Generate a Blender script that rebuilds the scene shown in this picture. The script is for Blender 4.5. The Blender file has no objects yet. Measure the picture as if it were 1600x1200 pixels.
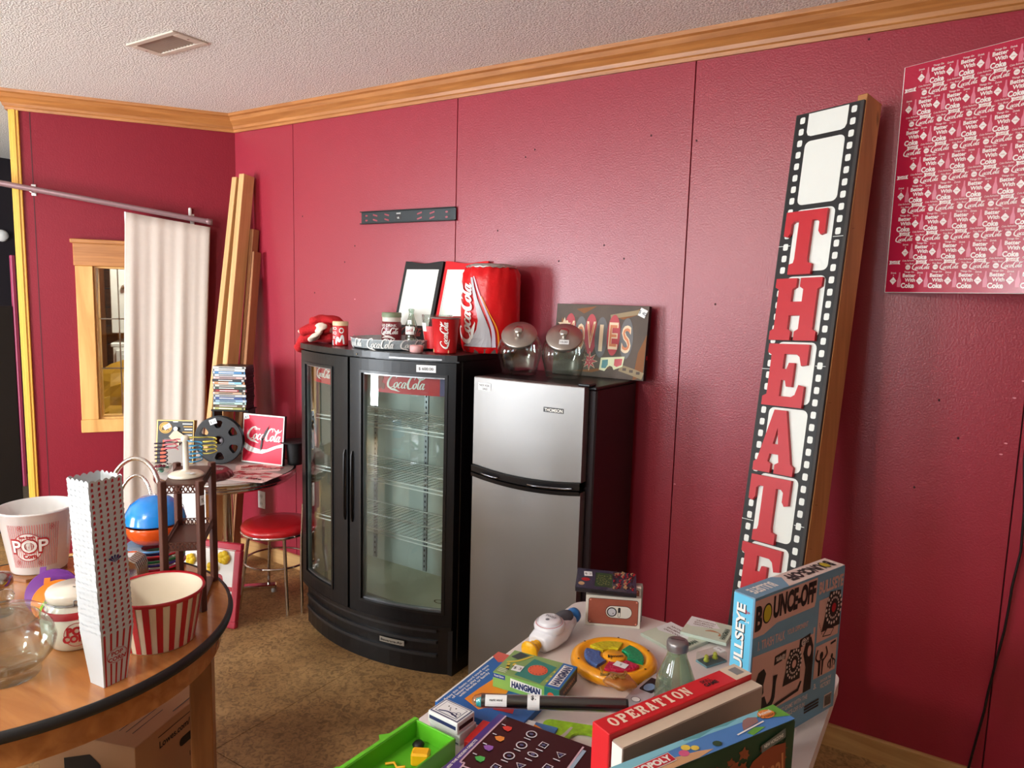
import bpy, math, random
from mathutils import Vector, Matrix
from mathutils.geometry import tessellate_polygon
random.seed(7)
sc = bpy.context.scene
C = sc.collection
PI = math.pi
sin, cos = math.sin, math.cos
def V(*a): return Vector(a)

# ---------------------------------------------------------------- camera
YAW, PITCH, ROLL = -0.5641, -0.1211, 0.0279
fw = V(sin(YAW)*cos(PITCH), cos(YAW)*cos(PITCH), sin(PITCH))
rt = V(cos(YAW), -sin(YAW), 0)
up = rt.cross(fw)
r2 = rt*cos(ROLL)+up*sin(ROLL)
u2 = -rt*sin(ROLL)+up*cos(ROLL)
cam = bpy.data.objects.new('camera', bpy.data.cameras.new('camera'))
C.objects.link(cam)
M = Matrix((r2, u2, -fw)).transposed().to_4x4()
M.translation = V(4.005, -2.966, 1.754)
cam.matrix_world = M
cam.data.sensor_width = 36
cam.data.lens = 1109*36/1600
cam.data.clip_start = .02
sc.camera = cam

# ---------------------------------------------------------------- light
sc.view_settings.view_transform = 'Standard'
sc.view_settings.look = 'None'
sc.view_settings.gamma = 1
sc.view_settings.use_curve_mapping = False
sc.view_settings.exposure = 0.45
w = bpy.data.worlds.new('world'); sc.world = w; w.use_nodes = True
w.node_tree.nodes['Background'].inputs[0].default_value = (.75, .87, 1, 1)
w.node_tree.nodes['Background'].inputs[1].default_value = 2.5
def area(name, loc, target, sx, sy, power, col):
    l = bpy.data.lights.new(name, 'AREA'); l.shape = 'RECTANGLE'; l.size = sx; l.size_y = sy
    l.energy = power; l.color = col
    o = bpy.data.objects.new(name, l); C.objects.link(o); o.location = loc
    o.rotation_euler = (Vector(target)-Vector(loc)).to_track_quat('-Z', 'Y').to_euler()
    return o
YR = -5.4                                        # rear wall with the daylight windows
WINS = [(-1.45, -.15, .35, 2.2), (1.0, 1.75, .9, 2.1), (2.6, 3.2, .9, 2.1)]
area('daylight_window_left', (-.8, YR-.12, 1.28), (-.6, 0, 2.1), 1.28, 1.84, 300, (.88, .94, 1))
area('daylight_window_middle', (1.37, YR-.12, 1.5), (1.37, 0, 1.5), .74, 1.18, 40, (.86, .93, 1))
# lit room lamp behind the camera (its bulb mirrors in the glossy panel)
lp = bpy.data.lights.new('room_lamp', 'POINT'); lp.energy = 95; lp.color = (1, .96, .9); lp.shadow_soft_size = .16
lo = bpy.data.objects.new('room_lamp', lp); C.objects.link(lo); lo.location = (2.3, -4.3, 2.5)
area('daylight_window_right', (2.9, YR-.12, 1.5), (2.9, 0, 1.5), .58, 1.18, 12, (.8, .9, 1))

# ---------------------------------------------------------------- materials
def lin(c):
    c = c/255
    return c/12.92 if c <= .04045 else ((c+.055)/1.055)**2.4
def rgb(t):
    return (lin(t[0]), lin(t[1]), lin(t[2]), 1)
MC = {}
def mat(name, col, rough=.5, metal=0, var=.06, vs=12, bump=0, bs=60, coat=0, spec=.5, emit=0):
    if name in MC: return MC[name]
    m = bpy.data.materials.new(name); m.use_nodes = True; MC[name] = m
    nt = m.node_tree; b = nt.nodes['Principled BSDF']; L = nt.links.new
    c = rgb(col)
    tc = nt.nodes.new('ShaderNodeTexCoord')
    nz = nt.nodes.new('ShaderNodeTexNoise'); nz.inputs['Scale'].default_value = vs; nz.inputs['Detail'].default_value = 4
    L(tc.outputs['Object'], nz.inputs['Vector'])
    mx = nt.nodes.new('ShaderNodeMix'); mx.data_type = 'RGBA'
    mx.inputs[6].default_value = tuple(x*(1-var) for x in c[:3])+(1,)
    mx.inputs[7].default_value = tuple(min(1, x*(1+var)) for x in c[:3])+(1,)
    L(nz.outputs['Fac'], mx.inputs[0]); L(mx.outputs[2], b.inputs['Base Color'])
    b.inputs['Roughness'].default_value = rough; b.inputs['Metallic'].default_value = metal
    b.inputs['Coat Weight'].default_value = coat; b.inputs['Specular IOR Level'].default_value = spec
    if emit:
        b.inputs['Emission Color'].default_value = c; b.inputs['Emission Strength'].default_value = emit
    if bump:
        n2 = nt.nodes.new('ShaderNodeTexNoise'); n2.inputs['Scale'].default_value = bs; n2.inputs['Detail'].default_value = 3
        L(tc.outputs['Object'], n2.inputs['Vector'])
        bp = nt.nodes.new('ShaderNodeBump'); bp.inputs['Strength'].default_value = bump; bp.inputs['Distance'].default_value = .01
        L(n2.outputs['Fac'], bp.inputs['Height']); L(bp.outputs['Normal'], b.inputs['Normal'])
    return m
def wood(name, c1, c2, stretch=(1, 1, .06), scale=22, rough=.45, coat=0, knots=True):
    if name in MC: return MC[name]
    m = bpy.data.materials.new(name); m.use_nodes = True; MC[name] = m
    nt = m.node_tree; b = nt.nodes['Principled BSDF']; L = nt.links.new
    tc = nt.nodes.new('ShaderNodeTexCoord'); mp = nt.nodes.new('ShaderNodeMapping')
    mp.inputs['Scale'].default_value = stretch
    L(tc.outputs['Object'], mp.inputs['Vector'])
    n1 = nt.nodes.new('ShaderNodeTexNoise'); n1.inputs['Scale'].default_value = scale; n1.inputs['Detail'].default_value = 5
    n1.inputs['Distortion'].default_value = .8
    L(mp.outputs['Vector'], n1.inputs['Vector'])
    rp = nt.nodes.new('ShaderNodeValToRGB'); e = rp.color_ramp.elements
    e[0].position = .32; e[0].color = rgb(c2); e[1].position = .68; e[1].color = rgb(c1)
    L(n1.outputs['Fac'], rp.inputs[0])
    out = rp.outputs[0]
    if knots:
        mp2 = nt.nodes.new('ShaderNodeMapping'); mp2.inputs['Scale'].default_value = tuple(max(.35, s) for s in stretch)
        L(tc.outputs['Object'], mp2.inputs['Vector'])
        vo = nt.nodes.new('ShaderNodeTexVoronoi'); vo.inputs['Scale'].default_value = 5
        L(mp2.outputs['Vector'], vo.inputs['Vector'])
        r3 = nt.nodes.new('ShaderNodeValToRGB'); e = r3.color_ramp.elements
        e[0].position = .03; e[0].color = (1, 1, 1, 1); e[1].position = .07; e[1].color = (0, 0, 0, 1)
        L(vo.outputs['Distance'], r3.inputs[0])
        mx = nt.nodes.new('ShaderNodeMix'); mx.data_type = 'RGBA'
        L(r3.outputs[0], mx.inputs[0]); L(out, mx.inputs[6]); mx.inputs[7].default_value = tuple(x*.35 for x in rgb(c2)[:3])+(1,)
        out = mx.outputs[2]
    L(out, b.inputs['Base Color']); b.inputs['Roughness'].default_value = rough; b.inputs['Coat Weight'].default_value = coat
    return m
def glass(name, tint=(255, 255, 255), rough=.02, edge=.12, op=0):
    if name in MC: return MC[name]
    m = bpy.data.materials.new(name); m.use_nodes = True; MC[name] = m
    nt = m.node_tree; nt.nodes.remove(nt.nodes['Principled BSDF']); L = nt.links.new
    o = nt.nodes['Material Output']
    t = nt.nodes.new('ShaderNodeBsdfTransparent'); t.inputs[0].default_value = rgb(tint)
    g = nt.nodes.new('ShaderNodeBsdfGlossy'); g.inputs['Roughness'].default_value = rough
    lf = nt.nodes.new('ShaderNodeLayerWeight'); lf.inputs[0].default_value = .5
    lw = nt.nodes.new('ShaderNodeMath'); lw.operation = 'POWER'; lw.inputs[1].default_value = 3.2; L(lf.outputs['Facing'], lw.inputs[0])
    tc = nt.nodes.new('ShaderNodeTexCoord'); nz = nt.nodes.new('ShaderNodeTexNoise'); nz.inputs['Scale'].default_value = 9
    L(tc.outputs['Object'], nz.inputs['Vector'])
    ma = nt.nodes.new('ShaderNodeMath'); ma.operation = 'MULTIPLY_ADD'; ma.inputs[1].default_value = .02; ma.inputs[2].default_value = rough
    L(nz.outputs['Fac'], ma.inputs[0]); L(ma.outputs[0], g.inputs['Roughness'])
    mx = nt.nodes.new('ShaderNodeMixShader')
    ad = nt.nodes.new('ShaderNodeMath'); ad.operation = 'MULTIPLY_ADD'; ad.inputs[1].default_value = .75; ad.inputs[2].default_value = .03+edge*.25; ad.use_clamp = True
    L(lw.outputs[0], ad.inputs[0]); L(ad.outputs[0], mx.inputs[0]); L(t.outputs[0], mx.inputs[1]); L(g.outputs[0], mx.inputs[2])
    last = mx.outputs[0]
    if op:
        d = nt.nodes.new('ShaderNodeBsdfDiffuse'); d.inputs[0].default_value = rgb(tint)
        m2 = nt.nodes.new('ShaderNodeMixShader'); m2.inputs[0].default_value = op
        L(last, m2.inputs[1]); L(d.outputs[0], m2.inputs[2]); last = m2.outputs[0]
    L(last, o.inputs['Surface'])
    return m

WALLR = (163, 30, 58)
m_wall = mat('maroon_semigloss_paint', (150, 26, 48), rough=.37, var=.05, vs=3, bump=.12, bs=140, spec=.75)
m_wall2 = mat('maroon_paint_left_shaded', (128, 22, 38), rough=.5, var=.05, vs=3, bump=.1, bs=120, spec=.25)  # same maroon darkened: the left wall's weaker light put into its colour
m_groove = mat('panel_groove_dark', (66, 8, 20), rough=.6)
m_white = mat('white_paint', (235, 235, 232), rough=.5)
m_cream = mat('cream_wall', (205, 196, 180), rough=.7)
m_black = mat('black_plastic', (14, 14, 16), rough=.32, spec=.5)
m_blackm = mat('matte_black', (17, 17, 18), rough=.6)
m_hall = mat('plum_hall_gloom', (26, 18, 26), rough=.8)  # the hall's lack of light put into this near-black plum
m_red = mat('coke_red', (214, 14, 28), rough=.38)
m_redp = mat('pink_red_print', (222, 22, 62), rough=.5)
m_inkw = mat('white_ink', (238, 236, 230), rough=.5, var=.02)
m_inkb = mat('black_ink', (20, 18, 20), rough=.5)
m_inkr = mat('red_ink', (176, 24, 34), rough=.45)
m_paper = mat('paper_white', (236, 238, 238), rough=.7, var=.02)
m_chrome = mat('polished_chrome', (215, 212, 208), rough=.12, metal=1)
m_steel = mat('brushed_steel', (150, 150, 152), rough=.34, metal=.9, bump=.05, bs=200)
m_glass = glass('clear_glass', (246, 250, 248))
m_pglass = glass('clear_window_glass', (240, 246, 244), rough=.005, edge=.1)
m_oak = wood('honey_oak', (206, 148, 88), (176, 116, 62), (.06, .06, 1), 40, rough=.4, knots=False)
m_oakx = wood('honey_oak_trim', (188, 126, 68), (160, 100, 50), (.5, .5, 8), 6, rough=.4, knots=False)
m_pine = wood('yellow_pine', (226, 178, 106), (200, 140, 72), (1, 1, .12), 14, rough=.45)
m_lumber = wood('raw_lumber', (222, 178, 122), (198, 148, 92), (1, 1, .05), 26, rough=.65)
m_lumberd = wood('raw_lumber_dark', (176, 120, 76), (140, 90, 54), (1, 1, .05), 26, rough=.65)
m_base = wood('pine_baseboard', (206, 162, 104), (180, 134, 80), (.08, 1, 1), 22, rough=.55)
m_ylw = mat('yellow_trim_paint', (226, 172, 66), rough=.45, var=.12, vs=2)

# ---------------------------------------------------------------- mesh helpers
def smooth_ok(m): return m
class MB:
    def __init__(s): s.v = []; s.f = []; s.m = []; s.mats = []; s.s = []
    def mi(s, m):
        if m not in s.mats: s.mats.append(m)
        return s.mats.index(m)
    def add(s, vs, fs, m, smooth=False):
        b = len(s.v); s.v.extend(tuple(v) for v in vs); k = s.mi(m)
        for f in fs: s.f.append([b+i for i in f]); s.m.append(k); s.s.append(smooth)
    def box(s, lo, hi, m, b=0, fr=None):
        """axis box lo..hi with chamfer b, mapped through frame fr(x,y,z)"""
        c = [(lo[i]+hi[i])/2 for i in range(3)]; h = [abs(hi[i]-lo[i])/2 for i in range(3)]
        b = min(b, min(h)*.9)
        fr = fr or (lambda x, y, z: V(x, y, z))
        sg = [(x, y, z) for x in (-1, 1) for y in (-1, 1) for z in (-1, 1)]
        vs = []; idx = {}
        if b <= 0:
            for q in sg: idx[q] = len(vs); vs.append((q[0]*h[0], q[1]*h[1], q[2]*h[2]))
            fs = []
            for a in range(3):
                o = [i for i in range(3) if i != a]
                for sv in (-1, 1):
                    f = []
                    for p, q in ((-1, -1), (1, -1), (1, 1), (-1, 1)):
                        k = [0, 0, 0]; k[a] = sv; k[o[0]] = p; k[o[1]] = q; f.append(idx[tuple(k)])
                    fs.append(f)
        else:
            for q in sg:
                for a in range(3):
                    p = [q[i]*(h[i]-(0 if i == a else b)) for i in range(3)]
                    idx[(q, a)] = len(vs); vs.append(tuple(p))
            fs = []
            for a in range(3):
                o = [i for i in range(3) if i != a]
                for sv in (-1, 1):
                    f = []
                    for p, q in ((-1, -1), (1, -1), (1, 1), (-1, 1)):
                        k = [0, 0, 0]; k[a] = sv; k[o[0]] = p; k[o[1]] = q; f.append(idx[(tuple(k), a)])
                    fs.append(f)
                for p in (-1, 1):
                    for q in (-1, 1):
                        k1 = [0, 0, 0]; k2 = [0, 0, 0]; k1[o[0]] = k2[o[0]] = p; k1[o[1]] = k2[o[1]] = q; k1[a] = -1; k2[a] = 1
                        k1 = tuple(k1); k2 = tuple(k2)
                        fs.append([idx[(k1, o[0])], idx[(k2, o[0])], idx[(k2, o[1])], idx[(k1, o[1])]])
            for q in sg: fs.append([idx[(q, 0)], idx[(q, 1)], idx[(q, 2)]])
        out = []
        for f in fs:
            a, b_, c_ = (Vector(vs[i]) for i in f[:3])
            n = (b_-a).cross(c_-a); cc = sum((Vector(vs[i]) for i in f), Vector())
            out.append(f if n.dot(cc) > 0 else f[::-1])
        s.add([fr(v[0]+c[0], v[1]+c[1], v[2]+c[2]) for v in vs], out, m)
    def tube(s, path, r, m, n=8, closed=False, caps=True):
        P = [Vector(p) for p in path]; N = len(P)
        rr = r if isinstance(r, (list, tuple)) else [r]*N
        vs = []; prev = None
        for i in range(N):
            if closed: t = P[(i+1) % N]-P[i-1]
            else: t = P[min(i+1, N-1)]-P[max(i-1, 0)]
            t.normalize()
            if prev is None:
                a = V(0, 0, 1) if abs(t.z) < .9 else V(1, 0, 0)
                x = t.cross(a).normalized()
            else:
                x = (prev-t*prev.dot(t)).normalized()
            prev = x; y = t.cross(x)
            for k in range(n):
                an = 2*PI*k/n; vs.append(P[i]+x*cos(an)*rr[i]+y*sin(an)*rr[i])
        fs = []
        for i in range(N if closed else N-1):
            j = (i+1) % N
            for k in range(n):
                l = (k+1) % n; fs.append([i*n+k, i*n+l, j*n+l, j*n+k])
        s.add(vs, fs, m, True)
        if caps and not closed:
            s.add([vs[k] for k in range(n)], [list(range(n))[::-1]], m)
            s.add([vs[(N-1)*n+k] for k in range(n)], [list(range(n))], m)
    def lathe(s, prof, m, c=(0, 0, 0), n=40, fr=None, smooth=True, capb=False, capt=False, sx=1, sy=1, fn=None):
        fr = fr or (lambda x, y, z: V(x, y, z)); vs = []
        for r, z in prof:
            for k in range(n):
                a = 2*PI*k/n; q = r if fn is None else fn(r, z, a)
                vs.append(fr(c[0]+q*cos(a)*sx, c[1]+q*sin(a)*sy, c[2]+z))
        fs = []
        for i in range(len(prof)-1):
            for k in range(n):
                l = (k+1) % n; fs.append([i*n+k, i*n+l, (i+1)*n+l, (i+1)*n+k])
        s.add(vs, fs, m, smooth)
        if capb: s.add(vs[:n], [list(range(n))[::-1]], m)
        if capt: s.add(vs[-n:], [list(range(n))], m)
    def poly(s, loops, fr, m, d=0.0006, th=0):
        """filled 2D outline (first loop outer, others holes) at height d above the frame; th = thickness"""
        if not isinstance(loops[0][0], (list, tuple)): loops = [loops]
        flat = [p for l in loops for p in l]
        tri = tessellate_polygon([[V(p[0], p[1], 0) for p in l] for l in loops])
        s.add([fr(p[0], p[1], d+th) for p in flat], [list(t) for t in tri], m)
        if th:
            b = 0; n = len(flat); vs = [fr(p[0], p[1], d) for p in flat]+[fr(p[0], p[1], d+th) for p in flat]; fs = []
            for l in loops:
                for i in range(len(l)):
                    j = (i+1) % len(l); fs.append([b+i, b+j, n+b+j, n+b+i])
                b += len(l)
            s.add(vs, fs, m)
    def rect(s, fr, x0, y0, x1, y1, m, d=0.0006, nx=1, ny=1):
        vs = []; fs = []
        for j in range(ny+1):
            for i in range(nx+1): vs.append(fr(x0+(x1-x0)*i/nx, y0+(y1-y0)*j/ny, d))
        for j in range(ny):
            for i in range(nx):
                a = j*(nx+1)+i; fs.append([a, a+1, a+nx+2, a+nx+1])
        s.add(vs, fs, m)
    def ell(s, fr, x, y, rx, ry, m, d=0.0008, n=28, inner=0, a0=0, a1=2*PI):
        vs = []; fs = []
        for k in range(n+1):
            a = a0+(a1-a0)*k/n
            vs.append(fr(x+rx*cos(a)*inner, y+ry*sin(a)*inner, d)); vs.append(fr(x+rx*cos(a), y+ry*sin(a), d))
        for k in range(n):
            fs.append([2*k, 2*k+1, 2*k+3, 2*k+2] if inner else [2*k, 2*k+1, 2*k+3])
        s.add(vs, fs, m)
    def text(s, fr, st, x, y, h, m, w=None, rot=0, d=0.001, bold=0.02, th=0, shear=0, al='c'):
        vs, fs, W = tgeo(st, bold)
        k = h/.72; kx = (w/W) if w else k
        ca, sa = cos(rot), sin(rot); ox = {'c': -W/2, 'l': 0, 'r': -W}[al]
        def T(p, dd):
            X = (p[0]+ox)*kx+p[1]*k*shear; Y = (p[1]-(.36 if al == 'c' else 0))*k
            return fr(x+X*ca-Y*sa, y+X*sa+Y*ca, dd)
        s.add([T(p, d+th) for p in vs], fs, m)
        if th: s.add([T(p, d) for p in vs], fs, m)
    def stroke(s, fr, pts, m, d=.001, n=6, wk=1, tf=None):
        """variable-width ribbon through (x, y, w) points"""
        P = [V(*p) for p in pts]
        Q = []
        E = [P[0]*2-P[1]]+P+[P[-1]*2-P[-2]]
        for i in range(1, len(E)-2):
            a, b, c, e = E[i-1], E[i], E[i+1], E[i+2]
            for k in range(n):
                t = k/n
                Q.append(.5*((2*b)+(c-a)*t+(2*a-5*b+4*c-e)*t*t+(3*b-a-3*c+e)*t**3))
        Q.append(P[-1])
        vs = []
        for i, q in enumerate(Q):
            t = Q[min(i+1, len(Q)-1)]-Q[max(i-1, 0)]; l = math.hypot(t.x, t.y) or 1
            nx, ny = -t.y/l, t.x/l; ww = max(q.z, .004)*wk/2
            for sg in (-1, 1):
                X, Y = q.x+nx*ww*sg, q.y+ny*ww*sg
                if tf: X, Y = tf(X, Y)
                vs.append(fr(X, Y, d))
        s.add(vs, [[2*i, 2*i+1, 2*i+3, 2*i+2] for i in range(len(Q)-1)], m)
    def logo(s, fr, x, y, w, m, d=.001, rot=0, n=4, part='all', wk=1.0):
        k = w/3.45; ca, sa = cos(rot), sin(rot)
        def tf(X, Y):
            X, Y = (X-1.6+Y*.22)*k, (Y-.35)*k
            return x+X*ca-Y*sa, y+X*sa+Y*ca
        for i, st in enumerate(COKE):
            if part == 'cola' and i < 7: continue
            s.stroke(fr, st, m, d, n, wk, tf)
    def build(s, name, parent=None, bevel=0, sub=0, solid=0):
        me = bpy.data.meshes.new(name); me.from_pydata(s.v, [], s.f)
        for m in s.mats: me.materials.append(m)
        me.polygons.foreach_set('material_index', s.m); me.polygons.foreach_set('use_smooth', s.s); me.update()
        o = bpy.data.objects.new(name, me); C.objects.link(o)
        if parent: o.parent = parent
        if solid:
            q = o.modifiers.new('thick', 'SOLIDIFY'); q.thickness = solid
        if sub:
            q = o.modifiers.new('sub', 'SUBSURF'); q.levels = q.render_levels = sub
        if bevel:
            q = o.modifiers.new('bev', 'BEVEL'); q.width = bevel; q.segments = 2; q.limit_method = 'ANGLE'
        return o
# flowing two-word script lettering drawn as strokes
COKE = [
 [(.72,.74,.03),(.74,.9,.08),(.58,1.0,.1),(.34,.9,.13),(.14,.62,.17),(.08,.3,.19),(.18,.06,.17),(.38,-.02,.1),(.58,.08,.05),(.7,.22,.03)],
 [(.14,.06,.03),(.3,-.06,.06),(.5,-.13,.12),(.72,-.14,.16),(.95,-.2,.12),(1.2,-.28,.05),(1.3,-.26,.02)],
 [(.82,.44,.04),(.7,.3,.12),(.68,.12,.13),(.78,0,.08),(.9,.1,.11),(.94,.3,.1),(.86,.45,.06),(.98,.4,.03)],
 [(1.3,.38,.08),(1.22,.46,.07),(1.1,.34,.11),(1.04,.14,.13),(1.12,0,.08),(1.26,.06,.04),(1.36,.2,.03)],
 [(1.62,.4,.05),(1.5,.45,.07),(1.4,.3,.11),(1.36,.12,.12),(1.42,0,.07),(1.54,.08,.05),(1.64,.36,.04)],
 [(1.66,.46,.11),(1.6,.16,.13),(1.64,.01,.09),(1.74,.08,.03)],
 [(1.72,.3,.11),(1.87,.33,.11)],
 [(2.3,.7,.03),(2.34,.88,.08),(2.2,1.0,.1),(2.0,.86,.13),(1.88,.56,.17),(1.86,.26,.18),(1.94,.04,.16),(2.1,-.02,.09),(2.24,.08,.04),(2.32,.24,.03)],
 [(2.2,.98,.04),(2.42,1.02,.05),(2.6,.84,.09),(2.84,.76,.13),(3.05,.84,.1),(3.16,1.0,.03)],
 [(2.44,.44,.04),(2.34,.3,.12),(2.32,.12,.13),(2.4,0,.08),(2.52,.1,.11),(2.56,.3,.1),(2.48,.45,.06),(2.6,.38,.03)],
 [(2.66,.3,.03),(2.8,.62,.05),(2.88,.9,.07),(2.82,.99,.06),(2.74,.8,.1),(2.7,.4,.13),(2.7,.1,.12),(2.78,0,.07),(2.88,.1,.03)],
 [(3.12,.4,.05),(3.0,.45,.07),(2.92,.3,.11),(2.88,.12,.12),(2.94,0,.07),(3.04,.08,.05),(3.14,.36,.04)],
 [(3.16,.46,.11),(3.1,.16,.13),(3.16,.01,.09),(3.28,.12,.03)],
]
TG = {}
def tgeo(st, bold):
    if (st, bold) in TG: return TG[(st, bold)]
    cu = bpy.data.curves.new('t', 'FONT'); cu.body = st; cu.size = 1; cu.resolution_u = 3; cu.offset = bold; cu.fill_mode = 'FRONT'
    cu.dimensions = '2D'
    o = bpy.data.objects.new('t', cu); me = bpy.data.meshes.new_from_object(o)
    vs = [(v.co.x, v.co.y) for v in me.vertices]; fs = [list(p.vertices) for p in me.polygons]
    x0 = min([v[0] for v in vs] or [0]); x1 = max([v[0] for v in vs] or [1])
    vs = [(a-x0, b) for a, b in vs]
    bpy.data.objects.remove(o); bpy.data.curves.remove(cu); bpy.data.meshes.remove(me)
    TG[(st, bold)] = (vs, fs, x1-x0); return TG[(st, bold)]
SLAB = {
 'T': [[(0,1),(1,1),(1,.62),(.9,.6),(.84,.66),(.84,.8),(.78,.84),(.66,.84),(.66,.24),(.68,.18),(.78,.16),(.78,0),(.22,0),(.22,.16),(.32,.18),(.34,.24),(.34,.84),(.22,.84),(.16,.8),(.16,.66),(.1,.6),(0,.62)]],
 'H': [[(0,1),(.46,1),(.46,.86),(.38,.82),(.38,.62),(.62,.62),(.62,.82),(.54,.86),(.54,1),(1,1),(1,.86),(.92,.82),(.92,.18),(1,.14),(1,0),(.54,0),(.54,.14),(.62,.18),(.62,.4),(.38,.4),(.38,.18),(.46,.14),(.46,0),(0,0),(0,.14),(.08,.18),(.08,.82),(0,.86)]],
 'E': [[(0,1),(1,1),(1,.68),(.86,.66),(.8,.8),(.72,.84),(.42,.84),(.42,.6),(.52,.6),(.56,.7),(.7,.7),(.7,.32),(.56,.32),(.52,.42),(.42,.42),(.42,.16),(.72,.16),(.8,.2),(.86,.36),(1,.34),(1,0),(0,0),(0,.14),(.1,.18),(.1,.82),(0,.86)]],
 'A': [[(.36,1),(.66,1),(.92,.18),(1,.14),(1,0),(.54,0),(.54,.14),(.63,.18),(.6,.3),(.38,.3),(.35,.18),(.44,.14),(.44,0),(0,0),(0,.14),(.08,.18)],[(.43,.46),(.56,.46),(.5,.72)]],
 'R': [[(0,1),(.7,1),(.88,.94),(.95,.8),(.93,.6),(.76,.48),(.88,.2),(1,.16),(1,0),(.7,0),(.5,.42),(.42,.42),(.42,.18),(.5,.14),(.5,0),(0,0),(0,.14),(.1,.18),(.1,.82),(0,.86)],[(.42,.84),(.42,.58),(.6,.6),(.66,.71),(.6,.83)]],
 'P': [[(0,1),(.7,1),(.9,.92),(1,.72),(.9,.5),(.7,.42),(.42,.42),(.42,.18),(.54,.14),(.54,0),(0,0),(0,.14),(.1,.18),(.1,.82),(0,.86)],[(.42,.84),(.42,.58),(.62,.6),(.68,.71),(.62,.83)]],
 'I': [[(.2,1),(.8,1),(.8,.86),(.67,.82),(.67,.18),(.8,.14),(.8,0),(.2,0),(.2,.14),(.33,.18),(.33,.82),(.2,.86)]],
 'N': [[(0,1),(.36,1),(.72,.42),(.72,.82),(.62,.86),(.62,1),(1,1),(1,.86),(.9,.82),(.9,0),(.68,0),(.28,.62),(.28,.18),(.38,.14),(.38,0),(0,0),(0,.14),(.1,.18),(.1,.82),(0,.86)]],
 'O': [[(.5+.5*cos(a*PI/10), .5+.5*sin(a*PI/10)) for a in range(20)], [(.5+.2*cos(a*PI/10), .5+.34*sin(a*PI/10)) for a in range(20)]],
}
def flat(o, x, y):
    o, x, y = Vector(o), Vector(x).normalized(), Vector(y).normalized(); n = x.cross(y)
    return lambda a, b, c=0: o+x*a+y*b+n*c
def cyl(c, r0, r1, h, th0=0):
    """wrap: u = arc length about angle th0, v = height, on a cone r0 -> r1 over h"""
    def f(u, v, d=0):
        r = r0+(r1-r0)*v/h+d; a = th0+u/max(r0, r1)
        return V(c[0]+r*cos(a), c[1]+r*sin(a), c[2]+v)
    return f
def slabtext(mb, fr, st, x, y, h, w, gap, m, d=.001, th=0, rot=0):
    ca, sa = cos(rot), sin(rot)
    for i, ch in enumerate(st):
        ox = x+i*(w+gap)*ca; oy = y+i*(w+gap)*sa
        loops = [[(ox+p[0]*w*ca-p[1]*h*sa, oy+p[0]*w*sa+p[1]*h*ca) for p in l] for l in SLAB[ch]]
        mb.poly(loops, fr, m, d, th)
def thing(name, label, cat, loc=(0, 0, 0), rz=0, group=None):
    o = bpy.data.objects.new(name, None); C.objects.link(o); o.location = loc; o.rotation_euler = (0, 0, rz)
    o.empty_display_size = .05
    tag(o, label, cat, group); return o
def tag(o, label, cat, group=None):
    o['label'] = label; o['category'] = cat
    if group: o['group'] = group
    return o
def struct(o, label=None):
    o['kind'] = 'structure'
    if label: o['label'] = label
    return o
def sticker(name, parent, fr, x, y, w, h, rot=0, txt='$ 5', d=.0012):
    b = MB(); ca, sa = cos(rot), sin(rot)
    q = [(x+a*w/2*ca-c*h/2*sa, y+a*w/2*sa+c*h/2*ca) for a, c in ((-1, -1), (1, -1), (1, 1), (-1, 1))]
    b.poly(q, fr, m_paper, d-.0004, .0004)
    if txt: b.text(fr, txt, x, y, h*.42, m_inkb, rot=rot, d=d+.0004, bold=0)
    o = b.build(name, parent); o['label'] = 'white price sticker'; return o
def dup(root, loc=None, rz=None, label=None):
    r = root.copy(); C.objects.link(r)
    if loc is not None: r.location = loc
    if rz is not None: r.rotation_euler = (0, 0, rz)
    if label: r['label'] = label
    for ch in [o for o in bpy.data.objects if o.parent == root]:
        c = ch.copy(); C.objects.link(c); c.parent = r
        for g in [o for o in bpy.data.objects if o.parent == ch]:
            d = g.copy(); C.objects.link(d); d.parent = c
    return r
# ================================================================ the room
CZ = 2.84
D = V(-.584, -.812, 0).normalized(); N = V(.812, -.584, 0).normalized()
LW = lambda s, t, z: D*s+N*t+V(0, 0, z)
RW = lambda x, z, d: V(x, -d, z)                       # on the long wall: along, up, out into the room
def wallgrid(mb, fr, s0, s1, z0, z1, holes, thick, m):
    xs = sorted({s0, s1}|{h[0] for h in holes}|{h[1] for h in holes}); zs = sorted({z0, z1}|{h[2] for h in holes}|{h[3] for h in holes})
    for i in range(len(xs)-1):
        for j in range(len(zs)-1):
            cx, cz = (xs[i]+xs[i+1])/2, (zs[j]+zs[j+1])/2
            if any(h[0] < cx < h[1] and h[2] < cz < h[3] for h in holes): continue
            mb.box((xs[i], -thick, zs[j]), (xs[i+1], 0, zs[j+1]), m, fr=fr)
# long wall of painted sheets with a narrow gap at each seam
b = MB(); seams = [-.005, .54, 1.76, 2.98, 4.2, 5.42, 6.6]
for i in range(len(seams)-1):
    b.box((seams[i]+.002, 0, 0), (seams[i+1]-.002, .01, CZ), m_wall, .0012)
b.box((-.3, .01, 0), (6.6, .1, CZ), m_groove)
rr = random.Random(3)
for x, z in [(.97,1.93),(1.05,2.02),(.62,2.2),(2.17,2.42),(2.8,2.46),(3.62,2.72),(2.6,2.0),(2.22,2.45),(4.02,1.3),(3.95,1.43),(3.35,1.2),(3.0,2.42),(2.02,2.08),(2.37,1.93),(2.7,1.94),(3.12,1.75),(4.05,2.2),(3.9,1.1),(.72,1.75),(.85,1.6)]:
    b.ell(lambda u, v, d, x=x, z=z: V(x+u, -.0006-d, z+v), 0, 0, .004, .005, mat('old_nail_hole', (60, 14, 22), .8), n=8)
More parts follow.
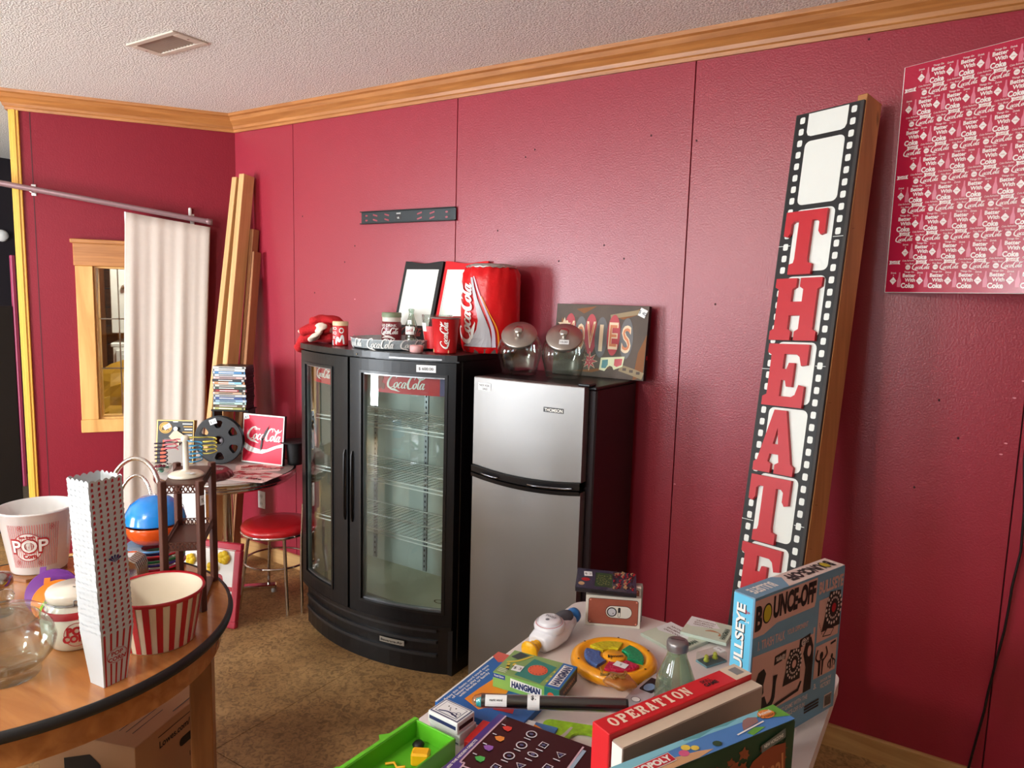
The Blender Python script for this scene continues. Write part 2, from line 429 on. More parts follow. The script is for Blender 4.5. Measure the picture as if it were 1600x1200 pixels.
for x, z in [(4.19, 1.52), (4.17, 1.46), (4.16, 1.3), (4.15, 1.26), (2.99, .96), (1.05, 1.72), (3.86,2.62),(3.82,2.61)]:
    b.ell(lambda u, v, d, x=x, z=z: V(x+u, -.0006-d, z+v), 0, 0, .006, .003, mat('chipped_paint_pink', (214, 130, 140), .7), n=7)
struct(b.build('wall_right'))
# left wall (angled) with its window opening
WO = (.30, .815, .935, 1.872)
b = MB(); LWF = lambda s, t, z: LW(s, t, z)
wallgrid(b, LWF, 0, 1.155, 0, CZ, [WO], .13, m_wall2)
b.box((1.1, 0, 0), (1.104, .0012, CZ), m_groove, fr=LWF)
struct(b.build('wall_left'))
b = MB()
b.box((1.155, -.15, 0), (1.205, .012, CZ-.1), m_ylw, .003, fr=LWF); b.box((1.17, .012, 0), (1.19, .018, CZ-.1), m_ylw, .002, fr=LWF)
b.box((1.10, -.01, 0), (1.155, .006, 0), m_ylw, fr=LWF)
struct(b.build('trim_3'), 'yellow painted casing on the end of the red wall')
# window frame of pine and panes
b = MB()
b.box((.2, 0, 1.872), (.915, .022, 2.01), m_oakx, .004, fr=LWF)
b.box((.19, 0, 2.005), (.925, .045, 2.03), m_oakx, .004, fr=LWF)
b.box((.815, 0, .935), (.908, .02, 1.872), m_pine, .003, fr=LWF)
b.box((.20, 0, .935), (.30, .02, 1.872), m_pine, .003, fr=LWF)
b.box((.2, 0, .855), (.912, .022, .935), m_pine, .003, fr=LWF)
for s in (.30, .805): b.box((s, -.13, .935), (s+.01, 0, 1.872), m_pine, fr=LWF)
for z in (.935, 1.862): b.box((.30, -.13, z), (.815, 0, z+.01), m_pine, fr=LWF)
wf = struct(b.build('window_1'), 'pine framed window in the left wall')
b = MB()
b.box((.31, -.07, .945), (.805, -.066, 1.862), m_pglass, fr=LWF)
b.build('pane', wf)
b = MB()
for z in (1.24, 1.55): b.box((.31, -.066, z), (.805, -.058, z+.008), m_chrome, fr=LWF)
for s in (.69, .5): b.box((s, -.066, .945), (s+.008, -.058, 1.862), m_chrome, fr=LWF)
b.build('glazing_bar', wf)
# room seen through the window
b = MB()
m_panel = wood('brown_plank_wall', (150, 108, 72), (112, 76, 48), (.06, .06, 1), 30, rough=.6, knots=False)
for k in range(20): b.box((-.2, -1.42, k*.145), (1.12, -1.4, k*.145+.138), m_panel, .003, fr=LWF)
b.box((1.10, -1.42, 0), (1.13, -.13, CZ), m_panel, fr=LWF)
b.box((-.22, -1.42, 0), (-.2, -.13, CZ), m_panel, fr=LWF)
for s in (.84, .99): b.box((s-.04, -1.4, 0), (s+.03, -1.36, CZ), m_pine, .003, fr=LWF)
struct(b.build('wall_side'), 'brown plank wall seen through the pine window')
nl = area('nook_fill_light', LW(.35, -.4, 2.6), LW(.6, -1.0, .8), .3, .3, 30, (1, .9, .78))  # unseen fill light added to brighten the space behind the window
# cabinet seen through the window
cb = thing('kitchen_cabinet', 'white kitchen cabinet with drawers seen through the pine window', 'cabinet', LW(.715, -1.09, 0), math.atan2(D.y, D.x))
cfr = lambda x, y, z: V(x, y, z)
m_cab = mat('white_cabinet_paint', (224, 228, 224), .4)
b = MB(); b.box((-.22, -.25, 0), (.12, .28, 1.32), m_cab, .004); b.box((-.24, -.26, 1.32), (.135, .28, 1.35), m_cab, .006); b.build('body', cb)
b = MB(); b.box((-.22, -.25, 1.42), (.13, .22, 2.2), m_cab, .004); b.build('upper_body', cb)
# N direction is local: rotate so that local -y/+y matches; faces toward the window
def cabfront(z0, z1, door=False):
    q = MB(); q.box((-.2, .28, z0), (.1, .297, z1), m_cab, .003)
    q.box((-.17, .296, z0+.03), (.07, .302, z1-.03), m_cab, .004)
    o = q.build('cabinet_door' if door else 'drawer', cb)
    h = MB(); zc = (z0+z1)/2
    h.tube([(-.09, .302, zc), (-.09, .325, zc), (-.01, .325, zc), (-.01, .302, zc)], .006, m_chrome)
    h.build('handle', o)
for z0, z1 in ((1.08, 1.3), (.85, 1.07), (.62, .84)): cabfront(z0, z1)
q = MB(); q.box((-.2, .2, 1.45), (.08, .217, 2.17), m_cab, .003); o = q.build('cabinet_door', cb)
h = MB(); h.lathe([(.0, 0), (.02, .004), (.016, .02), (0, .024)], m_chrome, fr=lambda x, y, z: V(.04+x, .217+z, 1.75+y), n=12); h.build('knob', o)
cl = MB()
m_gold = mat('gold_crumpled_fabric', (176, 132, 30), .35, var=.2, vs=20)
g = []
for i in range(13):
    for j in range(9):
        g.append(LW(.12+i*.078, -.62+j*.03+.015*sin(i*2.1+j), 1.22-.05*j-.12*abs(i-8)/9+.03*sin(i*1.7)*cos(j*1.9)))
cl.add(g, [[i*9+j, i*9+j+1, i*9+j+10, i*9+j+9] for i in range(12) for j in range(8)], m_gold)
cl.box((.1, -.66, 0), (1.0, -.34, .8), m_gold, .02, fr=LWF)
tag(cl.build('gold_blanket', solid=.004), 'gold crumpled fabric seen low through the pine window', 'blanket')

# hall beyond the wall end, rear and other walls
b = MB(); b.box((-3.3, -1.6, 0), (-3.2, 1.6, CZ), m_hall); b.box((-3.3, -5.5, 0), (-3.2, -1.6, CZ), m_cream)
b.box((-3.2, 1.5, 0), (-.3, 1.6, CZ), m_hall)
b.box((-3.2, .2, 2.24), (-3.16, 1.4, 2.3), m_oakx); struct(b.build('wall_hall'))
b = MB(); b.box((6.6, -5.5, 0), (6.7, .1, CZ), m_cream); struct(b.build('wall_far_right'))
b = MB(); wallgrid(b, lambda x, y, z: V(x, YR+y, z), -3.3, 6.7, 0, CZ, WINS, .12, m_cream); struct(b.build('wall_rear'))
for k, (x0, x1, z0, z1) in enumerate(WINS):
    b = MB()
    for q in ((x0-.07, z0-.07, x1+.07, z0), (x0-.07, z1, x1+.07, z1+.07), (x0-.07, z0, x0, z1), (x1, z0, x1+.07, z1)):
        b.box((q[0], YR, q[1]), (q[2], YR+.02, q[3]), m_oakx, .003)
    o = struct(b.build('window_%d' % (k+2)))
    b = MB(); z = z0+.02
    while z < z1-.02:
        b.box((x0+.01, YR-.045, z), (x1-.01, YR-.012, z+.003), m_white); z += .042
    b.build('blind', o)
b = MB(); b.box((-.2, -4.36, 0), (6.6, -4.26, 1.12), m_cream); b.box((-.23, -4.42, 1.12), (6.6, -4.2, 1.15), m_oakx, .004); struct(b.build('light_block_half_wall'), 'unseen half wall added to block low window light')  # unseen half wall, added to keep window light off the lower wall
# floor: bare wood sheets
m = bpy.data.materials.new('bare_subfloor'); m.use_nodes = True; nt = m.node_tree; L = nt.links.new; bs = nt.nodes['Principled BSDF']
tc = nt.nodes.new('ShaderNodeTexCoord')
n1 = nt.nodes.new('ShaderNodeTexNoise'); n1.inputs['Scale'].default_value = 2.2; n1.inputs['Detail'].default_value = 6
n2 = nt.nodes.new('ShaderNodeTexNoise'); n2.inputs['Scale'].default_value = 38; n2.inputs['Detail'].default_value = 6; n2.inputs['Distortion'].default_value = 1.5
for n in (n1, n2): L(tc.outputs['Object'], n.inputs['Vector'])
ra = nt.nodes.new('ShaderNodeValToRGB'); e = ra.color_ramp.elements; e[0].position = .35; e[0].color = rgb((150, 112, 66)); e[1].position = .68; e[1].color = rgb((206, 166, 110))
L(n1.outputs['Fac'], ra.inputs[0])
rb = nt.nodes.new('ShaderNodeValToRGB'); e = rb.color_ramp.elements; e[0].position = .36; e[0].color = (.42, .4, .38, 1); e[1].position = .58; e[1].color = (1, 1, 1, 1)
L(n2.outputs['Fac'], rb.inputs[0])
mx = nt.nodes.new('ShaderNodeMix'); mx.data_type = 'RGBA'; mx.blend_type = 'MULTIPLY'; mx.inputs[0].default_value = .8
L(ra.outputs[0], mx.inputs[6]); L(rb.outputs[0], mx.inputs[7]); L(mx.outputs[2], bs.inputs['Base Color']); bs.inputs['Roughness'].default_value = .6
m_floor = m
b = MB(); xs = [-3.2, -.7, .5, 1.72, 2.94, 4.16, 5.38, 6.6]; ys = [-5.4, -4.6, -3.1, -1.42, .1, 1.5]
for i in range(len(xs)-1):
    for j in range(len(ys)-1):
        b.box((xs[i]+.0015, ys[j]+.0015, -.02), (xs[i+1]-.0015, ys[j+1]-.0015, 0), m_floor)
b.box((-3.3, -5.5, -.06), (6.7, 1.6, -.02), mat('floor_gap_dark', (40, 26, 16), .9))
struct(b.build('floor'))
b = MB(); b.box((-3.19, -1.9, 0), (-2.0, 1.49, .012), mat('hall_carpet', (120, 104, 84), .95, var=.3, vs=80, bump=.5, bs=200))
b.box((-2.0, -1.9, 0), (-1.93, 1.49, .016), m_base); tag(b.build('carpet'), 'beige carpet in the dark hall beyond the wall end', 'carpet')
# ceiling: sprayed texture
m = bpy.data.materials.new('sprayed_ceiling'); m.use_nodes = True; nt = m.node_tree; L = nt.links.new; bs = nt.nodes['Principled BSDF']
tc = nt.nodes.new('ShaderNodeTexCoord'); vo = nt.nodes.new('ShaderNodeTexNoise'); vo.inputs['Scale'].default_value = 125; vo.inputs['Detail'].default_value = 3
L(tc.outputs['Object'], vo.inputs['Vector'])
ra = nt.nodes.new('ShaderNodeValToRGB'); e = ra.color_ramp.elements; e[0].position = .38; e[0].color = rgb((200, 196, 190)); e[1].position = .56; e[1].color = rgb((250, 249, 246))
L(vo.outputs['Fac'], ra.inputs[0]); L(ra.outputs[0], bs.inputs['Base Color']); bs.inputs['Roughness'].default_value = .85
bp = nt.nodes.new('ShaderNodeBump'); bp.inputs['Strength'].default_value = .8; bp.inputs['Distance'].default_value = .012
L(vo.outputs['Fac'], bp.inputs['Height']); L(bp.outputs['Normal'], bs.inputs['Normal'])
b = MB(); b.box((-3.3, -5.5, CZ), (6.7, 1.6, CZ+.1), m); struct(b.build('ceiling'))
# crown moulding, mitred round the corner and the wall end
def sweep(prof, path, m, closed=False):
    b = MB(); n = len(prof); vs = []
    P = [V(*p, 0) for p in path]
    for i, p in enumerate(P):
        ns = []
        if i > 0: d = (P[i]-P[i-1]).normalized(); ns.append(V(-d.y, d.x, 0))
        if i < len(P)-1: d = (P[i+1]-P[i]).normalized(); ns.append(V(-d.y, d.x, 0))
        nn = ns[0] if len(ns) == 1 else (ns[0]+ns[1])/(1+ns[0].dot(ns[1]))
        for o, z in prof: vs.append(p+nn*o+V(0, 0, z))
    fs = []
    for i in range(len(P)-1):
        for k in range(n):
            l = (k+1) % n; fs.append([i*n+k, i*n+l, (i+1)*n+l, (i+1)*n+k])
    b.add(vs, fs, m); return b
CP = [(0, 2.738), (.012, 2.738), (.014, 2.752), (.02, 2.757), (.024, 2.772), (.04, 2.79), (.052, 2.80), (.062, 2.818), (.074, 2.824), (.076, 2.84), (0, 2.84)]
e1 = D*1.208; e2 = e1-N*.16
struct(sweep(CP, [(0, 0), (e1.x, e1.y), (e2.x, e2.y), ((e2-D*.5).x, (e2-D*.5).y)], m_oakx).build('trim_1'), 'oak crown moulding along the top of the left wall')
struct(sweep(CP, [(6.6, 0), (0, 0)], m_oakx).build('trim_2'), 'oak crown moulding along the top of the long red wall')
BP = [(0, 0), (.016, 0), (.016, .085), (.01, .09), (0, .09)]
struct(sweep(BP, [(6.6, 0), (0, 0)], m_base).build('baseboard_right'))
struct(sweep(BP, [(0, 0), ((D*1.15).x, (D*1.15).y)], m_base).build('baseboard_left'))
# round white fitting and pink strip in the dark hall
b = MB(); b.lathe([(0, .03), (.035, .028), (.05, .015), (.052, 0)], m_white, fr=lambda x, y, z: V(-3.2+z, -.03+x, 2.17+y), n=24)
tag(b.build('wall_speaker'), 'small round white fitting high on the dark hall wall', 'wall fitting')
b = MB(); b.box((-1.62, -.637, .31), (-1.59, -.612, 1.95), mat('pink_door_edge', (150, 50, 84), .5), .004)
b.box((-1.62, -1.1, .0), (-1.6, -.64, 1.6), m_blackm, .004)
tag(b.build('leaning_panel'), 'dark panel with a pink edge standing in the hall behind the yellow casing', 'panel')

# ---------------------------------------------------------------- ceiling vent
t = thing('ceiling_vent', 'small metal air register set in the textured ceiling', 'air vent', (.884, -1.0, CZ), .0)
m_vent = mat('almond_metal', (206, 194, 180), .45)
b = MB()
for q in ((-.18, -.085, .18, -.058), (-.18, .058, .18, .085), (-.18, -.058, -.135, .058), (.135, -.058, .18, .058)):
    b.box((q[0], q[1], -.008), (q[2], q[3], 0), m_vent, .002)
for x, y in ((-.16, 0), (.16, 0)): b.ell(lambda u, v, d: V(u, v, -.009-d), x, y, .005, .005, mat('rusty_screw', (110, 60, 40), .6))
b.build('frame', t)
b = MB()
for k in range(12):
    x = -.128+k*.0232
    b.add([(x, -.056, -.006), (x+.012, -.056, .012), (x+.012, .056, .012), (x, .056, -.006)], [[0, 1, 2, 3]], m_vent)
b.build('louver', t, solid=.0015)
b = MB(); b.box((-.135, -.058, -.0005), (.135, .058, 0), mat('vent_dark', (60, 52, 46), .8)); b.build('backing', t)

# ---------------------------------------------------------------- curtain rod and curtain
rA = LW(1.62, .085, 2.366); rB = LW(.142, .085, 2.168)
t = thing('curtain_rod', 'mauve grey metal curtain rod sloping across the left wall', 'curtain rod', rB)
m_rod = mat('mauve_metal', (150, 120, 124), .35, metal=.4)
b = MB(); b.tube([(0, 0, 0), rA-rB], .0165, m_rod, 16); b.build('pole', t)
b = MB(); b.lathe([(0, -.002), (.019, 0), (.019, .03), (.0165, .034)], m_rod, n=14, fr=lambda x, y, z: ((rA-rB).normalized()*z+V(0, 0, y)+N*x)); b.build('end_cap', t)
for s in (.26, 1.1):
    p = rB+(rA-rB)*((s-.142)/1.478)-rB
    q = MB(); fb = lambda a, c, e, p=p: p+D*a+N*c+V(0, 0, e)
    q.box((-.012, -.085, -.03), (.012, -.079, .035), m_white, .002, fr=fb); q.box((-.006, -.08, -.019), (.006, .0, -.013), m_chrome, .001, fr=fb)
    q.build('bracket', t)
b = MB(); b.box((.262, 0, 2.20), (.28, .03, 2.255), m_white, .005, fr=LWF)
tag(b.build('wall_hook'), 'tiny white plastic hook above the right end of the curtain rod', 'hook')
b = MB(); nu, nv = 60, 30; vs = []
for j in range(nv+1):
    f = j/nv; z = 2.185-.03+.0*f
    sl, sr = .625+.075*f, .155+.09*f
    for i in range(nu+1):
        g = i/nu; s = sr+(sl-sr)*g
        zt = 2.135+(s-.142)*.134
        amp = .004+.011*min(1, f*2)
        wv = sin(g*21+1.2)*.5+sin(g*43+f*.8)*.28*(1-f*.5)+sin(g*9-.6)*.5
        if g < .2: wv += .6*sin(g/.2*PI)
        vs.append(LW(s, .085+wv*amp, zt-f*(zt-.2)))
b.add(vs, [[j*(nu+1)+i, j*(nu+1)+i+1, (j+1)*(nu+1)+i+1, (j+1)*(nu+1)+i] for j in range(nv) for i in range(nu)], mat('cream_linen', (204, 190, 178), .85, var=.04, vs=40, bump=.15, bs=300), True)
b.add([LW(.628+.0*k, .085-.002*k, 2.2-.09*k) for k in range(2)]+[LW(.62, .085, 2.11), LW(.62, .087, 2.2)], [[0, 1, 2, 3]], m_white)
t = tag(b.build('curtain', solid=.002), 'cream cotton curtain panel hanging from the sloping rod over the window', 'curtain')

# ---------------------------------------------------------------- lumber in the corner
def board(name, p0, p1, wd, th, m, label, tw=0):
    p0, p1 = Vector(p0), Vector(p1); ax = (p1-p0).normalized()
    x = V(cos(tw), sin(tw), 0); x = (x-ax*x.dot(ax)).normalized(); y = ax.cross(x)
    b = MB(); L_ = (p1-p0).length
    b.box((-wd/2, -th/2, 0), (wd/2, th/2, L_), m, .0025)
    o = b.build(name)
    mm = Matrix((x, y, ax)).transposed().to_4x4(); mm.translation = p0; o.matrix_world = mm
    return tag(o, label, 'lumber')
board('wood_board', (.135, -.43, 0), (.118, -.062, 2.44), .04, .08, m_lumber, 'shorter of the two pale boards leaning in the corner, on the left', .1)
board('wood_board', (.195, -.37, 0), (.19, -.06, 2.455), .042, .086, m_lumber, 'tallest pale board leaning in the corner, in front of the others', .1)
board('wood_board', (.168, -.235, 0), (.215, -.03, 2.13), .034, .05, m_lumberd, 'darker board behind the tallest pale board in the corner', .1)
board('wood_board', (.245, -.27, 0), (.235, -.05, 1.83), .016, .06, m_lumberd, 'thin dark board beside the darker boards in the corner', .1)
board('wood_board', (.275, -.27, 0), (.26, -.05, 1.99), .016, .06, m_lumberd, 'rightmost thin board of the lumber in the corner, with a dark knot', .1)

# ---------------------------------------------------------------- outlet, wall mount, cord
t = thing('wall_outlet', 'white double electric outlet low on the red wall by the stool', 'outlet', (.21, 0, .39))
b = MB(); b.box((-.035, -.006, -.057), (.035, 0, .057), m_white, .002)
fr = flat((0, -.0062, 0), (1, 0, 0), (0, 0, 1))
b.build('cover_plate', t)
for z in (-.025, .025):
    b = MB(); b.ell(fr, 0, z, .016, .015, mat('outlet_face', (214, 214, 210), .4))
    for x in (-.006, .006): b.rect(fr, x-.001, z-.004, x+.001, z+.005, m_inkb, .0012)
    b.build('socket', t)
t = thing('television_mount', 'black slotted metal bracket screwed to the long wall above the drinks cooler', 'wall mount', (1.44, 0, 2.17))
b = MB(); b.box((-.33, -.012, -.034), (.33, -.008, .034), mat('dark_steel', (52, 56, 58), .4, metal=.6), .0015)
for z in (-.034, .030): b.box((-.33, -.026, z), (.33, -.008, z+.005), m_blackm, .001)
fr = flat((0, -.0125, 0), (1, 0, 0), (0, 0, 1))
for sx, sl in ((-.225, -1), (-.14, -1), (.09, 1), (.175, 1)):
    for z in (-.014, .012):
        b.poly([(sx-.016, z-.004*sl-.004), (sx+.016, z+.004*sl-.004), (sx+.016, z+.004*sl+.004), (sx-.016, z-.004*sl+.004)], fr, m_wall, .0004)
for sx in (-.29, .27):
    for z in (-.014, .012): b.ell(fr, sx, z, .009, .005, m_wall, .0004, n=12); b.ell(fr, sx+.018 if sx > 0 else sx-.018, z+.002, .007, .007, m_inkb, .0005, n=12)
b.text(fr, 'SANUS', -.055, .017, .007, m_inkw, bold=.03); b.rect(fr, -.078, -.02, -.034, .008, m_inkb); b.text(fr, 'UL', -.056, -.006, .009, m_inkw, d=.0014)
b.build('rail', t)
for x in (-.3, .3): b = MB(); b.box((x-.01, -.009, -.01), (x+.01, 0, .01), m_blackm); b.build('spacer', t)
b = MB(); pts = [(4.216, 1.249), (4.232, 1.08), (4.236, .935), (4.223, .80), (4.221, .73), (4.216, .639), (4.203, .526), (4.19, .40), (4.185, .328), (4.165, .16), (4.15, .02), (4.16, .012)]
cu = []
for i in range(len(pts)-1):
    for k in range(4):
        f = k/4; cu.append((pts[i][0]*(1-f)+pts[i+1][0]*f, -.02, pts[i][1]*(1-f)+pts[i+1][1]*f))
cu.insert(0, (4.212, -.02, 1.42)); b.tube(cu, .0042, m_black, 8)
tag(b.build('power_cord'), 'black cord hanging down the red wall right of the games table', 'cord')

# ---------------------------------------------------------------- leaning theatre sign
o0 = V(3.4767, -.6026, 0); uu = V(.0221, .1739, .9845).normalized(); rx = V(.9396, -.3401, .039).normalized(); nn = rx.cross(uu)
t = thing('theatre_sign', 'tall wooden film strip sign with raised red letters spelling THEATRE', 'sign', o0)
SF = lambda a, c, d=0: rx*a+uu*c+nn*d
BX = lambda x, y, z: rx*x+uu*z-nn*y          # x across, y back, z up
m_sgnb = mat('film_strip_black', (24, 24, 25), .55)
m_sgnw = mat('film_cell_white', (232, 236, 230), .5, var=.02)
hw = .125; top = 2.521
b = MB(); b.box((-hw, 0, 0), (hw, .012, top-.03), mat('sign_panel_edge', (58, 54, 52), .7), .001, fr=BX)
bd = [2.66, 2.391, 2.139, 1.896, 1.660, 1.424, 1.186, .941, .70, .46, .22]
def rrect(x0, y0, x1, y1, r, n=4):
    out = []
    for cx, cy, a in ((x1-r, y1-r, 0), (x0+r, y1-r, 90), (x0+r, y0+r, 180), (x1-r, y0+r, 270)):
        for k in range(n+1):
            an = math.radians(a+90*k/n); out.append((cx+r*cos(an), cy+r*sin(an)))
    return out
fr = lambda a, c, d=0: SF(a, c, d)
b.rect(fr, -hw+.004, .002, hw-.012, top-.034, m_sgnb, .0006)
for i in range(len(bd)-1):
    y1, y0 = min(bd[i]-.009, top-.036), bd[i+1]+.009
    if i == 0: b.poly([(-.074, y1), (-.074, y0+.018), (-.068, y0+.005), (-.056, y0), (.056, y0), (.068, y0+.005), (.074, y0+.018), (.074, y1)], fr, m_sgnw, .0012)
    else: b.poly(rrect(-.074, y0, .074, y1, .02), fr, m_sgnw, .0012)
z = .03
while z < top-.05:
    for x in (-.096, .094): b.poly(rrect(x-.0095, z, x+.0095, z+.024, .005, 2), fr, m_sgnw, .0012)
    z += .0425
for z in (2.0, 1.55, 1.0, .5):
    b.rect(fr, -hw, z, -.078, z+.002, m_sgnw, .0014); b.rect(fr, .078, z+.02, hw-.01, z+.022, m_sgnw, .0014)
b.build('film_panel', t)
b = MB(); m_sw = wood('sign_side_pine', (196, 136, 82), (158, 104, 58), (1, 1, .1), 16, rough=.6)
b.box((hw-.032, .012, .008), (hw+.002, .118, top-.004), m_sw, .002, fr=BX); b.build('side_board', t)
b = MB(); b.box((-hw, .012, 0), (-hw+.032, .105, top-.04), m_sw, .002, fr=BX); b.build('side_board', t)
b = MB(); b.box((-hw+.03, .012, top-.055), (hw-.032, .10, top-.03), m_sw, .002, fr=BX); b.build('top_board', t)
m_let = mat('letter_red', (190, 28, 40), .45)
letters = [('T', 3), ('H', 4), ('E', 5), ('A', 6), ('T', 7), ('R', 8), ('E', 9)]
letters = list(zip('THEATER', range(2, 9)))
for ch, i in letters:
    y0, y1 = bd[i+1]-.004, bd[i]-.018
    b = MB(); wd = .155 if ch != 'H' else .175; x0 = -.1 if ch != 'H' else -.105
    b.poly([[(x0+p[0]*wd, y0+p[1]*(y1-y0)) for p in l] for l in SLAB[ch]], fr, m_let, .002, .014)
    o = b.build('letter', t)
for z, x in ((1.1, .122), (2.05, .122), (.95, .122), (1.45, .122), (.62, .122)): b = MB(); b.tube([BX(x-.004, .03, z), BX(x+.014, .028, z+.002)], .0012, m_chrome, 5); b.build('nail', t)

# ---------------------------------------------------------------- poster panel
pd = V(.905, -.426, 0).normalized()
t = thing('patterned_panel', 'glossy red panel printed all over with white soda logos, angled off the wall', 'poster', V(3.745, -.035, 1.81))
PN = V(0, 0, 1); pn = pd.cross(PN)
PF = lambda a, c, d=0: pd*a+PN*c+pn*d
W_, H_ = .62, .785
m_post = mat('glossy_pattern_red', (176, 28, 60), .22, coat=.6, var=.05, vs=4)
m_pw = mat('pattern_white', (236, 226, 222), .25, coat=.5, var=.02)
b = MB(); b.box((0, .002, 0), (W_, .02, H_), m_white, .001, fr=lambda x, y, z: PF(x, z, -y)); b.build('board', t)
b = MB(); b.rect(PF, .004, .002, W_, H_-.002, m_post, 0)
cw, chh = .094, .099
for row in range(9):
    off = -(row % 3)*.034-.02
    for col in range(7):
        x = off+col*cw; y = H_-.005-row*chh-.045
        def inside(a0, a1, z=y): return a0 > .006 and a1 < W_-.004 and z > .02
        if inside(x, x+.026) and y-.02 > .0: # bottle
            b.poly([(x+.006, y-.022), (x+.018, y-.022), (x+.019, y), (x+.015, y+.014), (x+.014, y+.03), (x+.010, y+.03), (x+.009, y+.014), (x+.005, y)], PF, m_pw if 0 else mat('pattern_pink', (214, 120, 140), .25, coat=.5), .0006)
        if inside(x+.022, x+.07) and y-.02 > 0:
            b.text(PF, 'Things Go', x+.045, y+.031, .006, m_pw, d=.0006, bold=.01); b.text(PF, 'Better', x+.046, y+.019, .0125, m_pw, d=.0006, bold=.03)
            b.text(PF, 'With', x+.05, y+.003, .0125, m_pw, d=.0006, bold=.03); b.text(PF, 'Coke', x+.043, y-.016, .017, m_pw, d=.0006, bold=.04, w=.047)
        if inside(x+.072, x+.096) and y > .015:
            b.poly([(x+.072, y), (x+.084, y-.014), (x+.096, y), (x+.084, y+.014)], PF, m_pw, .0006); b.text(PF, 'Coke', x+.084, y, .004, m_inkr, d=.0009)
            b.text(PF, 'Drink', x+.084, y+.028, .006, m_pw, d=.0006, bold=.01); b.text(PF, 'it', x+.084, y+.02, .005, m_pw, d=.0006, bold=.01)
        y2 = y-.034; x2 = x+.03
        if inside(x2, x2+.04, y2):
            b.poly([(x2, y2-.007), (x2+.01, y2-.0055), (x2+.03, y2-.0055), (x2+.04, y2-.007), (x2+.037, y2), (x2+.04, y2+.007), (x2+.03, y2+.0055), (x2+.01, y2+.0055), (x2, y2+.007), (x2+.003, y2)], PF, m_pw, .0006)
            b.logo(PF, x2+.02, y2, .026, m_inkr, .0009, n=2)
        if inside(x2-.05, x2, y2): b.text(PF, 'Coke Refreshes', x2-.026, y2+.006, .006, m_pw, d=.0006, bold=0, shear=.2, w=.042); b.text(PF, 'You Best', x2-.022, y2-.005, .006, m_pw, d=.0006, bold=0, shear=.2)
        y3 = y-.052; x3 = x+.005
        if inside(x3-.009, x3+.009, y3): b.ell(PF, x3, y3, .0088, .0088, m_pw, .0006, n=18); b.text(PF, 'Coke', x3, y3, .004, m_inkr, d=.0009)
        if inside(x3+.014, x3+.072, y3): b.logo(PF, x3+.043, y3, .064, m_pw, .0006, n=3)
b.build('printed_face', t)
# ================================================================ drinks cooler
t = thing('drinks_cooler', 'black two-door glass drinks cooler with a curved front', 'drinks cooler', (1.65, 0, 0))
RF = 1.081
def yf(x): return -.605+RF-math.sqrt(RF*RF-x*x)
def cbox(mb, x0, x1, z0, z1, d0, d1, m, n=10, fr=None):
    """box bent along the bowed front; d = depth behind the front line"""
    vs = []; fs = []
    for i in range(n+1):
        x = x0+(x1-x0)*i/n; y = yf(x)
        vs += [(x, y+d0, z0), (x, y+d0, z1), (x, y+d1, z1), (x, y+d1, z0)]
    for i in range(n):
        a = 4*i
        for k in range(4): fs.append([a+k, a+4+k, a+4+(k+1) % 4, a+(k+1) % 4])
    mb.add(vs, fs, m, False); mb.add(vs[:4], [[3, 2, 1, 0]], m); mb.add(vs[-4:], [[0, 1, 2, 3]], m)
m_frame = mat('door_frame_black', (13, 14, 17), .36, spec=.35)
m_liner = mat('cooler_liner_grey', (186, 190, 182), .5, var=.1, vs=5)
b = MB()
b.box((.45, -.44, .06), (.495, -.02, 1.468), m_black, .004); b.box((-.495, -.44, .06), (-.45, -.02, 1.468), m_black, .004)
b.box((-.45, -.06, .06), (.45, -.02, 1.468), m_black); b.box((-.45, -.44, .06), (.45, -.06, .24), m_black); b.box((-.45, -.44, 1.43), (.45, -.06, 1.468), m_black)
cbox(b, -.49, .49, .225, .245, .03, .18, m_black); cbox(b, -.49, .49, 1.45, 1.468, .03, .18, m_black)
cbox(b, .455, .492, .24, 1.46, .035, .12, m_black, 2); cbox(b, -.492, -.455, .24, 1.46, .035, .12, m_black, 2)
b.build('body', t)
b = MB(); li = -.445
b.box((li, -.075, .25), (.445, -.062, 1.43), m_liner); b.box((li, -.45, .25), (li+.01, -.07, 1.43), m_liner); b.box((.435, -.45, .25), (.445, -.07, 1.43), m_liner)
b.box((li, -.45, .24), (.445, -.07, .262), mat('cooler_floor_cream', (200, 196, 172), .45)); b.box((li, -.45, 1.42), (.445, -.07, 1.43), m_liner)
for x in (-.36, 0, .36):
    b.box((x-.012, -.082, .27), (x+.012, -.072, 1.41), m_steel)
    z = .29
    while z < 1.4: b.box((x-.003, -.084, z), (x+.003, -.081, z+.012), m_inkb); z += .03
fr = flat((.3, -.25, .2635), (1, 0, 0), (0, 1, 0))
b.ell(fr, 0, -.08, .03, .02, mat('rust_ring', (98, 80, 52), .8), inner=.75, n=20); b.poly([(-.02, .05), (.03, .04), (.035, .055), (-.01, .06)], fr, mat('rust_ring', (98, 80, 52)), .0006)
b.rect(fr, -.12, .155, .12, .163, mat('rust_ring', (98, 80, 52)), .0006)
b.build('interior', t)
b = MB(); cbox(b, -.028, .006, .24, 1.46, .03, .07, m_black, 2); b.build('mullion', t)
for z in (.60, .86, 1.13):
    b = MB()
    for k in range(27):
        x = -.42+k*.0323; b.tube([(x, -.44, z), (x, -.09, z)], .0018, m_white, 5, caps=False)
    for y in (-.445, -.27, -.09): b.tube([(-.43, y, z), (.43, y, z)], .0035, m_white, 6)
    b.tube([(-.43, -.447, z-.018), (.43, -.447, z-.018)], .0035, m_white, 6)
    b.build('wire_shelf', t)
b = MB()  # printed header strips inside the glass
frh = lambda u, v, d: V(u, yf(u)+.052-d, v)
